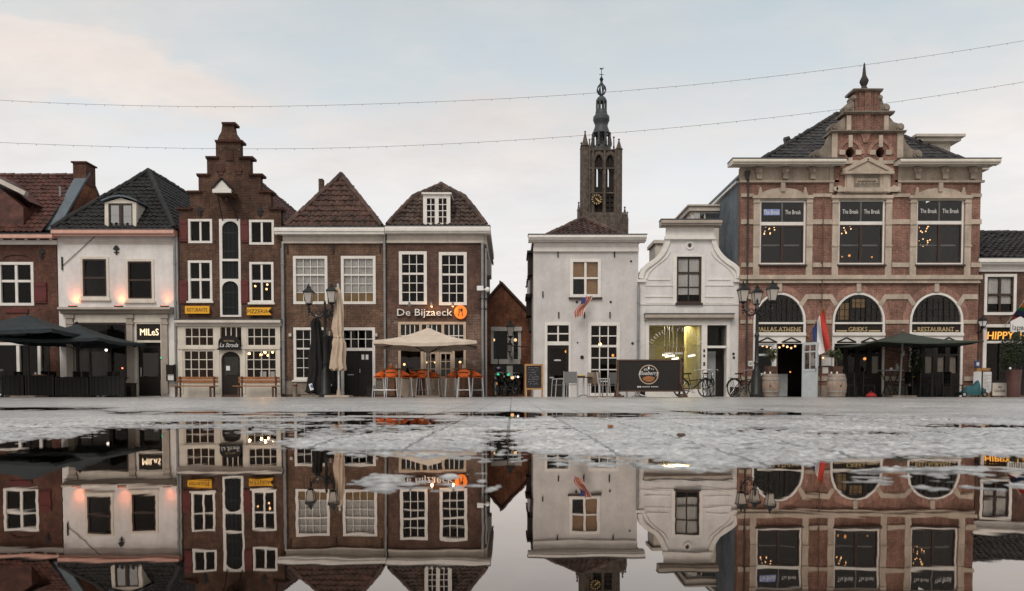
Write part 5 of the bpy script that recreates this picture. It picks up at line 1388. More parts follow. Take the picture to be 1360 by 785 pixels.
# roof
yr = 34.2; zr = zz(152,yr); ze2 = zz(213,Y); e0, e1, yb = xx(1010,213,Y), xx(1282,213,Y), Y+.02
rl_, rr_ = xx(1111,152,yr), xx(1122,152,yr)
mb = MB(); slope(mb,[(e0,yb,ze2),(e1,yb,ze2),(rr_,yr,zr),(rl_,yr,zr)],.26,.33,.03,.025); slope(mb,[(e0,42,ze2),(e0,yb,ze2),(rl_,yr,zr),(rl_,38,zr)],.26,.33,.03,.025); slope(mb,[(e1,yb,ze2),(e1,42,ze2),(rr_,38,zr),(rr_,yr,zr)],.26,.33,.03,.025)
mb.add([(e0,42,ze2),(e1,42,ze2),(rr_,38,zr),(rl_,38,zr)],[(3,2,1,0)])
mb.build('roof', M['slate'], b)
mb = MB(); ridge(mb,(e0,yb,ze2+.02),(rl_,yr,zr+.02),.09); ridge(mb,(e1,yb,ze2+.02),(rr_,yr,zr+.02),.09); ridge(mb,(rl_,yr,zr+.02),(rr_,yr,zr+.02),.1); mb.build('ridge_cap', M['slate'], b, True)
yd = 32.4; q = rect((1222,190,1262,215),yd)
m = MB(); m.box(q[0],q[1],yd,yd+2.6,q[2]-.6,q[3]); d = m.build('dormer', M['cream'], b)
m = MB(); m.box(q[0]-.3,q[1]+.28,yd-.3,yd+2.8,q[3]+.003,zz(185.5,yd)); m.box(q[0]-.4,q[1]+.4,yd-.42,yd+2.9,zz(185.5,yd)+.003,zz(182,yd)); m.build('dormer_cornice', M['cornice'], d)
m = MB(); p = P(1045,190,31.8); m.tube([(p.x,31.8,p.z-.3),(p.x,31.8,p.z+.08)],.09,10); m.tube([(p.x-.1,31.8,p.z+.1),(p.x+.1,31.8,p.z+.16)],.13,10); m.build('roof_vent', M['iron'], b)
pipe(b, 991, 233, 522, Y, .036, 'pipe_dark', .13); pipe(b, 1090, 262, 522, Y, .018, 'brick_brown', .13)
m = MB(); p = P(991,233,Y); m.lathe([(.05,-.2),(.11,0),(.12,.12)],p.x,Y-.16,p.z,8); m.build('rain_hopper', M['pipe_dark'], b)
m = MB(); q = rect((1069.8,456,1073,457),Y); m.build('hook', M['iron'], b) if m.v else None
# chandeliers upstairs
for k,(px,py,yy,n,lab) in enumerate(((1019,306,31.2,12,'chandelier of warm globe bulbs in the left upper window'),(1120,305,31.2,11,'chandelier of warm globe bulbs in the middle upper window'),(1224,303.5,31.2,12,'chandelier of warm globe bulbs at the top of the right upper window'),(1226,322,32.6,10,'lower, farther chandelier in the right upper window'))):
    p = P(px,py,yy); t = thing('chandelier', lab, 'chandelier', p, 'chandeliers behind the upper windows')
    m = MB(); m.tube([(p.x,p.y,p.z),(p.x,p.y,p.z+.7)],.012,6)
    bb = []
    for i in range(n):
        a = 2*pi*i/n*1.0+k; r = (.26,.14,.24)[i%3]; z = (.02,-.13,.10)[i%3]
        c = (p.x+r*math.cos(a)*1.15,p.y+r*math.sin(a),p.z+z); m.tube([(p.x,p.y,p.z+.1),c],.008,5); bb.append(c)
    m.build('stem', M['iron'], t)
    for c in bb: MB().ball(c,.027,8).build('bulb', M['warm'], t, True)
for px,py,r,lab in ((1118.5,341,.03,'small amber light low behind the middle upper window, to the left'),(1128,339.5,.05,'square orange lamp low behind the middle upper window'),(1158,341.5,.035,'amber candle lamp low behind the right pane of the middle upper window')):
    bulb(px,py,30.8,r,lab,'amber','lamps low behind the middle upper window',.16)
# open door leaf of the left arch
p = P(1064,526,29.82)
t = thing('open_door', 'pale blue glazed door leaf standing open at the left arched entrance', 'door', (p.x+.02, p.y, GZ))
A = Vector((p.x+.02,29.78,0)); B_ = Vector((p.x+.40,29.22,0)); dv = (B_-A).normalized()
def leaf(u0,u1,z0,z1,th=.05,off=0.0):
    m = MB(); a = A+dv*u0; c = A+dv*u1; n = Vector((-dv.y,dv.x,0))*th/2; o = Vector((-dv.y,dv.x,0))*off
    vs=[a-n+o,c-n+o,c+n+o,a+n+o]; vs=[(v.x,v.y,z0) for v in vs]+[(v.x,v.y,z1) for v in vs]
    m.add(vs,[(0,3,2,1),(4,5,6,7),(0,1,5,4),(1,2,6,5),(2,3,7,6),(3,0,4,7)]); return m
W_ = (B_-A).length; h = zz(455,29.6)
fr = MB()
for a in (leaf(0,.09,GZ,h),leaf(W_-.09,W_,GZ,h),leaf(.0905,W_-.0905,GZ,.18),leaf(.0905,W_-.0905,h-.1,h),leaf(.0905,W_-.0905,1.0,1.1),leaf(.0905,W_-.0905,1.75,1.80,.03),leaf(W_/2-.02,W_/2+.02,1.1,h-.1,.028),leaf(.0905,W_-.0905,.18,1.0,.025),leaf(.16,W_-.16,.3,.9,.032)): fr.add(a.v,a.f)
fr.build('frame', M['doorblue'], t); leaf(.0905,W_-.0905,1.1,h-.1,.008).build('pane', M['glass'], t); leaf(W_-.07,W_-.04,1.0,1.15,.02,-.045).build('handle', M['chrome'], t)
# menu boxes on the wall
for k,(r,lab) in enumerate((((1075,472,1086.5,486),'lit menu case on the brick pier, next to the open door'),((1088,472,1104,486),'lit menu case on the brick pier, under the flag'))):
    q = rect(r,Y); t = thing('menu_case', lab, 'menu', ((q[0]+q[1])/2,Y,q[2]), 'menu cases on the pier')
    m = MB(); m.ext([(q[0],q[2]),(q[1],q[2]),(q[1],q[3]),(q[0],q[3])],Y-.1,Y-.004,[[(q[0]+.03,q[2]+.03),(q[1]-.03,q[2]+.03),(q[1]-.03,q[3]-.03),(q[0]+.03,q[3]-.03)]]); m.build('case', M['chrome'], t)
    m = MB(); m.box(q[0]+.028,q[1]-.028,Y-.05,Y-.006,q[2]+.028,q[3]-.028); m.build('menu_sheet', M['paper'], t)
    p = Vector(((q[0]+q[1])/2+(.06 if k==0 else -.12),Y-.09,q[3]-.1)); MB().ball(p,.03,8).build('bulb', M['warm'], t, True)
q = rect((1092,487.5,1099.5,496),Y); tag(MB().box(q[0],q[1],Y-.03,Y-.004,q[2],q[3]).build('notice_board', M['paper'], None, loc=((q[0]+q[1])/2,Y,q[2])), 'white paper notice on the brick pier below the menu cases', 'notice')
q = rect((993,479.5,998.5,486.5),Y); t = thing('wall_box', 'small white meter box on the brick left of the first arch', 'box', ((q[0]+q[1])/2,Y,q[2])); MB().box(q[0],q[1],Y-.1,Y-.004,q[2],q[3]).build('case', M['white'], t); MB().box(q[0]+.04,q[1]-.04,Y-.108,Y-.101,q[2]+.06,q[3]-.06).build('plate', M['steel_grey'], t)
# flag on the pier: red, white, blue
fa, fb = P(1073.5,446,29.75), P(1094.5,409,28.9)
t = thing('tricolour_flag', 'red, white and blue flag hanging from a slanted pole between the left and middle arches', 'flag', fa, 'flags on the facades')
m = MB(); m.tube([fa,fb],.018,8); m.ball(fb,.035,8); m.tube([fa+Vector((0,.12,-.02)),fa+Vector((0,-.03,.0))],.03,8); m.build('pole', M['frame_wood'], t)
m = MB(); nu, nv = 18, 26; dp = (fa-fb).normalized()
def fl(u, v):
    o = fb + dp*(u*.95); drop = 1.55*v
    x = fb.x + (o.x-fb.x)*(1-.05*v) + .20*v*(1-u) + .05*math.sin(u*11+v*4)*(.3+v) + .05*v*v
    y = o.y + .09*math.sin(u*9+v*5)*(.2+v)
    z = o.z - drop + .35*u*v
    return (x, y, z)
for j in range(nv):
    for i in range(nu):
        m.cur = 0 if i < nu/3 else (1 if i < 2*nu/3 else 2)
        m.quad(fl(i/nu,j/nv),fl((i+1)/nu,j/nv),fl((i+1)/nu,(j+1)/nv),fl(i/nu,(j+1)/nv))
m.build('cloth', [M['flag_red'],M['flag_white'],M['flag_blue']], t, True)

# ================================================================ B9 small house at the right edge
Y = 30.2
b = thing('corner_house', 'small brown brick house with amber lit sign band, at the right edge', 'house', (20.5, Y, 0))
H = []
x0, x1 = xx(1300,420,Y), xx(1300,420,Y)+6.5
wo = window(b, H, (1307,364,1349.5,418.5), Y, 3.6, ((1,1),(1,1)), 2, 1, 1, curtain=(.25,1), proud=.03)
q = rect((1310.8,367.8,1345.8,414.8),Y); m = MB(); m.ext([(q[0],q[2]),(q[1],q[2]),(q[1],q[3]),(q[0],q[3])],Y+.0,Y+.058,[[(q[0]+.05,q[2]+.05),(q[1]-.05,q[2]+.05),(q[1]-.05,q[3]-.05),(q[0]+.05,q[3]-.05)]])
m.box((q[0]+q[1])/2-.04,(q[0]+q[1])/2+.04,Y+.002,Y+.056,q[2],q[3]); m.box(q[0],q[1],Y+.003,Y+.055,(q[2]+q[3])/2-.04,(q[2]+q[3])/2+.04); m.build('sash', M['brownd'], wo)
sf = (1309,434,1440,524); H.append(rloop(sf,Y))
wall(b, Y, [(x0,-.1),(x1,-.1),(x1,zz(350,Y)),(x0,zz(350,Y))], H, 'brick_grey', x0, x1, zz(352,Y), 9)
interior(b, x0, x1, Y, 3, [zz(425,Y), zz(358,Y)])
cornice(b, x0-.25, x1+.2, Y, [(.34,342.5),(.36,345),(.28,348),(.05,351)], 'white')
m = MB(); m.px((1299.5,351.3,1440,361), Y, .06, -.003); m.build('frieze', M['white'], b)
m = MB(); m.px((1304.5,431,1440,435), Y, .14, -.003); m.px((1309,453,1440,456), Y, .06, .05); m.px((1304.5,435.2,1309,492), Y, .06, .05); s = m.build('shop_front', M['white'], b)
m = MB(); m.px((1309.2,435.2,1440,452.8), Y, .03, .05); m.build('sign_band', M['soot'], s)
m = MB(); m.px((1309.2,505,1440,524), Y, .02, .06); m.px((1327,456,1329,505), Y, .01, .06); m.px((1304.6,492,1309,524), Y, .05, .05); m.build('dado', M['soot'], s)
q = rect((1309,456,1440,506),Y); m = MB(); m.quad((q[0],Y+.055,q[2]),(q[1],Y+.055,q[2]),(q[1],Y+.055,q[3]),(q[0],Y+.055,q[3])); m.build('pane', M['glass'], s)
zr = zz(310,33); ze2 = zz(344,Y)
mb = MB(); slope(mb,[(x0+.02,Y-.3,ze2),(x1,Y-.3,ze2),(x1,33,zr),(x0+.02,33,zr)],.25,.30,.05,.06); slope(mb,[(x1,36.3,ze2),(x0+.02,36.3,ze2),(x0+.02,33,zr),(x1,33,zr)],.25,.3); mb.build('roof', M['slate'], b)
mb = MB(); ridge(mb,(x0+.02,33,zr+.03),(x1,33,zr+.0),.12); mb.build('ridge_cap', M['slate'], b, True)
# letters: HIPPY H... runs out of the picture
lq = rect((1309.5,440.5,1345,451),Y)
t = thing('lit_lettering', 'amber lit letters reading HIPPY on the dark band at the right edge', 'lettering', ((lq[0]+lq[1])/2,Y,lq[2]))
text_mb('HIPPY', (lq[0]+lq[1])/2, lq[2], Y-.06, lq[3]-lq[2], lq[1]-lq[0], .03, .08).build('lettering', M['neon'], t)
lq2 = rect((1354,440.5,1361,451),Y); text_mb('H', (lq2[0]+lq2[1])/2, lq2[2], Y-.06, lq2[3]-lq2[2], None, .03, .08).build('last_letter', M['neon'], t)
m = MB(); m.box(lq[0],lq2[1],Y-.058,Y-.03,lq[2]+.02,lq[2]+.05); m.build('rail', M['soot'], t)
# wall lantern
p = P(1305,434,29.6); t = thing('wall_lantern', 'white paned black lantern on the corner of the house at the right edge', 'lantern', p)
m = MB(); m.lathe([(.05,-.06),(.11,0),(.12,.02)],p.x,p.y,p.z,6); 
for k in range(6): a=k*pi/3; m.tube([(p.x+.11*math.cos(a),p.y+.11*math.sin(a),p.z),(p.x+.19*math.cos(a),p.y+.19*math.sin(a),p.z+.22)],.012,5)
m.lathe([(.21,.22),(.2,.25),(.1,.34),(.04,.36),(.02,.44)],p.x,p.y,p.z,6); m.build('lantern', M['iron'], t)
m = MB(); m.lathe([(.105,.01),(.185,.215)],p.x,p.y,p.z,6); m.build('shade', M['globe'], t)
m = MB(); m.tube([(p.x,p.y,p.z-.05),(p.x-.02,p.y+.1,p.z-.2),(p.x-.02,Y-.004,p.z-.22)],.03,6); m.box(p.x-.14,p.x+.1,Y-.14,Y-.004,p.z-.3,p.z-.1); m.build('bracket', M['iron'], t)
q = rect((1295,479.5,1301,487.5),29.85); t = thing('street_plate', 'small blue enamel plate with white mark on the pier at the right edge', 'sign', ((q[0]+q[1])/2,29.85,q[2])); MB().box(q[0],q[1],29.82,29.893,q[2],q[3]).build('plate', M['blue_plate'], t); MB().box(q[0]+.04,q[1]-.04,29.812,29.819,q[2]+.06,q[3]-.06).build('mark', M['letter_white'], t)

# rainbow flag and hanging name board at the right edge
fa, fb = P(1334,433,30.1), P(1349,414,29.3)
t = thing('rainbow_flag', 'rainbow striped flag on a slanted white pole at the right edge', 'flag', fa, 'flags on the facades')
fe = fb + (fb-fa)*.75
m = MB(); m.tube([fa,fe],.018,8); m.ball(fe,.03,8); m.build('pole', M['white'], t)
m = MB(); nu, nv = 18, 18; dv2 = (fb-fa)
def rf(u, v):
    o = fa + (fe-fa)*(.42+.58*v)
    return (o.x + u*(.95-.3*v) - .02 , o.y + .07*math.sin(u*8+v*3), o.z - u*(.35) - .38*u*(1-v) - .12*(1-v) + .06*math.sin(u*6))
for j in range(nv):
    for i in range(nu):
        m.cur = int(j/3)
        m.quad(rf(i/nu,j/nv),rf((i+1)/nu,j/nv),rf((i+1)/nu,(j+1)/nv),rf(i/nu,(j+1)/nv))
m.build('cloth', [M['flag_red'],M['fl_vi'],M['flag_blue'],M['fl_gr'],M['fl_or'],M['flag_red']], t, True)
Ys = 29.0
o = [P(px,py,Ys) for px,py in ((1342,441),(1366,441),(1366,427),(1355,420.5),(1342,427))]
t = thing('hanging_board', 'white house shaped board with dark letters reading lapar hanging at the right edge', 'sign', (o[3].x,Ys,o[0].z))
m = MB(); m.ext([(p.x,p.z) for p in o],Ys-.03,Ys+.03); m.build('board', M['letter_white'], t)
lq = rect((1344,431,1363,438.5),Ys); text_mb('lapar',(lq[0]+lq[1])/2,lq[2],Ys-.031,lq[3]-lq[2],lq[1]-lq[0],.004).build('lettering', M['ink'], t)
m = MB(); m.tube([(o[3].x,Ys,o[3].z-.03),(o[3].x,Ys,o[3].z+.1),(o[3].x,Y-.004,o[3].z+.1)],.02,6); m.build('bracket', M['iron'], t)

# ================================================================ church tower far behind
YT = 190.0
t = thing('church_tower', 'tall gothic church tower with gilded clock and open spire, far behind the grey house', 'tower', (xx(797,400,YT), YT, 0))
S = YT/1000; cx = xx(796.5,300,YT)
def zt_(py): return zz(py,YT)
w = 20.8*S   # half width of the shaft
y0 = YT-w; y1 = YT+w
hs = [arch(cx+(a-796.5)*S, cx+(c-796.5)*S, zt_(291), zt_(224), zt_(213), 10) for a,c in ((787.5,797.5),(802,812))]
m = MB(); m.ext([(cx-w,-.1),(cx+w,-.1),(cx+w,zt_(205)),(cx-w,zt_(205))], y0, y0+1.2, hs)
m.ext([(cx-w,-.1),(cx+w,-.1),(cx+w,zt_(205)),(cx-w,zt_(205))], y1-1.2, y1, [[(p[0]-.25,p[1]) for p in h] for h in hs])
m.box(cx-w,cx-w+1.2,y0+1.21,y1-1.21,-.1,zt_(205)); m.box(cx+w-1.2,cx+w,y0+1.21,y1-1.21,-.1,zt_(205)); m.box(cx-w+1.2,cx+w-1.2,y0+1.21,y1-1.21,zt_(207),zt_(205)-.02)
m.box(cx-w-.9,cx+w+1.2,y0-.8,y1+.8,-.1,zt_(288)); m.build('shaft', M['stone_tower'], t)
m = MB()
for a, c in ((787.5,797.5),(802,812)):
    xm = cx+((a+c)/2-796.5)*S; m.box(xm-.16,xm+.16,y0+.2,y0+.6,zt_(291),zt_(216))
    for u0, u1 in ((a-.1,a+2.6),(a+4.9,c+.1)): m.box(cx+(u0-796.5)*S,cx+(u1-796.5)*S,y0+.66,y0+.9,zt_(254),zt_(214))
    for q0, q1 in ((229,215),(291,253)): m.box(cx+(a-796.5)*S-.02,cx+(c-796.5)*S+.02,y0+.65,y0+.85,zt_(q0),zt_(q1))
    for i in range(5): m.box(cx+(a-796.5)*S,cx+(c-796.5)*S,y0+.3,y0+.62,zt_(286-i*6.5),zt_(285-i*6.5))
m.build('louvres', M['soot'], t)
m = MB()
for a, c in ((787.5,797.5),(802,812)):
    oq = arch(cx+(a-3-796.5)*S,cx+(c+3-796.5)*S,zt_(292),zt_(222),zt_(207.5),10); iq = arch(cx+(a-.4-796.5)*S,cx+(c+.4-796.5)*S,zt_(292),zt_(224),zt_(212),10)
    m.ext(oq[2:]+[oq[0]]+[iq[0]]+iq[2:][::-1]+[iq[1],oq[1]], y0-.25, y0-.02)
for px in (785,799.8,814): m.box(cx+(px-1.2-796.5)*S,cx+(px+1.2-796.5)*S,y0-.5,y0-.03,zt_(292),zt_(205))
for py in (292,262,230,206): m.box(cx-w-.3,cx+w+.3,y0-.4,y0-.022,zt_(py+1),zt_(py-.6))
m.build('stone_tracery', M['stone_tower'], t)
m = MB()
def turret(px, w0, ya, yb, yc, yy):
    xm = cx+(px-796.5)*S; m.lathe([(w0*S,0),(w0*S,zt_(yb)-zt_(ya)),(w0*S*1.25,zt_(yb)-zt_(ya)+.2),(w0*S*.8,zt_(yb)-zt_(ya)+.6),(.12,zt_(yc)-zt_(ya)),(.3,zt_(yc)-zt_(ya)+.15),(.02,zt_(yc)-zt_(ya)+.5)],xm,yy,zt_(ya),8)
turret(775,5.2,530,202,183,y0+.2); turret(818.5,4.4,530,206,193,y0+.2); turret(821,2,530,206,198,y0+3); turret(784,1,206,203,192,y0+.3); turret(812,1,206,203,190,y0+.3)
turret(790,.8,206,203,196,y0+.1); turret(806,.8,206,203,196,y0+.1); turret(798.5,.8,206,203,197,y0+.1); turret(780.5,1.6,530,204,194,y0-.2); turret(770.3,1.6,530,205,197,y0+.6)
turret(766.5,2,530,287,277,y0-1); turret(825.5,2.6,530,293,283,y0-1); turret(828,1.5,530,300,291,y0-2)
m.build('turrets', M['stone_tower'], t)
c = P(792.3,265,y0-.6); m = MB(); rr = 7.0*S
m.ext([(c.x+rr*math.cos(2*pi*i/32),c.z+rr*math.sin(2*pi*i/32)) for i in range(32)], y0-.75, y0-.42); ck = m.build('clock', M['black'], t)
m = MB()
for i in range(12):
    a = 2*pi*i/12; m.bar((c.x+rr*.66*math.cos(a),y0-.8,c.z+rr*.66*math.sin(a)),(c.x+rr*.95*math.cos(a),y0-.8,c.z+rr*.95*math.sin(a)),.24,.06,(0,1,0))
m.build('numerals', M['clock_gold'], ck)
m = MB(); m.bar((c.x-.3,y0-.86,c.z+.25),(c.x+1.05,y0-.86,c.z-.75),.22,.05,(0,1,0)); m.bar((c.x-.1,y0-.87,c.z+.1),(c.x+.55,y0-.87,c.z-.65),.26,.05,(0,1,0)); m.build('clock_hands', M['clock_gold'], ck)
# lead lantern and open crown
c0 = cx + (798-796.5)*S
m = MB(); z0 = zt_(206); Z = lambda py: zt_(py)-z0
m.lathe([(13.5*S,0),(13*S,Z(203)),(12.6*S,Z(197)),(11.3*S,Z(195))],c0,YT,z0,8)
m.lathe([(12.6*S,Z(178.5)),(11*S,Z(176)),(8.3*S,Z(168)),(8.6*S,Z(165.5)),(10.8*S,Z(160)),(10.6*S,Z(155.5)),(8*S,Z(152.5)),(7.6*S,Z(149)),(7*S,Z(146.5))],c0,YT,z0,16)
m.lathe([(6.9*S,Z(136)),(7.1*S,Z(133.5)),(5.2*S,Z(130)),(1.5*S,Z(127)),(.6*S,Z(126.5))],c0,YT,z0,12)
for k in range(8):
    a = 2*pi*(k+.5)/8; m.tube([(c0+11.2*S*math.cos(a),YT+11.2*S*math.sin(a),zt_(196)),(c0+11.6*S*math.cos(a),YT+11.6*S*math.sin(a),zt_(177.5))],.30,6)
    m.tube([(c0+6.3*S*math.cos(a),YT+6.3*S*math.sin(a),zt_(147)),(c0+6.3*S*math.cos(a),YT+6.3*S*math.sin(a),zt_(135))],.22,6)
    pr = [(.8,127),(4.2,124),(6,120),(5,116),(2.2,112.5),(.6,109.5)]
    m.tube([(c0+r*S*math.cos(a),YT+r*S*math.sin(a),zt_(py)) for r,py in pr],.16,5)
    a2 = a; m.lathe([(.25,0),(.28,.8),(.02,2.4)],c0+13*S*math.cos(a2),YT+13*S*math.sin(a2),zt_(196),6)
m.lathe([(2.0*S,0),(2.0*S,2.6)],c0,YT,zt_(196),8)
m.build('spire', M['slate_lead'], t)
m = MB(); m.lathe([(.25,0),(.35,.5),(.5,.9),(.2,1.4),(.09,1.7),(.07,3.6)],c0,YT,zt_(110),8); m.box(c0-.55,c0+.55,YT-.07,YT+.07,zt_(99.5),zt_(98.8)); m.ext([(c0-.1,zt_(92.5)),(c0+.45,zt_(91.6)),(c0+.6,zt_(89.6)),(c0+.1,zt_(91)),(c0-.3,zt_(90)),(c0-.5,zt_(91.4))],YT-.06,YT+.06); m.build('weathercock', M['iron'], t)
# ================================================================ street furniture (prototypes at the origin, then placed copies)
def G(px, Y, z=GZ): return (xx(px, 520, Y), Y, z)

def street_lamp(label):
    t = thing('street_lamp', label, 'street lamp', (0,0,0), 'cast iron street lamps')
    m = MB(); m.lathe([(.24,0),(.25,.10),(.20,.16),(.19,.75),(.15,.82),(.16,.95),(.10,1.05),(.085,1.2),(.11,1.26),(.08,1.32),(.065,2.2),(.09,2.26),(.06,2.34),(.055,3.05),(.09,3.12),(.11,3.2),(.06,3.3),(.03,3.42),(.05,3.5),(.005,3.62)], n=16, star=.04, k=8)
    m.build('post', M['iron'], t, True)
    for k, a in enumerate((190,310,70)):
        a = math.radians(a); c, s = math.cos(a), math.sin(a)
        m = MB(); pts = [(r*c, r*s, z) for r, z in ((.05,3.1),(.16,3.0),(.30,2.98),(.44,3.05),(.55,3.2),(.58,3.28))]; m.tube(pts,[.04,.035,.03,.03,.028,.03],8)
        for rc, zc, rr, a0, a1 in ((.22,3.13,.10,0,330),(.40,3.17,.075,120,420),(.32,2.90,.06,0,300)):
            m.tube([((rc+rr*math.cos(math.radians(a0+(a1-a0)*i/9))*(1-.05*i))*c,(rc+rr*math.cos(math.radians(a0+(a1-a0)*i/9))*(1-.05*i))*s,zc+rr*math.sin(math.radians(a0+(a1-a0)*i/9))*(1-.05*i)) for i in range(10)],.016,5)
        m.lathe([(.02,-.16),(.05,-.12),(.03,-.06),(.06,0),(.05,.06)],.58*c,.58*s,3.28,8); m.ball((.58*c,.58*s,3.06),.04,8)
        ar = m.build('arm', M['iron'], t, True)
        lantern(t, .58*c, .58*s, 3.46, 1.02)
    return t
lp = street_lamp('')
place(lp, False, G(432.5,28.2), 0, 'three armed black street lamp beside the folded parasols, before the brown brick house', 'cast iron street lamps')
place(lp, True, G(1004.5,27.6), math.radians(4), 'three armed black street lamp before the red brick house, beside a bicycle and barrel', 'cast iron street lamps')

# ---- benches
def bench():
    t = thing('bench', '', 'bench', (0,0,0), 'wooden benches before the trattoria')
    m = MB()
    for i,y in enumerate((-.19,-.05,.09)): m.box(-.86,.86,y-.06,y+.06,.40,.44)
    m.build('seat', M['bench'], t)
    m = MB()
    for z in (.60,.73): m.box(-.80,.80,.235,.27,z-.055,z+.055)
    m.build('backrest', M['bench'], t)
    for sx in (-.66,.66):
        m = MB(); m.box(sx-.03,sx+.03,-.20,-.13,0,.40); m.box(sx-.03,sx+.03,.20,.235,0,.80); m.box(sx-.028,sx+.028,-.2,.22,.35,.398); m.build('leg', M['dark_wood'], t)
    return t
bn = bench()
place(bn, False, G(259,29.15), 0, 'wooden bench under the left trattoria window, nearer the mailbox', 'wooden benches before the trattoria')
place(bn, True, G(341.5,29.15), 0, 'wooden bench under the right trattoria window, nearer the street lamp', 'wooden benches before the trattoria')

# ---- folded parasols
def folded(name, label, loc, h0, h1, r0, r1, mat, pole_h, tie, base_mat, seed, poler=.03, mark=False, group='folded parasols beside the street lamp', bw=.5):
    t = thing(name, label, 'parasol', loc, group); x, y, z = loc
    rr = random.Random(seed); m = MB(); n = 48; pr = []
    for i in range(19):
        u = i/18; r = (r1 + (r0-r1)*u**.8)
        if tie and abs(u-tie) < .04: r *= .72
        if u > .96: r *= .45
        pr.append((r, h0+(h1-h0)*(1-(1-u)) if False else h0 + (h1-h0)*u))
    pr = [(r1*.7, h0+.02)] + [((r1+(r0-r1)*(i/18)**.8)*(.74 if tie and abs(i/18-tie)<.05 else 1)*(1 if i<18 else .5), h0+(h1-h0)*i/18) for i in range(19)]
    vs=[]; 
    for k,(r,zz_) in enumerate(pr):
        for j in range(n):
            a=2*pi*j/n; q = r*(1+.20*math.cos(8*a+.9*math.sin(k*.5))+.07*math.cos(5*a+k*.7+seed)); vs.append((x+q*math.cos(a)+.02*math.sin(k*.8+seed), y+q*math.sin(a), z+zz_+(.05*math.cos(8*a) if k<2 else 0)))
    fs=[(i*n+j,i*n+(j+1)%n,(i+1)*n+(j+1)%n,(i+1)*n+j) for i in range(len(pr)-1) for j in range(n)]+[tuple(range(n))[::-1],tuple((len(pr)-1)*n+j for j in range(n))]
    m.add(vs,fs); c = m.build('canopy', M[mat], t, True)
    if tie: zt2=h0+(h1-h0)*tie; r=(r1+(r0-r1)*tie**.8)*.80; mm=MB(); mm.tube([(x+r*math.cos(2*pi*i/16),y+r*math.sin(2*pi*i/16),z+zt2) for i in range(16)],.022,6,True); mm.build('strap', M[mat], c)
    if mark:
        mm=MB(); q=r1*1.22; mm.bar((x-.05+mark*.02,y-q,z+h0+.10),(x+mark*.14,y-q+.02,z+h0+.34),.13,.01,(0,1,0)); mm.build('print', M['flag_white'], c)
        mm=MB(); mm.bar((x-.0+mark*.06,y-q-.008,z+h0+.19),(x+mark*.11,y-q+.010,z+h0+.30),.07,.006,(0,1,0)); mm.build('print', M['blue_plate'], c)
    m=MB(); m.tube([(x,y,z+.03),(x,y,z+pole_h)],poler,10); m.lathe([(.05,0),(.04,.06),(.01,.08)],x,y,z+pole_h,8); m.build('pole', M['alu'], t, True)
    m=MB(); m.box(x-bw,x+bw,y-bw*.8,y+bw*.8,z,z+.07); m.lathe([(.09,.0),(.06,.22)],x,y,z+.071,10); m.build('base', M[base_mat], t)
    return t
folded('folded_parasol','folded black parasol left of the street lamp, with white tip',G(421,28.7),.16,3.0,.15,.36,'canvas_black',3.05,None,'stone_dark',3,mark=-1)
folded('folded_parasol','folded black parasol directly behind the street lamp post',G(438,29.0),.16,2.35,.17,.34,'canvas_black',2.45,None,'stone_dark',5,mark=1)
folded('folded_parasol','tall folded beige parasol tied at its waist, right of the street lamp',G(450,28.0),1.02,4.05,.12,.28,'canvas',4.12,.40,'stone',9,.045,bw=.45)

# ---- open parasols
def parasol(name, label, loc, half, ztop, zrim, mat, group, rot=0.0, val=.18, pole='zinc', n=4, sag=.10, poler=.035, tip=True, lean=0.0):
    t = thing(name, label, 'parasol', loc, group); x, y, z = loc
    cs = [(half*math.cos(rot+pi/4+k*pi/2)*1.414, half*math.sin(rot+pi/4+k*pi/2)*1.414) for k in range(4)] if n == 4 else [(half*math.cos(rot+2*pi*k/n), half*math.sin(rot+2*pi*k/n)) for k in range(n)]
    m = MB(); seg = 10; apx = Vector((x,y,z+ztop)); N_ = len(cs)
    for k in range(N_):
        a = Vector((x+cs[k][0],y+cs[k][1],z+zrim)); c = Vector((x+cs[(k+1)%N_][0],y+cs[(k+1)%N_][1],z+zrim))
        def pt(i,j):
            u=i/seg; v=j/seg; p=apx.lerp(a.lerp(c,v),u)
            p.z -= sag*math.sin(pi*v)*u*u*.6 + .10*math.sin(pi*u)*(1-.4*math.sin(pi*v)) + .014*u*math.sin(k*7.3+u*9+v*6.5)*math.sin(pi*v); return p
        for i in range(seg):
            for j in range(seg): m.quad(pt(i,j),pt(i+1,j),pt(i+1,j+1),pt(i,j+1))
        for j in range(seg):
            p0,p1=pt(seg,j),pt(seg,j+1); d=lambda jj: Vector((0,0,-val*(1-.25*math.sin(jj*1.7)**2)))
            if val: m.quad(p0,p0+d(j),p1+d(j+1),p1)
    can = m.build('canopy', M[mat], t, True)
    m = MB()
    for k in range(N_):
        a = Vector((x+cs[k][0],y+cs[k][1],z+zrim-.02)); m.tube([apx+Vector((0,0,-.10)),apx.lerp(a,.5)+Vector((0,0,-.16)),a],.018,6)
        m.tube([apx.lerp(a,.5)+Vector((0,0,-.17)),(x,y,z+zrim-.35)],.014,6)
    m.build('ribs', M['soot'], t)
    m = MB(); m.tube([(x+lean,y,z+.04),(x,y,z+ztop-.03)],poler,10)
    if tip: m.ball((x,y,z+ztop+.05),.05,8)
    m.lathe([(.07,-.1),(.07,.1)],x,y,z+zrim-.35,8); m.build('pole', M[pole], t, True)
    m = MB(); m.box(x+lean-.45,x+lean+.45,y-.4,y+.4,z,z+.06); m.build('base', M['stone_dark'], t)
    return t
parasol('parasol','large open charcoal parasol before the dark brick house at the left edge',G(39,27.2),1.95,2.97,2.32,'canvas_dark','dark parasols of the café',.03,.16,'soot')
parasol('parasol','open charcoal parasol before the shop window of the white café house',G(104,28.2),1.74,2.72,2.10,'canvas_dark','dark parasols of the café',.0,.13,'soot')
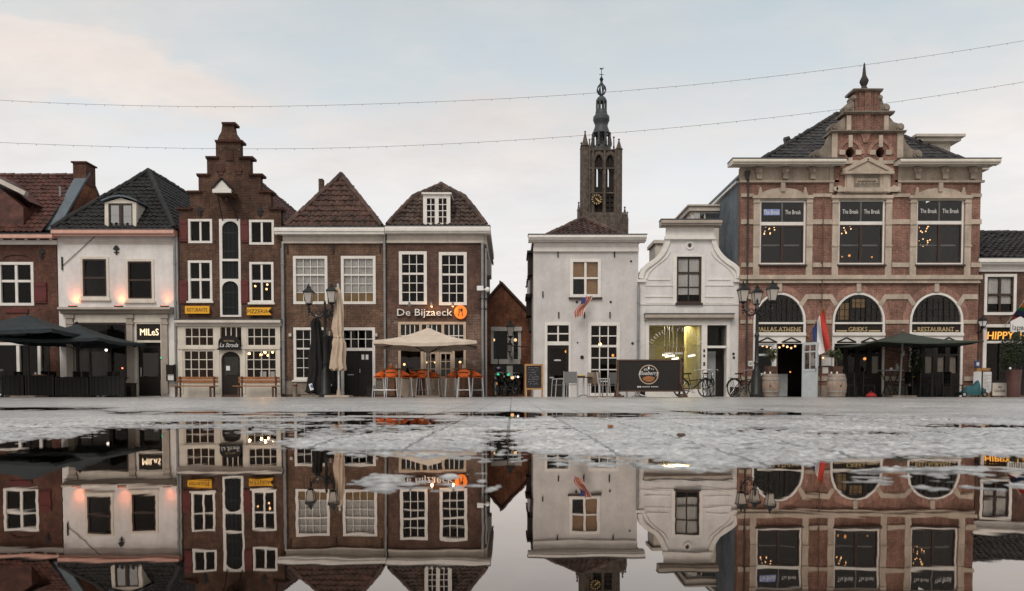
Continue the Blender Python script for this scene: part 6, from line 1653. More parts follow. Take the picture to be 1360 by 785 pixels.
parasol('parasol','open beige parasol over the orange bar stools',G(569,27.6),1.78,2.54,1.95,'canvas_wh','parasols of the eetcafé',.05,.12,'taupe',sag=.14)
parasol('parasol','open dark green parasol before the right arches of the red brick house',G(1198,28.2),1.86,2.42,1.98,'canvas_green','parasols of the red house',.0,.05,'zinc',lean=-.10)

# ---- orange bar stools and tables
def bar_stool():
    t = thing('bar_stool','', 'bar stool', (0,0,0), 'orange bar stools')
    m = MB(); 
    for j in range(6):
        for i in range(6):
            f=lambda a,b:( -.20+.40*a, -.20+.38*b, .755-.03*math.sin(pi*a)+.02*abs(b-.5))
            m.quad(f(i/6,j/6),f((i+1)/6,j/6),f((i+1)/6,(j+1)/6),f(i/6,(j+1)/6))
    m.box(-.205,.205,-.205,.185,.715,.73); m.build('seat', M['orange'], t, True)
    m = MB(); n=14
    pl=[]
    for i in range(n+1):
        a = pi*(1.12-1.24*i/n); pl.append((.225*math.cos(a), -.02+.235*math.sin(a) if math.sin(a)>0 else -.02+.3*math.sin(a)))
    for i in range(n):
        (xa,ya),(xb,yb)=pl[i],pl[i+1]
        ta=.82+.18*max(0,math.sin(pi*i/n))**.7; tb=.82+.18*max(0,math.sin(pi*(i+1)/n))**.7
        ba=.74 if abs(i/n-.5)<.28 else .80; 
        if abs(i/n-.46) < .22:
            for (l0,h0_),(l1,h1_) in (((ba,.865),(ba,.865)),((.905,ta),(.905,tb))):
                m.add([(xa,ya,l0),(xb,yb,l1),(xb,yb,h1_),(xa,ya,h0_),(xa*.92,ya*.92,l0),(xb*.92,yb*.92,l1),(xb*.92,yb*.92,h1_),(xa*.92,ya*.92,h0_)],[(0,1,2,3),(7,6,5,4),(0,4,5,1),(3,2,6,7),(0,3,7,4),(1,5,6,2)])
        else:
            m.add([(xa,ya,ba),(xb,yb,ba),(xb,yb,tb),(xa,ya,ta),(xa*.92,ya*.92,ba),(xb*.92,yb*.92,ba),(xb*.92,yb*.92,tb),(xa*.92,ya*.92,ta)],[(0,1,2,3),(7,6,5,4),(0,4,5,1),(3,2,6,7),(0,3,7,4),(1,5,6,2)])
    m.build('backrest', M['orange'], t)
    for sx in (-1,1):
        for sy in (-1,1):
            m = MB(); m.tube([(sx*.18,sy*.17,.715),(sx*.235,sy*.225,.0)],[.018,.02],8); m.build('leg', M['alu'], t, True)
    m = MB(); q=.215
    for a,c in (((-q,-q),(q,-q)),((q,-q),(q,q)),((q,q),(-q,q)),((-q,q),(-q,-q))): m.tube([(a[0],a[1],.26),(c[0],c[1],.26)],.014,6)
    m.build('footrest', M['alu'], t, True)
    return t
bs = bar_stool()
for i,(px,Yy,rz,lab) in enumerate((
    (504,28.0,-90,'orange bar stool seen from the side at the far left, nearest the folded beige parasol'),
    (520.5,27.2,180,'orange bar stool with its back to the square before the left bar table'),
    (539.5,27.9,100,'orange bar stool on the right side of the left bar table'),
    (552,28.7,110,'orange bar stool farther back, second to the right of the left bar table'),
    (562,28.3,172,'orange bar stool, back to the square, in the gap between the bar tables'),
    (578,29.0,80,'orange bar stool before the pale door, set back left of the right bar table'),
    (598.5,28.2,-80,'orange bar stool turned sideways on the left side of the right bar table'),
    (616,27.2,180,'orange bar stool with its back to the square before the right bar table'),
    (634,28.0,95,'orange bar stool at the far right, beside the corner pole'))):
    place(bs, i>0, G(px,Yy), math.radians(rz), lab, 'orange bar stools')
def bar_table():
    t = thing('bar_table','', 'table', (0,0,0), 'high bar tables under the beige parasol')
    m = MB(); m.box(-.36,.36,-.36,.36,1.02,1.06); m.build('table_top', M['board_wood'], t)
    m = MB(); m.box(-.15,.15,-.05,.05,.04,1.019); m.box(-.06,.06,-.16,.16,.05,1.018); m.build('pedestal', M['board_wood'], t)
    m = MB(); m.box(-.3,.3,-.3,.3,0,.039); m.build('base', M['soot'], t); return t
bt = bar_table()
place(bt, False, G(523,28.0), 0, 'high wooden bar table on the left under the beige parasol, with orange lamp', 'high bar tables under the beige parasol')
place(bt, True, G(616,28.0), 0, 'high wooden bar table on the right under the beige parasol', 'high bar tables under the beige parasol')
place(bt, True, G(559,28.9), 0, 'high wooden bar table set back in the middle under the beige parasol', 'high bar tables under the beige parasol')
def table_lamp(px, lab, Yy):
    x,y,_ = G(px,Yy); z=GZ+1.06; t = thing('table_lamp', lab, 'lamp', (x,y,z), 'things on the bar tables')
    m=MB(); m.lathe([(.05,0),(.065,.03),(.06,.12),(.035,.14)],x,y,z,10); m.build('shade', M['orange'], t, True); m=MB(); m.lathe([(.03,0),(.025,.05),(.01,.07)],x,y,z+.141,8); m.build('cap', M['alu'], t)
table_lamp(520,'small round orange lamp on the left bar table',27.9)
def bottle(px, lab, Yy, mat, dz=1.06, h=.2):
    x,y,_=G(px,Yy); z=GZ+dz; t=thing('bottle',lab,'bottle',(x,y,z),'things on the bar tables')
    m=MB(); m.lathe([(.03,0),(.032,.01),(.032,h*.55),(.012,h*.75),(.012,h*.9)],x,y,z,10); m.build('body', M[mat], t, True); m=MB(); m.lathe([(.014,0),(.014,h*.1)],x,y,z+h*.901,8); m.build('cap', M['soot'], t)
bottle(526.5,'small pale bottle on the left bar table beside the orange lamp',27.95,'globe')
bottle(611,'tall orange bottle on the right bar table',27.9,'orange',1.06,.24)
bottle(614.5,'small pale bottle on the right bar table beside the orange bottle',27.95,'globe')

# ---- grey café chairs and tables
def cafe_chair(mat):
    t = thing('cafe_chair','', 'chair', (0,0,0), 'café chairs before the grey house')
    m=MB(); m.box(-.23,.23,-.22,.22,.435,.46); m.build('seat', M[mat], t)
    m=MB()
    for i in range(6):
        a,c=i/6,(i+1)/6; f=lambda s,h:(-.22+.44*s, .235+.05*(h-.46)/.44-.03*math.sin(pi*s)+.02, h)
        m.add([f(a,.50),f(c,.50),f(c,.92),f(a,.92)]+[(v[0],v[1]-.018,v[2]) for v in (f(a,.50),f(c,.50),f(c,.92),f(a,.92))],[(0,1,2,3),(7,6,5,4),(0,4,5,1),(3,2,6,7),(0,3,7,4),(1,5,6,2)])
    m.build('backrest', M[mat], t)
    for sx in (-1,1):
        m=MB(); m.tube([(sx*.24,.20,.0),(sx*.235,.21,.45),(sx*.235,.285,.93)],.016,8); m.build('leg', M['alu'], t, True)
        m=MB(); m.tube([(sx*.25,-.24,0),(sx*.245,-.21,.46),(sx*.25,-.19,.66)],.016,8); m.build('leg', M['alu'], t, True)
        m=MB(); m.tube([(sx*.25,-.21,.665),(sx*.25,.0,.68),(sx*.24,.245,.66)],.018,8); m.build('armrest', M['alu'], t, True)
    return t
ck_ = cafe_chair('wicker'); ct_ = cafe_chair('tan_weave')
for i,(pr_,used,px,Yy,rz,lab) in enumerate((
    (ck_,False,743,28.0,-75,'grey woven café chair side on before the dark door of the grey house'),
    (ck_,True,758,27.4,172,'grey woven café chair with its back to the square, second from the chalkboard'),
    (ct_,False,790,28.3,165,'tan woven café chair turned away behind the café table'),
    (ct_,True,800,27.9,100,'tan woven café chair side on at the right of the café table'),
    (ck_,True,812,28.5,195,'grey woven café chair beside the black banner screen'),
    (ck_,True,832,28.8,120,'grey woven café chair half hidden behind the black banner screen'))):
    place(pr_, used, G(px,Yy), math.radians(rz), lab, 'café chairs before the grey house')
def cafe_table():
    t = thing('cafe_table','', 'table',(0,0,0),'café tables before the grey house')
    m=MB(); m.lathe([(.33,.715),(.34,.725),(.34,.745),(.33,.75)],n=24); m.build('table_top', M['dark_wood'], t)
    m=MB(); m.tube([(0,0,.06),(0,0,.714)],.03,10); m.build('pedestal', M['alu'], t, True)
    m=MB()
    for k in range(4): a=pi/4+k*pi/2; m.tube([(.0,.0,.09),(.30*math.cos(a),.30*math.sin(a),.02)],[.03,.016],8)
    m.build('foot', M['alu'], t, True); return t
tb = cafe_table()
place(tb, False, G(775,28.0), 0, 'round dark café table between the grey and tan chairs, before the grey house', 'café tables before the grey house')
place(tb, True, G(849,28.7), .3, 'round dark café table behind the black banner screen, its feet showing below', 'café tables before the grey house')
p = Vector(G(771,27.95,GZ+.751)); t=thing('cushion','yellow cushion lying on the café table before the grey house','cushion',p); m=MB(); m.lathe([(.12,0),(.17,.02),(.175,.04),(.15,.06),(.05,.07)],p.x,p.y,p.z,14,.06,0,4); m.build('cover', M['yellow_cloth'], t, True); m=MB(); m.tube([(p.x+.176*math.cos(2*pi*i/20),p.y+.176*math.sin(2*pi*i/20),p.z+.035) for i in range(20)],.008,5,True); m.build('piping', M['tan_weave'], t)

# ---- chalkboard
x,y,_=G(709,27.4); t=thing('chalkboard','wooden A-frame chalkboard with scribbled menu at the corner of the grey house','chalkboard',(x,y,GZ))
s=.0274; w_=.335; h=1.21
m=MB(); m.ext([(x-w_,.28),(x+w_,.28),(x+w_,h),(x-w_,h)],y-.02,y+.03,[[(x-w_+.06,.34),(x+w_-.06,.34),(x+w_-.06,h-.06),(x-w_+.06,h-.06)]]); m.build('frame', M['frame_wood'], t)
m=MB(); m.box(x-w_+.058,x+w_-.058,y+.0,y+.02,.338,h-.058); bd=m.build('board', M['slateboard'], t)
m=MB(); rr=random.Random(4)
for row in range(8):
    z=1.08-row*.085; xa=x-w_+.12+rr.uniform(0,.06); xe=x+w_-.14-rr.uniform(0,.1); pts=[]
    while xa<xe:
        pts.append((xa,y-.003,z+rr.uniform(-.022,.022))); xa+=rr.uniform(.012,.022)
        if rr.random()<.14 and len(pts)>2: m.tube(pts,.0042,4); pts=[]; xa+=.03
    if len(pts)>1: m.tube(pts,.0042,4)
m.build('chalk_marks', M['chalk'], bd)
for sx in (-1,1):
    m=MB(); m.box(x+sx*(w_-.03)-.03,x+sx*(w_-.03)+.03,y-.018,y+.028,GZ,.279); m.build('leg', M['frame_wood'], t)
    m=MB(); m.bar((x+sx*(w_-.04)+.03,y+.04,h-.05),(x+sx*(w_-.04)+.03,y+.42,GZ+.01),.04,.03); m.build('leg', M['white'], t)
m=MB(); m.bar((x-w_+.06,y+.30,.30),(x+w_-.02,y+.30,.30),.03,.04); m.build('crossbar', M['white'], t)

# ---- black banner screen with round emblem
Yb=27.5; q=rect((819,477.5,905.5,521),Yb)
t=thing('banner_screen','black fabric terrace screen in a dark brown frame with a round tan and white emblem','screen',((q[0]+q[1])/2,Yb,GZ))
m=MB(); m.ext([(q[0],q[2]+.02),(q[1],q[2]+.02),(q[1],q[3]),(q[0],q[3])],Yb-.03,Yb+.03,[[(q[0]+.08,q[2]+.07),(q[1]-.08,q[2]+.07),(q[1]-.08,q[3]-.05),(q[0]+.08,q[3]-.05)]]); m.build('frame', M['dark_wood'], t)
m=MB(); m.box(q[0]+.075,q[1]-.075,Yb-.008,Yb+.008,q[2]+.065,q[3]-.045); bnr=m.build('banner', M['banner'], t)
for sx in (q[0]+.05,q[1]-.05):
    sgn = -1 if sx<(q[0]+q[1])/2 else 1
    m=MB(); m.bar((sx,Yb-.05,.5),(sx+sgn*.10,Yb-.42,GZ+.03),.07,.07); m.bar((sx,Yb+.05,.5),(sx+sgn*.05,Yb+.42,GZ+.03),.07,.07); m.box(sx-.16,sx+.16,Yb-.5,Yb-.40,GZ,GZ+.07); m.box(sx-.05,sx+.05,Yb-.45,Yb+.45,GZ+.072,GZ+.12); m.build('foot', M['dark_wood'], t)
lc_=P(861.5,497.5,Yb); Rr=.355
ring=lambda r:[(lc_.x+r*math.cos(2*pi*i/36),lc_.z+r*math.sin(2*pi*i/36)) for i in range(36)]
m=MB(); m.ext(ring(Rr),Yb-.014,Yb-.009,[ring(Rr-.032)]); m.build('emblem_ring', M['canvas'], bnr)
m=MB(); m.ext([(lc_.x-.21,lc_.z-.1)]+[(lc_.x+.23*math.cos(a),lc_.z-.10+.17*math.sin(a)) for a in [pi+pi*i/12 for i in range(1,12)]]+[(lc_.x+.21,lc_.z-.1),(lc_.x,lc_.z-.045)],Yb-.0135,Yb-.0085); m.build('emblem_bowl', M['bench'], bnr)
m=text_mb('Blueberry',lc_.x,lc_.z-.015,Yb-.015,.15,.74,.003,.35); m2=text_mb('The',lc_.x-.1,lc_.z+.14,Yb-.015,.07,.13,.003,.35); m.add(m2.v,m2.f)
for dx in (-.17,-.10,.10,.17): m.bar((lc_.x+dx,Yb-.013,lc_.z+.20-abs(dx)*.2),(lc_.x+dx*.9,Yb-.013,lc_.z+.25-abs(dx)*.2),.02,.006,(0,1,0))
m.ext([(lc_.x-.03,lc_.z+.19),(lc_.x+.03,lc_.z+.19),(lc_.x+.035,lc_.z+.25),(lc_.x,lc_.z+.31),(lc_.x-.035,lc_.z+.25)],Yb-.013,Yb-.009); m.build('emblem_lettering', M['letter_white'], bnr)
m=MB()
for dx in (-.385,-.31): m.ext([(lc_.x+dx+.03*math.cos(2*pi*i/12),lc_.z-.445+.03*math.sin(2*pi*i/12)) for i in range(12)],Yb-.014,Yb-.009)
for i in range(16):
    if i!=8: m.box(lc_.x-.25+i*.038,lc_.x-.25+i*.038+.026,Yb-.013,Yb-.0088,lc_.z-.458,lc_.z-.432)
m.build('small_print', M['letter_white'], bnr)

# ---- bicycles
def bicycle(sad='black'):
    t=thing('bicycle','', 'bicycle',(0,0,0),'parked bicycles')
    r=.34
    for x0 in (-.54,.54):
        m=MB(); m.tube([(x0+r*math.cos(2*pi*i/28),0,r+r*.0+r*math.sin(2*pi*i/28)) for i in range(28)],.02,6,True); wh=m.build('wheel', M['rubber'], t, True)
        m=MB(); m.tube([(x0+(r-.028)*math.cos(2*pi*i/28),0,r+(r-.028)*math.sin(2*pi*i/28)) for i in range(28)],.012,6,True)
        m.tube([(x0,-.05,r),(x0,.05,r)],.025,8); m.build('rim', M['chrome'], wh, True)
        m=MB()
        for k in range(14): a=2*pi*k/14; m.tube([(x0,.02*(-1)**k,r),(x0+(r-.03)*math.cos(a),0,r+(r-.03)*math.sin(a))],.0028,4)
        m.build('spokes', M['chrome'], wh)
        m=MB(); pts=[(x0+(r+.035)*math.cos(a),0,r+(r+.035)*math.sin(a)) for a in [math.radians(d) for d in (range(10,190,15) if x0<0 else range(20,160,14))]]
        for a,c in zip(pts[:-1],pts[1:]): m.bar(a,c,.055,.008)
        m.build('fender', M['black'], t)
    m=MB(); bb=(-.06,0,.30); hd=(.42,0,.86); hb=(.46,0,.68); st=(-.20,0,.62)
    for a,c,w in ((bb,hb,.02),(hd,(.54,0,.34),.016),(hd,(.40,0,.98),.014),(bb,(-.25,0,.88),.016),(st,hb,.018),(bb,(-.54,0,.34),.012),(st,(-.54,0,.34),.011)): m.tube([a,c],w,8)
    m.tube([(-.10,.06,.30),(-.54,.06,.345),(-.54,.06,.30),(-.10,.06,.22)],.02,6); m.build('frame', M['black'], t)
    m=MB(); m.lathe([(.03,.30-.30)],0,0,0,8) if False else None
    m.tube([(-.06,-.10,.30),(-.06,.10,.30)],.02,8); m.tube([(-.06,.10,.30),(.07,.10,.18)],.012,6); m.tube([(-.06,-.10,.30),(-.19,-.10,.42)],.012,6); m.box(.02,.12,.08,.18,.165,.19); m.box(-.24,-.14,-.18,-.08,.41,.435); m.build('crank', M['chrome'], t)
    m=MB(); m.add([(-.42,-.10,.90),(-.42,.10,.90),(-.20,.05,.91),(-.08,.015,.90),(-.08,-.015,.90),(-.20,-.05,.91),(-.42,-.08,.85),(-.42,.08,.85),(-.10,.0,.86)],[(0,5,4,3,2,1),(0,1,7,6),(1,2,7),(2,3,8,7),(3,4,8),(4,5,6,8),(5,0,6),(6,7,8)]); m.build('saddle', M[sad], t)
    m=MB(); m.tube([(.20,-.29,.99),(.30,-.27,1.03),(.40,-.08,1.04),(.40,.08,1.04),(.30,.27,1.03),(.20,.29,.99)],.013,8); m.tube([(.40,0,.95),(.40,0,1.04)],.014,8); m.build('handlebar', M['chrome'], t, True)
    m=MB(); m.ball((.53,0,.86),.05,8); m.build('headlight', M['globe'], t, True)
    m=MB(); 
    for y_ in (-.06,.06): m.tube([(-.22,y_,.70),(-.80,y_,.72)],.008,6); m.tube([(-.70,y_,.72),(-.54,y_*.8,.34)],.007,6)
    for x_ in (-.3,-.45,-.6,-.75): m.tube([(x_,-.06,.71),(x_,.06,.71)],.006,5)
    m.build('carrier', M['black'], t); return t
bk=bicycle()
place(bk,False,G(-12,28.3),math.radians(0),'bicycle cut by the left edge, its front wheel with pale fender showing','parked bicycles')
m=MB(); pts=[(.54+.378*math.cos(a),0,.34+.378*math.sin(a)) for a in [math.radians(d) for d in range(15,120,14)]]
for i,(px,Yy,rz,lab) in enumerate(((921,28.6,20,'dark bicycle right behind the end of the banner screen, before the salon window'),(941,28.2,62,'dark bicycle turned towards the square before the salon door'),(989,28.6,28,'dark bicycle leaning behind the lamp post beside the left barrel'),(664,32.2,72,'dark bicycle parked in the alley left of the chalkboard'),(678,33.3,-66,'dark bicycle farther down the alley, beside the other'))):
    place(bk,True,G(px,Yy),math.radians(rz),lab,'parked bicycles')

# ---- barrels with plants
def barrel():
    t=thing('wine_barrel','', 'barrel',(0,0,0),'wine barrels before the red house')
    m=MB(); n=40; pr=[(.27,.0),(.285,.02),(.325,.18),(.352,.42),(.325,.66),(.285,.83),(.27,.85),(.25,.81)]
    m.lathe(pr,n=n,star=.006,k=20); m.build('staves', M['barrel'], t, True)
    for z,r in ((.055,.300),(.20,.336),(.63,.337),(.77,.305)): m=MB(); m.lathe([(r-.004,z-.022),(r+.006,z-.022),(r+.006,z+.022),(r-.004,z+.022)],n=n); m.build('hoop', M['zinc'], t)
    m=MB(); m.tube([(-.10,-.32,.42),(-.106,-.36,.42)],.03,10); m.build('bung', M['dark_wood'], t); return t
br=barrel()
for i,(px,lab) in enumerate(((1022.5,'wine barrel with potted olive tree before the left arched entrance'),(1111,'wine barrel with potted olive tree between the flag and the middle arch'))):
    place(br,i>0,G(px,27.7),.3*i,lab,'wine barrels before the red house')
def crown(mb, c, rx, ry, rz, n, sz, seed, clumps=9):
    rr=random.Random(seed); cl=[]
    for i in range(clumps):
        a=rr.uniform(0,2*pi); e=rr.uniform(-.9,1); q=rr.uniform(.35,.85)
        cl.append((c[0]+rx*q*math.cos(a)*math.sqrt(1-e*e*.8),c[1]+ry*q*math.sin(a)*math.sqrt(1-e*e*.8),c[2]+rz*q*e,rr.uniform(.3,.55)))
    for i in range(n):
        k=rr.choice(cl); v=Vector((rr.gauss(0,1),rr.gauss(0,1),rr.gauss(0,1))).normalized()*rr.random()**.4*k[3]
        p=Vector((k[0]+v.x*rx,k[1]+v.y*ry,k[2]+v.z*rz))
        d=Vector((rr.gauss(0,1),rr.gauss(0,1),rr.gauss(0,.7))).normalized(); u=d.orthogonal().normalized(); s=sz*rr.uniform(.6,1.3)
        mb.add([p-u*s*.28,p+d*s*.5,p+u*s*.28,p-d*s*.5],[(0,1,2,3)])
    return cl
def olive(px,Yy,z0,lab,seed):
    x,y,_=G(px,Yy); z=GZ+z0
    t=thing('potted_tree',lab,'plant',(x,y,z),'olive trees on the barrels')
    m=MB(); m.add([(x-.15,y-.15,z),(x+.15,y-.15,z),(x+.15,y+.15,z),(x-.15,y+.15,z),(x-.19,y-.19,z+.28),(x+.19,y-.19,z+.28),(x+.19,y+.19,z+.28),(x-.19,y+.19,z+.28)],[(0,3,2,1),(4,5,6,7),(0,1,5,4),(1,2,6,5),(2,3,7,6),(3,0,4,7)]); m.build('pot', M['dark_wood'], t)
    m=MB(); cl=crown(m,(x,y,z+.74),.30,.28,.26,520,.075,seed); m.build('foliage', M['leaf'], t)
    m=MB(); m.tube([(x,y,z+.25),(x+.02,y,z+.40),(x-.01,y,z+.55)],[.022,.018,.014],7)
    for k in cl[:6]: m.tube([(x-.01,y,z+.5),((x+k[0])/2,(y+k[1])/2,z+.62),k[:3]],[.012,.008,.004],5)
    m.build('trunk', M['bark'], t)
olive(1023.5,27.7,.851,'small olive tree in a brown square pot on the left barrel',31); olive(1110,27.7,.851,'small sparse olive tree in a brown square pot on the right barrel',47)
for bx,nm_ in ((1022.5,'left'),(1111,'right')):
    for k,dx in enumerate((-7,-.5,6)):
        p=Vector(G(bx+dx,27.53 if k==1 else 27.63,GZ+.845)); p=Vector((p.x,p.y-.05 if k==1 else p.y,p.z)); t=thing('candle_glass','white candle glass on the rim of the %s barrel, %s of three'%(nm_,('leftmost','middle','rightmost')[k]),'candle glass',p,'candle glasses on the barrels')
        m=MB(); m.lathe([(.028,0),(.034,.01),(.036,.075),(.03,.075)],p.x,p.y,p.z,10); m.build('cup', M['globe'], t, True); m=MB(); m.lathe([(.02,.0),(.02,.012),(.004,.02)],p.x,p.y,p.z+.0755,8); m.build('candle', M['canvas'], t)

# ---- under the green parasol
def high_table(lab,px,Yy):
    x,y,_=G(px,Yy); t=thing('folding_table',lab,'table',(x,y,GZ))
    m=MB(); m.box(x-.36,x+.36,y-.3,y+.3,1.0,1.03); m.build('table_top', M['steel_grey'], t)
    for sx in (-1,1):
        m=MB(); m.bar((x+sx*.24,y-.26,.999),(x-sx*.20,y-.26,GZ+.01),.03,.03); m.build('leg', M['iron'], t); m=MB(); m.bar((x-sx*.24,y+.26,.999),(x+sx*.20,y+.26,GZ+.01),.03,.03); m.build('leg', M['iron'], t)
    return (x,y)
hx,hy=high_table('high folding table with glasses beside the pole of the green parasol',1182,28.6)
for dx,lab,h in ((-.02,'small white cup on the high folding table under the green parasol',.09),(.2,'small clear carafe on the high folding table under the green parasol',.24)):
    p=Vector((hx+dx,hy-.1,1.031)); t=thing('cup' if h<.1 else 'carafe',lab,'cup' if h<.1 else 'carafe',p); m=MB(); m.lathe([(.05,0),(.055,.01),(.055,h*.6),(.03,h*.8),(.035,h)],p.x,p.y,p.z,12); m.build('body', M['globe'] if h<.1 else M['steel_grey'], t, True); m=MB(); m.tube([(p.x+.05,p.y,p.z+h*.15),(p.x+.085,p.y,p.z+h*.35),(p.x+.05,p.y,p.z+h*.55)],.008,5); m.build('handle', M['globe'], t, True)
def low_table(px,Yy,lab,grp='dark terrace tables of the red house'):
    x,y,_=G(px,Yy); t=thing('terrace_table',lab,'table',(x,y,GZ),grp)
    m=MB(); m.box(x-.42,x+.42,y-.38,y+.38,.73,.76); m.build('table_top', M['black'], t)
    m=MB(); m.tube([(x,y,.05),(x,y,.729)],.035,8); m.build('pedestal', M['iron'], t); m=MB(); m.box(x-.28,x+.28,y-.05,y+.05,GZ,.05); m.box(x-.05,x+.05,y-.26,y+.26,.051,.08); m.build('foot', M['iron'], t); return x,y
def dark_chair():
    t=thing('terrace_chair','', 'chair',(0,0,0),'dark terrace chairs')
    m=MB(); m.box(-.22,.22,-.22,.22,.43,.465); m.build('seat', M['black'], t)
    m=MB(); 
    for i in range(4): m.box(-.2+i*.11,-.13+i*.11,.215,.24,.50,.90)
    m.box(-.23,.23,.21,.245,.88,.95); m.build('backrest', M['black'], t)
    for sx in (-1,1):
        m=MB(); m.bar((sx*.21,-.2,.43),(sx*.22,-.22,0),.03,.03); m.build('leg', M['iron'], t); m=MB(); m.bar((sx*.21,.225,.95),(sx*.22,.24,0),.03,.03); m.build('leg', M['iron'], t)
    return t
dc=dark_chair(); used=False
tx=[]
for px,Yy,lab in ((1136,28.9,'dark terrace table under the left half of the green parasol'),(1212,29.0,'dark terrace table with a folded yellow cloth, right of the parasol pole'),(1252,28.9,'dark terrace table at the right end under the green parasol')):
    tx.append(low_table(px,Yy,lab))
for px,Yy,rz,lab in ((1123,28.6,-90,'dark terrace chair beside the right barrel'),(1150,28.5,95,'dark terrace chair left of the high folding table'),(1199,28.7,-85,'dark terrace chair right behind the parasol pole'),(1227,28.5,85,'dark terrace chair between the two tables right of the parasol pole'),(1266,28.6,90,'dark terrace chair at the right end of the terrace, beside the brick pier'),(1240,28.4,180,'dark terrace chair with its back to the square at the right terrace table')):
    place(dc,used,G(px,Yy),math.radians(rz),lab,'dark terrace chairs'); used=True
x,y=tx[1]; tag(MB().box(x-.32,x+.12,y-.2,y+.15,.761,.80).build('folded_cloth', M['yellow_cloth'], None, loc=(x,y,.761)),'folded yellow cloth on the dark table right of the parasol pole','cloth')
p=Vector(G(1157,28.0,GZ)); t=thing('bag','small red bag lying on the ground under the green parasol','bag',p); m=MB(); m.lathe([(.15,0),(.19,.04),(.17,.10),(.09,.15),(.02,.17)],p.x,p.y,p.z,12,.1,0,3); m.build('body', M['red_cloth'], t, True); m=MB(); m.tube([(p.x-.06,p.y,p.z+.14),(p.x,p.y,p.z+.24),(p.x+.06,p.y,p.z+.14)],.01,6); m.build('handle', M['red_cloth'], t)
x,y,_=G(1213,29.25); t=thing('potted_shrub','dark evergreen shrub between the middle and right arches','plant',(x,y,GZ)); m=MB(); m.lathe([(.16,0),(.22,.4),(.23,.42),(.18,.42)],x,y,GZ,14); m.build('pot', M['soot'], t); m=MB(); crown(m,(x,y,1.15),.34,.3,.75,900,.10,5,16); m.build('foliage', M['leaf_dark'], t); m=MB(); m.tube([(x,y,.4),(x+.02,y,1.0),(x,y,1.5)],[.03,.02,.008],6); m.build('trunk', M['bark'], t)

# ---- right edge: boards, pot, shrub
x,y,_=G(1306,28.6)
t=thing('menu_stand','white two leaved menu board in a dark frame near the right edge','menu stand',(x,y,GZ))
q=rect((1297.5,493.5,1318,521),28.6); xm=q[0]+(q[1]-q[0])*.32
m=MB(); m.bar((xm,y-.02,q[2]),(xm,y-.02,q[3]+.02),.03,.03); m.bar((q[1],y+.05,q[2]-.05),(q[1]-.02,y+.05,q[3]+.02),.03,.03); m.bar((xm,y+.2,GZ),(xm,y+.02,q[2]+.3),.03,.03); m.bar((q[1]-.04,y-.1,GZ),(q[1]-.04,y+.03,q[2]+.02),.03,.03); m.bar((xm,y-.1,GZ),(xm,y,q[2]+.02),.03,.03); m.bar((xm,y,q[3]+.015),(q[1],y+.06,q[3]+.015),.03,.03); m.build('frame', M['black'], t)
m=MB(); m.add([(q[0],y+.25,q[2]-.02),(xm-.02,y,q[2]),(xm-.02,y,q[3]),(q[0]+.03,y+.25,q[3]+.0),(q[0],y+.27,q[2]-.02),(xm-.02,y+.02,q[2]),(xm-.02,y+.02,q[3]),(q[0]+.03,y+.27,q[3])],[(0,1,2,3),(7,6,5,4),(0,4,5,1),(3,2,6,7),(0,3,7,4),(1,5,6,2)]); m.build('panel', M['flag_white'], t)
m=MB(); m.box(xm+.02,q[1]-.02,y+.02,y+.04,q[2]-.02,q[3]-.01); pnl=m.build('panel', M['flag_white'], t)
m=MB(); rr=random.Random(8)
for i in range(12): z=q[3]-.1-i*.052; m.box(xm+.06,xm+.06+rr.uniform(.15,.30),y+.012,y+.019,z,z+.014)
m.build('small_print', M['steel_grey'], pnl)
q=rect((1318,508.5,1336.5,525.5),28.3); x=(q[0]+q[1])/2
t=thing('name_board','low white board with two lines of dark lettering standing beside the burgundy pot','sign',(x,28.3,GZ)); m=MB(); m.ext([(q[0],q[2]),(q[1],q[2]),(q[1],q[3]),(q[0],q[3])],28.28,28.32); m.build('board', M['cornice'], t)
m=text_mb('de',x,q[3]-.2,28.279,.10,.16,.004,.2); m2=text_mb('Gerbel',x,q[2]+.13,28.279,.12,.40,.004,.2); m.add(m2.v,m2.f); m.build('lettering', M['ink'], t)
m=MB(); m.bar((x-.2,28.45,GZ),(x-.2,28.325,q[3]-.1),.03,.03); m.bar((x+.2,28.45,GZ),(x+.2,28.325,q[3]-.1),.03,.03); m.build('leg', M['black'], t)
x,y,_=G(1346,27.8)
t=thing('potted_shrub','big dark shrub in a tall burgundy pot at the right edge','plant',(x,y,GZ))
m=MB(); m.lathe([(.19,0),(.21,.04),(.22,.5),(.25,.92),(.27,.98),(.25,1.0),(.2,.96)],x,y,GZ,20); m.build('pot', M['burgundy'], t, True)
m=MB(); cl=crown(m,(x+.05,y,1.70),.60,.5,.72,2600,.085,77,22); m.build('foliage', M['leaf_dark'], t)
m=MB(); m.tube([(x,y,.95),(x+.03,y,1.3),(x+.02,y,1.8)],[.04,.03,.012],7)
for k in cl[:9]: m.tube([(x+.03,y,1.25),((x+k[0])/2,(y+k[1])/2,(1.3+k[2])/2),k[:3]],[.02,.012,.005],5)
m.build('trunk', M['bark'], t)
p=Vector(G(1342,27.5,1.0)); MBx=thing('garden_lamp','small white globe lamp at the rim of the burgundy pot','lamp',p); MB().ball((p.x,27.55,p.z+.06),.045,8).build('globe', M['globe'], MBx, True); m=MB(); m.tube([(p.x,27.55,p.z-.05),(p.x,27.55,p.z+.03)],.012,6); m.build('stem', M['black'], MBx)
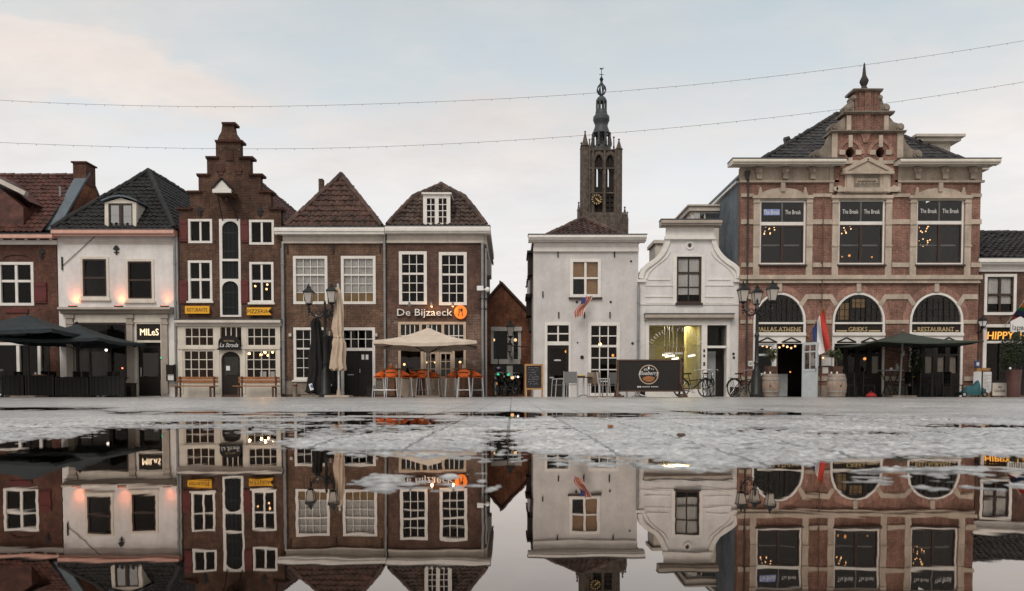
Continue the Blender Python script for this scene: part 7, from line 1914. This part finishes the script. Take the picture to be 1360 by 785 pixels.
# teal bundle under a cover, wheel showing
x,y,_=G(1290,28.8); t=thing('covered_scooter','low scooter under a rumpled teal cover beside the brick pier','scooter',(x,y,GZ))
m=MB(); pts=[]; nu,nv=14,10
def tc(u,v):
    xq=-.48+.96*u; hgt=(.12+.78*u**1.2)*(1-.10*math.sin(u*14)); a=pi*v
    return (x+xq+.03*math.sin(v*9+u*4), y-.24*math.cos(a)*(1-.2*u), GZ+.07+hgt*math.sin(a)*(.92+.08*math.sin(u*17+v*6)))
for j in range(nv):
    for i in range(nu): m.quad(tc(i/nu,j/nv),tc((i+1)/nu,j/nv),tc((i+1)/nu,(j+1)/nv),tc(i/nu,(j+1)/nv))
m.build('cover', M['teal'], t, True)
for dx in (-.42,.36):
    m=MB(); m.tube([(x+dx+.085*math.cos(2*pi*i/16),y-.26,GZ+.10+.085*math.sin(2*pi*i/16)) for i in range(16)],.022,6,True); wl=m.build('wheel', M['rubber'], t, True); m=MB(); m.tube([(x+dx,y-.275,GZ+.10),(x+dx,y-.24,GZ+.10)],.06,10); m.build('rim', M['chrome'], wl)
x,y,_=G(1304,29.4); t=thing('wooden_box','upright brown cardboard box behind the white menu board','box',(x,y,GZ)); q=rect((1295,490,1313,515),29.4); m=MB(); m.box(q[0],q[1],29.3,29.5,GZ,q[3]); m.build('body', M['frame_wood'], t); m=MB(); m.box(q[0]-.01,q[1]+.01,29.29,29.51,q[3]+.001,q[3]+.03); m.build('lid', M['frame_wood'], t)

# ---- café terrace at the left: dark screens, tables, chairs
def terrace_screen(px0,px1,Yy,lab,top=505,glass_top=None):
    q=rect((px0,top,px1,526),Yy); t=thing('terrace_screen',lab,'screen',((q[0]+q[1])/2,Yy,GZ),'dark terrace screens of the café')
    m=MB(); n=int((q[1]-q[0])/.14); w=(q[1]-q[0])/n
    for i in range(n): m.box(q[0]+i*w+.006,q[0]+(i+1)*w-.006,Yy-.015,Yy+.015,GZ+.06,q[3]-.03)
    m.box(q[0],q[1],Yy-.03,Yy+.03,q[3]-.029,q[3]+.01); m.box(q[0],q[1],Yy+.016,Yy+.04,.2,.26); m.build('panel', M['canvas_black'], t)
    for x_ in (q[0]+.03,q[1]-.03): m=MB(); m.box(x_-.03,x_+.03,Yy-.035,Yy+.05,GZ,q[3]+.03); m.box(x_-.05,x_+.05,Yy-.2,Yy+.2,GZ,GZ+.02); m.build('post', M['black'], t)
for k,(a,c,Yy,lab,tp) in enumerate(((2,32,27.55,'dark slatted screen just right of the bicycle at the left edge',499),(34,72,27.55,'dark slatted screen with an orange board on top, second from the left edge',499),(74,118,27.55,'dark slatted screen before the join of the two left houses',502),(120,165,27.55,'dark slatted screen under the shop window of the white café house',500))):
    terrace_screen(a,c,Yy,lab,tp)
for px,Yy,lab in ((18,28.2,'dark terrace table nearest the left edge'),(64,28.3,'dark terrace table under the pole of the large charcoal parasol'),(108,28.2,'dark terrace table under the pole of the second charcoal parasol'),(150,28.4,'dark terrace table before the café shop window')):
    low_table(px,Yy,lab,'dark terrace tables of the café')
for px,Yy,rz,lab in ((8,27.9,170,'dark terrace chair just right of the bicycle wheel'),(32,28.1,90,'dark terrace chair left of the large parasol pole'),(52,28.0,-90,'dark terrace chair right of the large parasol pole'),(78,28.1,90,'dark terrace chair before the join of the two left houses'),(94,28.0,-90,'dark terrace chair left of the second parasol pole'),(122,28.1,92,'dark terrace chair right of the second parasol pole'),(138,28.0,-85,'dark terrace chair before the middle of the café shop window'),(163,28.1,90,'dark terrace chair at the right end of the café terrace')):
    place(dc,True,G(px,Yy),math.radians(rz),lab,'dark terrace chairs')
q=rect((45,497.3,60,499.2),27.55); t=thing('serving_board','orange wooden board on the dark screen under the large charcoal parasol','board',((q[0]+q[1])/2,27.55,q[2])); zb=zz(499,27.55)+.012; m=MB(); m.box(q[0],q[1],27.45,27.68,zb,zb+.03); m.build('board', M['bench'], t); m=MB(); m.tube([(q[0]+.06,27.55,zb+.031),(q[0]+.06,27.55,zb+.11)],.03,10); m.build('cup', M['globe'], t, True)
x,y,_=G(171,28.9); t=thing('planter','dark square planter box beside the café door','planter',(x,y,GZ)); m=MB(); m.box(x-.2,x+.2,y-.2,y+.2,GZ,.5); m.build('box', M['soot'], t); m=MB(); m.box(x-.22,x+.22,y-.22,y+.22,.501,.54); m.build('rim', M['black'], t)
for px,py,yy,r,mt,lab in ((141,457.5,30.7,.06,'white_glow','upper white globe lamp behind the café shop window'),(141,465,30.7,.055,'white_glow','lower white globe lamp behind the café shop window'),(148,486.5,30.9,.04,'warm_dim','small warm light behind the café shop window'),(162.5,489,31,.035,'red_glow','small red light behind the café shop window'),(51,477,31,.03,'warm_dim','tiny warm light behind the shop front of the dark brick house')):
    bulb(px,py,yy,r,lab,mt,'lights behind the café window',.4)
p=P(214.5,475.5,29.95); t=thing('indicator_lamp','tiny green indicator lamp on the right post of the café door','light',p); MB().ball((p.x,29.9,p.z),.03,8).build('lens', M['green_led'], t); m=MB(); m.box(p.x-.03,p.x+.03,29.91,29.98,p.z-.05,p.z+.03); m.build('housing', M['black'], t)
# white bollard post right of the right bench
x,y,_=G(392,29.5); t=thing('bollard','short grey stone post by the brown brick wall, left of the folded parasols','bollard',(x,y,GZ)); m=MB(); m.lathe([(.09,0),(.08,.45),(.085,.47),(.085,.5),(.03,.56)],x,y,GZ,12); m.build('post', M['stone_dark'], t, True); m=MB(); m.lathe([(.091,0),(.091,.05)],x,y,GZ+.42,12); m.build('band', M['red'], t)
x,y,_=G(493.5,29.0); t=thing('planter','dark square planter box beside the black double door','planter',(x,y,GZ)); m=MB(); m.box(x-.15,x+.15,y-.15,y+.15,GZ,.42); m.build('box', M['soot'], t); m=MB(); m.box(x-.165,x+.165,y-.165,y+.165,.421,.45); m.build('rim', M['black'], t)

# ---- two light strings across the square
def string(pts, Ys, lab, nb, phase):
    X=[p[0] for p in pts]; Z=[p[1] for p in pts]
    # smooth curve through the points
    xs=np.linspace(X[0],X[-1],90); zs=np.interp(xs,X,Z); 
    for _ in range(40): zs[1:-1]=(zs[:-2]+2*zs[1:-1]+zs[2:])/4
    w3=[P(a,b_,Ys[0]+(Ys[1]-Ys[0])*(a-X[0])/(X[-1]-X[0])) for a,b_ in zip(xs,zs)]
    t=thing('light_string',lab,'string lights',w3[0],'light strings over the square')
    m=MB(); m.tube(w3,.0044,5); m.build('cable', M['iron'], t)
    proto=None
    for k in range(nb):
        f=(k+phase)/nb*(len(w3)-1); i=int(f); p=w3[i].lerp(w3[min(i+1,len(w3)-1)],f-i)
        if proto is None:
            m=MB(); m.lathe([(.004,0),(.006,-.010),(.010,-.018),(.009,-.032),(.002,-.037)],p.x,p.y,p.z,6); proto=m.build('bulb', M['steel_grey'], t); p0=p
        else:
            c=proto.copy(); COL.objects.link(c); c.parent=t; c.location=p-p0
    return t
string([(-260,112),(0,135),(170,141),(330,143),(480,139),(650,133),(800,124),(1000,106),(1200,80),(1360,55),(1600,12)],(22,22),'upper light string spanning the sky above all the roofs',76,.3)
string([(-260,176),(0,190),(200,197),(400,199),(600,192),(800,179),(1000,160),(1150,142),(1360,110),(1600,66)],(21,21),'lower light string, crossing before the stepped gable and the church spire',76,.6)
# ================================================================ ground: paved square with puddles
def smooth(a): return a*a*(3-2*a)
def vnoise(X, Y, s, seed):
    x, y = X/s, Y/s; xi, yi = np.floor(x).astype(np.int64), np.floor(y).astype(np.int64); fx, fy = smooth(x-xi), smooth(y-yi)
    def h(a, b):
        n = (a*374761393 + b*668265263 + seed*982451653) & 0x7fffffff
        n = ((n ^ (n >> 13))*1274126177) & 0x7fffffff
        return ((n ^ (n >> 16)) & 0xffff)/65535.0 - .5
    return (h(xi,yi)*(1-fx)+h(xi+1,yi)*fx)*(1-fy) + (h(xi,yi+1)*(1-fx)+h(xi+1,yi+1)*fx)*fy
def sdf(px, py, poly, ay):
    """signed distance in survey pixels, positive inside; ay stretches the depth axis"""
    d = np.full(px.shape, 1e9); ins = np.zeros(px.shape, bool); n = len(poly)
    for i in range(n):
        ax, ay_ = poly[i-1][0]*.12, poly[i-1][1]; bx, by = poly[i][0]*.12, poly[i][1]
        ex, ey = bx-ax, by-ay_; wx, wy = px*.12-ax, py-ay_
        t = np.clip((wx*ex+wy*ey)/(ex*ex+ey*ey+1e-9), 0, 1)
        d = np.minimum(d, np.hypot(wx-ex*t, wy-ey*t))
        c = ((ay_ > py) != (by > py)) & (px*.12 < (bx-ax)*(py-ay_)/(by-ay_+1e-12)+ax); ins ^= c
    return np.where(ins, d, -d)
PUDDLES = [
 [(-900,604),(-200,595),(0,588),(91,581.5),(156,567.5),(230,559.5),(330,555.5),(420,552.5),(560,555),(610,560),(570,571),(480,577),(400,579.5),(365,588),(400,595.5),(480,597.5),(600,598.5),(720,602),(800,605),(860,611),(920,618),(960,621),(1010,620),(1090,614),(1160,606),(1300,605.5),(1420,606),(2200,612),(4000,3000),(-4000,3000)],
 [(610,548.5),(700,547.8),(800,547.8),(880,549),(862,552),(800,555),(700,555),(620,553)],
 [(870,546.3),(1010,546.3),(1060,549),(1110,552.5),(1000,553),(900,549.5)],
 [(1215,565.5),(1290,562.5),(1360,562.5),(1800,562),(1800,569.5),(1360,569.5),(1250,568.5)],
 [(145,547),(290,546),(300,549),(160,550)], [(-80,542),(140,543),(140,545.3),(-60,545)], [(300,551),(470,548.5),(585,549.5),(560,552),(400,553.5)],
 [(655,573),(668,572),(672,580),(662,581)], [(658,583),(674,583),(678,597),(655,597)], [(1080,575),(1180,573.5),(1190,575.5),(1100,577)], [(960,571),(1040,570.5),(1045,572),(965,572.8)]]
SHOALS = [[(1120,631),(1200,622),(1360,622),(1600,630),(1500,655),(1360,652),(1200,648),(1140,640)], [(465,640),(520,632),(640,633),(680,641),(640,654),(520,654)], [(440,601),(700,605),(820,612),(960,626),(820,620),(640,614),(500,607)], [(170,556.8),(470,555.5),(480,557.5),(180,559)], [(150,567),(330,563),(420,564),(500,562.5),(500,566),(330,568),(200,571)],[(330,573),(470,567),(560,566.5),(540,570),(420,577)]]
def geo(lo, hi, a, b):
    v = [0.0]
    while v[-1] < hi: v.append(v[-1] + a + b*v[-1])
    w = [0.0]
    while w[-1] > lo: w.append(w[-1] - (a + b*abs(w[-1])))
    return np.array(w[1:][::-1] + v)
def dense(lo, hi, segs):
    """grid lines whose spacing follows segs = [(from, to, spacing at from, spacing at to)]"""
    out = [lo]
    while out[-1] < hi:
        x = out[-1]
        for a, b_, sa, sb in segs:
            if a <= x < b_: out.append(x + sa + (sb-sa)*(x-a)/(b_-a)); break
        else: break
    return np.array(out)
gx = dense(-34, 34, [(-34,-2.2,.34,.012),(-2.2,2.2,.0075,.0075),(2.2,34.1,.012,.34)])
gy = dense(-3, 36, [(-3,.9,.08,.02),(.9,3.4,.0075,.0095),(3.4,8,.0095,.045),(8,36.1,.045,.30)])
X, Yg_ = np.meshgrid(gx, gy)
Ys_ = np.maximum(Yg_, .12)
upx = CX + F*X/Ys_; upy = HOR + F*CAMZ/Ys_
w_ = np.full(X.shape, -1e9)
for p in PUDDLES: w_ = np.maximum(w_, sdf(upx, upy, p, 1))
for p in SHOALS: w_ = np.minimum(w_, np.maximum(-sdf(upx, upy, p, 1), -.35) + .0)
w_ = np.where(Yg_ < .30, 8.0, w_); w_ = np.where(Yg_ < -.8, -3.0 + 8*np.clip((Yg_+1.4)/.6, 0, 1), w_)
px2m = np.clip(.0013*(Ys_/2.2)**.0, 0, .0014)
H0 = np.clip(-w_*px2m, -.016, .0062)
far = np.clip((Yg_-3)/6, 0, 1)
near = np.clip((6-Yg_)/3, 0, 1)
nz = vnoise(X,Yg_,.42,1)*.0030 + vnoise(X,Yg_,.13,2)*.0024 + near*(vnoise(X,Yg_,.055,3)*.0040 + vnoise(X,Yg_,.030,8)*.0070 + vnoise(X,Yg_,.018,9)*.0062)
nz += vnoise(X,Yg_,1.6,4)*.008*far
ti, tj = np.floor((X+.015)/.285).astype(np.int64), np.floor(Yg_/.19).astype(np.int64)
hh_ = ((ti*73856093) ^ (tj*19349663)) & 0xffff
nz += (hh_/65535.0 - .5)*.0030
h2_ = ((ti*19349663) ^ (tj*83492791)) & 0xffff; h3_ = ((ti*83492791) ^ (tj*73856093)) & 0xffff
nz += (h2_/65535.0 - .5)*.024*(((X+.015)/.285) % 1 - .5)*.285 + (h3_/65535.0 - .5)*.022*((Yg_/.19) % 1 - .5)*.19*2
# worn joints
jx = np.abs(((X+.015)/.285) % 1 - .0); jx = np.minimum(jx, 1-jx)*.285
nz -= np.where(jx < .009, .0018, 0)*(vnoise(X,Yg_,.5,12)+.5)
jy = (Yg_/.19) % 1; jy = np.minimum(jy, 1-jy)*.19; jw = np.maximum(.008, .55*np.gradient(gy)[:,None]*np.ones_like(X))
wet = np.clip((vnoise(X*.45,Yg_,.55,31)+vnoise(X,Yg_,.33,33)*.6-.10)*5, 0, 1)*np.clip((Yg_-1.9)/1.2, 0, 1)
nz -= np.where(jy < jw, .0105, 0)*wet + np.where(jy < jw, .0015, 0)
Zg = H0 + nz + np.clip((Yg_-14)/20, 0, 1)*.004
Zg = np.where(w_ < -6, np.maximum(Zg, .0012*np.sign(1)), Zg)
nyy, nxx = X.shape
co = np.stack([X, Yg_, Zg], -1).reshape(-1, 3)
idx = np.arange(nyy*nxx).reshape(nyy, nxx)
fq = np.stack([idx[:-1,:-1], idx[:-1,1:], idx[1:,1:], idx[1:,:-1]], -1).reshape(-1, 4)
me = bpy.data.meshes.new('square_pavement')
me.vertices.add(len(co)); me.vertices.foreach_set('co', co.ravel())
me.loops.add(fq.size); me.loops.foreach_set('vertex_index', fq.ravel())
me.polygons.add(len(fq)); me.polygons.foreach_set('loop_start', np.arange(0, fq.size, 4)); me.polygons.foreach_set('loop_total', np.full(len(fq), 4))
me.update(); me.validate(); me.polygons.foreach_set('use_smooth', [True]*len(fq))
def pave_mat():
    m, nt, b = nm('wet_pavers')
    v = pos(nt)
    mp = N(nt, 'ShaderNodeMapping'); mp.inputs['Location'].default_value = (.015, 0, 0); L(nt, v, mp.inputs['Vector'])
    t = N(nt, 'ShaderNodeTexBrick'); L(nt, mp.outputs[0], t.inputs['Vector']); t.offset = .0
    t.inputs['Scale'].default_value = 1; t.inputs['Brick Width'].default_value = .285; t.inputs['Row Height'].default_value = .19; t.inputs['Mortar Size'].default_value = .008; t.inputs['Mortar Smooth'].default_value = .4
    t.inputs['Color1'].default_value = (.60,.58,.565,1); t.inputs['Color2'].default_value = (.43,.415,.405,1); t.inputs['Mortar'].default_value = (.12,.11,.10,1)
    c = mixc(nt, 'MULTIPLY', 1, t.outputs[0], ramp(nt, noise(nt, v, 1.4, 8, .75), .34, .66, (.74,.735,.73), (1.14,)*3))
    c = mixc(nt, 'MULTIPLY', 1, c, ramp(nt, noise(nt, v, 48, 4, .7), .36, .64, (.42,.41,.40), (1.45,1.45,1.45)))
    c = mixc(nt, 'MULTIPLY', 1, c, ramp(nt, noise(nt, v, .28, 5, .6), .35, .65, (.75,)*3, (1.15,)*3))
    # darker where it lies below the water line (soaked and silted)
    g = N(nt, 'ShaderNodeNewGeometry'); sp = N(nt, 'ShaderNodeSeparateXYZ'); L(nt, g.outputs['Position'], sp.inputs[0])
    mr = N(nt, 'ShaderNodeMapRange'); L(nt, sp.outputs[2], mr.inputs[0]); mr.inputs[1].default_value = -.0005; mr.inputs[2].default_value = .0032
    c = mixc(nt, 'MULTIPLY', 1, c, ramp(nt, mr.outputs[0], 0, 1, (.35,.34,.33), (1,1,1)))
    L(nt, c, b.inputs['Base Color'])
    r = ramp(nt, noise(nt, v, .8, 6, .7), .35, .7, (.38,)*3, (.6,)*3); L(nt, r, b.inputs['Roughness'])
    b.inputs['Specular IOR Level'].default_value = .6; b.inputs['Coat Weight'].default_value = 1.0; b.inputs['Coat Roughness'].default_value = .33; b.inputs['Coat IOR'].default_value = 1.5
    mm = N(nt, 'ShaderNodeMath', operation='MULTIPLY_ADD'); L(nt, t.outputs['Fac'], mm.inputs[0]); mm.inputs[1].default_value = -.8; L(nt, noise(nt, v, 110, 4, .7), mm.inputs[2])
    bump(nt, b, mm.outputs[0], .75, .006)
    return m
PAVE = pave_mat(); me.materials.append(PAVE)
gro = bpy.data.objects.new('square_pavement', me); COL.objects.link(gro); gro['kind'] = 'structure'
far_ = MB(); far_.quad((-900,-300,-.04),(900,-300,-.04),(900,1200,-.04),(-900,1200,-.04))
fo = far_.build('ground', paint('far_ground', (.13,.125,.12), .8, .3, .2)); fo['kind'] = 'structure'
# street level under and behind the houses
al = MB(); al.quad((-34,35.8,-.012),(34,35.8,-.012),(34,70,-.012),(-34,70,-.012)); ao = al.build('alley_paving', PAVE); ao['kind'] = 'structure'
def water_mat():
    m, nt, b = nm('puddle_water'); nt.nodes.remove(b); out = nt.nodes['Material Output']
    tr = N(nt, 'ShaderNodeBsdfTransparent'); tr.inputs[0].default_value = (.30,.24,.19,1)
    gl = N(nt, 'ShaderNodeBsdfGlossy'); gl.inputs['Roughness'].default_value = .012; gl.inputs[0].default_value = (.75,.69,.65,1)
    fr = N(nt, 'ShaderNodeFresnel'); fr.inputs[0].default_value = 1.65
    mr = N(nt, 'ShaderNodeMapRange'); L(nt, fr.outputs[0], mr.inputs[0]); mr.inputs[1].default_value = .05; mr.inputs[2].default_value = .50; mr.inputs[3].default_value = .12; mr.inputs[4].default_value = .94
    bp = N(nt, 'ShaderNodeBump'); bp.inputs['Strength'].default_value = .032; bp.inputs['Distance'].default_value = .01
    L(nt, noise(nt, pos(nt, (2.2, 1.0, 1)), 2.6, 3, .6), bp.inputs['Height']); L(nt, bp.outputs[0], gl.inputs['Normal'])
    mx = N(nt, 'ShaderNodeMixShader'); L(nt, mr.outputs[0], mx.inputs[0]); L(nt, tr.outputs[0], mx.inputs[1]); L(nt, gl.outputs[0], mx.inputs[2]); L(nt, mx.outputs[0], out.inputs[0]); return m
wm = MB(); wm.quad((-33.5,-2.6,0),(33.5,-2.6,0),(33.5,16,0),(-33.5,16,0)); wo = wm.build('water', water_mat()); wo['kind'] = 'structure'
# a few fallen leaves at the water's edge
rl2 = random.Random(21)
for k,(px,py) in enumerate(((1012,546),(811,571),(905,584),(560,562))):
    y = F*CAMZ/(py-HOR); x = (px-CX)/F*y; y += 0
    mm = MB(); a = rl2.uniform(0,6.3); s = rl2.uniform(.014,.022); zc = .012
    pts = [(x+s*math.cos(a+t)*q, y+s*math.sin(a+t)*q, zc+.012*abs(math.sin(t*2))*q) for t,q in ((0,1.2),(.6,.9),(1.3,.8),(2.2,.75),(3.14,1),(4,.75),(5,.8),(5.7,.9))]
    mm.add(pts+[(p[0],p[1],p[2]-.003) for p in pts],[tuple(range(8)),tuple(range(15,7,-1))]+[(i,(i+1)%8+0,(i+1)%8+8,i+8) for i in range(8)])
    lf = mm.build('fallen_leaf', M['bench'] if k%2 else M['dark_wood'], None, loc=(x,y,zc))
    tag(lf, ('curled dark leaf','curled brown leaf')[k%2]+' lying on the wet paving of the square', 'leaf', ('dark','brown')[k%2]+' leaves on the wet paving')

# ================================================================ sky, sun, camera
SUN_EL, SUN_AZ = math.radians(47), math.radians(200)      # low, behind the camera and a little to the left
w = bpy.data.worlds.new('World'); sc.world = w; w.use_nodes = True; nt = w.node_tree
bg = nt.nodes['Background']; out = nt.nodes['World Output']
sk = N(nt, 'ShaderNodeTexSky'); sk.sky_type = 'NISHITA'; sk.sun_disc = False; sk.sun_elevation = SUN_EL; sk.sun_rotation = SUN_AZ; sk.air_density = 1.2; sk.dust_density = 2.5
tc_ = N(nt, 'ShaderNodeTexCoord'); sp = N(nt, 'ShaderNodeSeparateXYZ'); L(nt, tc_.outputs['Generated'], sp.inputs[0])
# cloud deck: projected onto a flat layer so that it thins into streaks towards the horizon
zc = N(nt, 'ShaderNodeMath', operation='ADD'); L(nt, sp.outputs[2], zc.inputs[0]); zc.inputs[1].default_value = .16
dv_ = N(nt, 'ShaderNodeVectorMath', operation='DIVIDE'); cb = N(nt, 'ShaderNodeCombineXYZ')
for i in range(3): L(nt, zc.outputs[0], cb.inputs[i])
L(nt, tc_.outputs['Generated'], dv_.inputs[0]); L(nt, cb.outputs[0], dv_.inputs[1])
mp = N(nt, 'ShaderNodeMapping'); mp.inputs['Location'].default_value = (3.1, 1.7, 0); mp.inputs['Scale'].default_value = (.8, 1.25, 1); mp.inputs['Rotation'].default_value = (0,0,.35); L(nt, dv_.outputs[0], mp.inputs['Vector'])
n1 = noise(nt, mp.outputs[0], 1.15, 9, .58)
def mth(op, a, b=None, c=None):
    n = N(nt, 'ShaderNodeMath', operation=op)
    for k_, v_ in enumerate((a, b, c)):
        if v_ is None: continue
        if isinstance(v_, (int, float)): n.inputs[k_].default_value = v_
        else: L(nt, v_, n.inputs[k_])
    return n.outputs[0]
# one brighter cream bank low in the north-west, otherwise thin broken cover
yq = mth('MAXIMUM', sp.outputs[1], .05); uq = mth('ADD', mth('DIVIDE', sp.outputs[0], yq), .64); vq = mth('ADD', mth('DIVIDE', sp.outputs[2], yq), -.435)
wob = mth('MULTIPLY_ADD', noise(nt, mp.outputs[0], 3.0, 6, .6), .16, -.08)
vq = mth('ADD', mth('ADD', vq, mth('MULTIPLY', uq, .20)), wob)
bank = mth('SUBTRACT', 1.0, mth('ADD', mth('POWER', mth('ABSOLUTE', mth('DIVIDE', uq, .36)), 2.0), mth('POWER', mth('ABSOLUTE', mth('DIVIDE', vq, .062)), 2.0)))
bank = mth('MAXIMUM', bank, 0.0)
cov = ramp(nt, mth('ADD', mth('MULTIPLY_ADD', n1, 1.0, .05), mth('MULTIPLY', bank, .34)), .46, .68, (0,0,0), (1,1,1))
n2 = noise(nt, mp.outputs[0], 2.6, 8, .62)
def ramp3(fac, stops):
    n = nt.nodes.new('ShaderNodeValToRGB'); e = n.color_ramp.elements
    e[0].position, e[0].color = stops[0][0], c4(stops[0][1]); e[1].position, e[1].color = stops[-1][0], c4(stops[-1][1])
    for p_, c_ in stops[1:-1]: k_ = e.new(p_); k_.color = c4(c_)
    L(nt, fac, n.inputs[0]); return n.outputs[0]
# radiance of the dusk sky, in units of the background strength: pale rose low down, blue-grey above
blue = ramp3(sp.outputs[2], [(0,(6.4,6.15,5.95)),(.14,(6.5,6.35,6.25)),(.27,(6.1,6.15,6.2)),(.36,(4.8,5.2,5.4)),(.46,(3.9,4.5,4.8)),(.8,(3.3,4.0,4.4))])
cl = ramp3(sp.outputs[2], [(0,(6.6,6.25,6.0)),(.25,(6.35,6.2,6.1)),(.36,(6.25,5.6,5.2)),(.46,(5.2,5.25,5.3)),(.6,(5.0,5.1,5.2))])
clv = mixc(nt, 'MULTIPLY', 1, cl, ramp(nt, n2, .30, .66, (.84,.835,.845), (1.06,1.04,1.02)))
mixs = mixc(nt, 'MIX', .06, blue, sk.outputs[0])
cfac = N(nt, 'ShaderNodeMath', operation='MULTIPLY'); L(nt, cov, cfac.inputs[0]); cfac.inputs[1].default_value = .85
sky = mixc(nt, 'MIX', cfac.outputs[0], mixs, clv)
# the evening light is stronger beyond the houses than behind the camera
bk_ = N(nt, 'ShaderNodeMapRange'); L(nt, sp.outputs[1], bk_.inputs[0]); bk_.inputs[1].default_value = -.4; bk_.inputs[2].default_value = .6; bk_.inputs[3].default_value = .95; bk_.inputs[4].default_value = 1.0
sv = N(nt, 'ShaderNodeVectorMath', operation='SCALE'); L(nt, sky, sv.inputs[0]); L(nt, bk_.outputs[0], sv.inputs['Scale'])
tn = ramp(nt, bk_.outputs[0], .951, 1.0, (1.0,.955,.90), (1,1,1)); L(nt, mixc(nt, 'MULTIPLY', 1, sv.outputs[0], tn), bg.inputs[0]); bg.inputs[1].default_value = .14
sl = bpy.data.lights.new('sun', 'SUN'); sl.energy = 1.75; sl.angle = math.radians(30); sl.color = (1, .91, .82)
so = bpy.data.objects.new('sun', sl); COL.objects.link(so)
dirv = Vector((math.sin(SUN_AZ)*math.cos(SUN_EL), math.cos(SUN_AZ)*math.cos(SUN_EL), math.sin(SUN_EL)))
so.rotation_euler = dirv.to_track_quat('Z', 'Y').to_euler(); so.location = dirv*60

cam = bpy.data.cameras.new('camera'); co_ = bpy.data.objects.new('camera', cam); COL.objects.link(co_)
co_.location = (0, 0, CAMZ); co_.rotation_euler = (pi/2 - TH, 0, 0)
cam.sensor_width = 36; cam.lens = 36*F/1360; cam.shift_y = (YC - 392.5)/1360
cam.clip_start = .03; cam.clip_end = 3000
cam.dof.use_dof = True; cam.dof.focus_distance = 26; cam.dof.aperture_fstop = 6.3
sc.camera = co_
sc.view_settings.view_transform = 'Standard'; sc.view_settings.look = 'None'; sc.view_settings.exposure = 0.0; sc.view_settings.gamma = 1.0
sc.render.engine = 'CYCLES'; sc.cycles.use_denoising = True
sc.cycles.max_bounces = 8; sc.cycles.diffuse_bounces = 3; sc.cycles.glossy_bounces = 4; sc.cycles.transparent_max_bounces = 16
sc.cycles.sample_clamp_indirect = 4.0; sc.cycles.caustics_reflective = False; sc.cycles.caustics_refractive = False
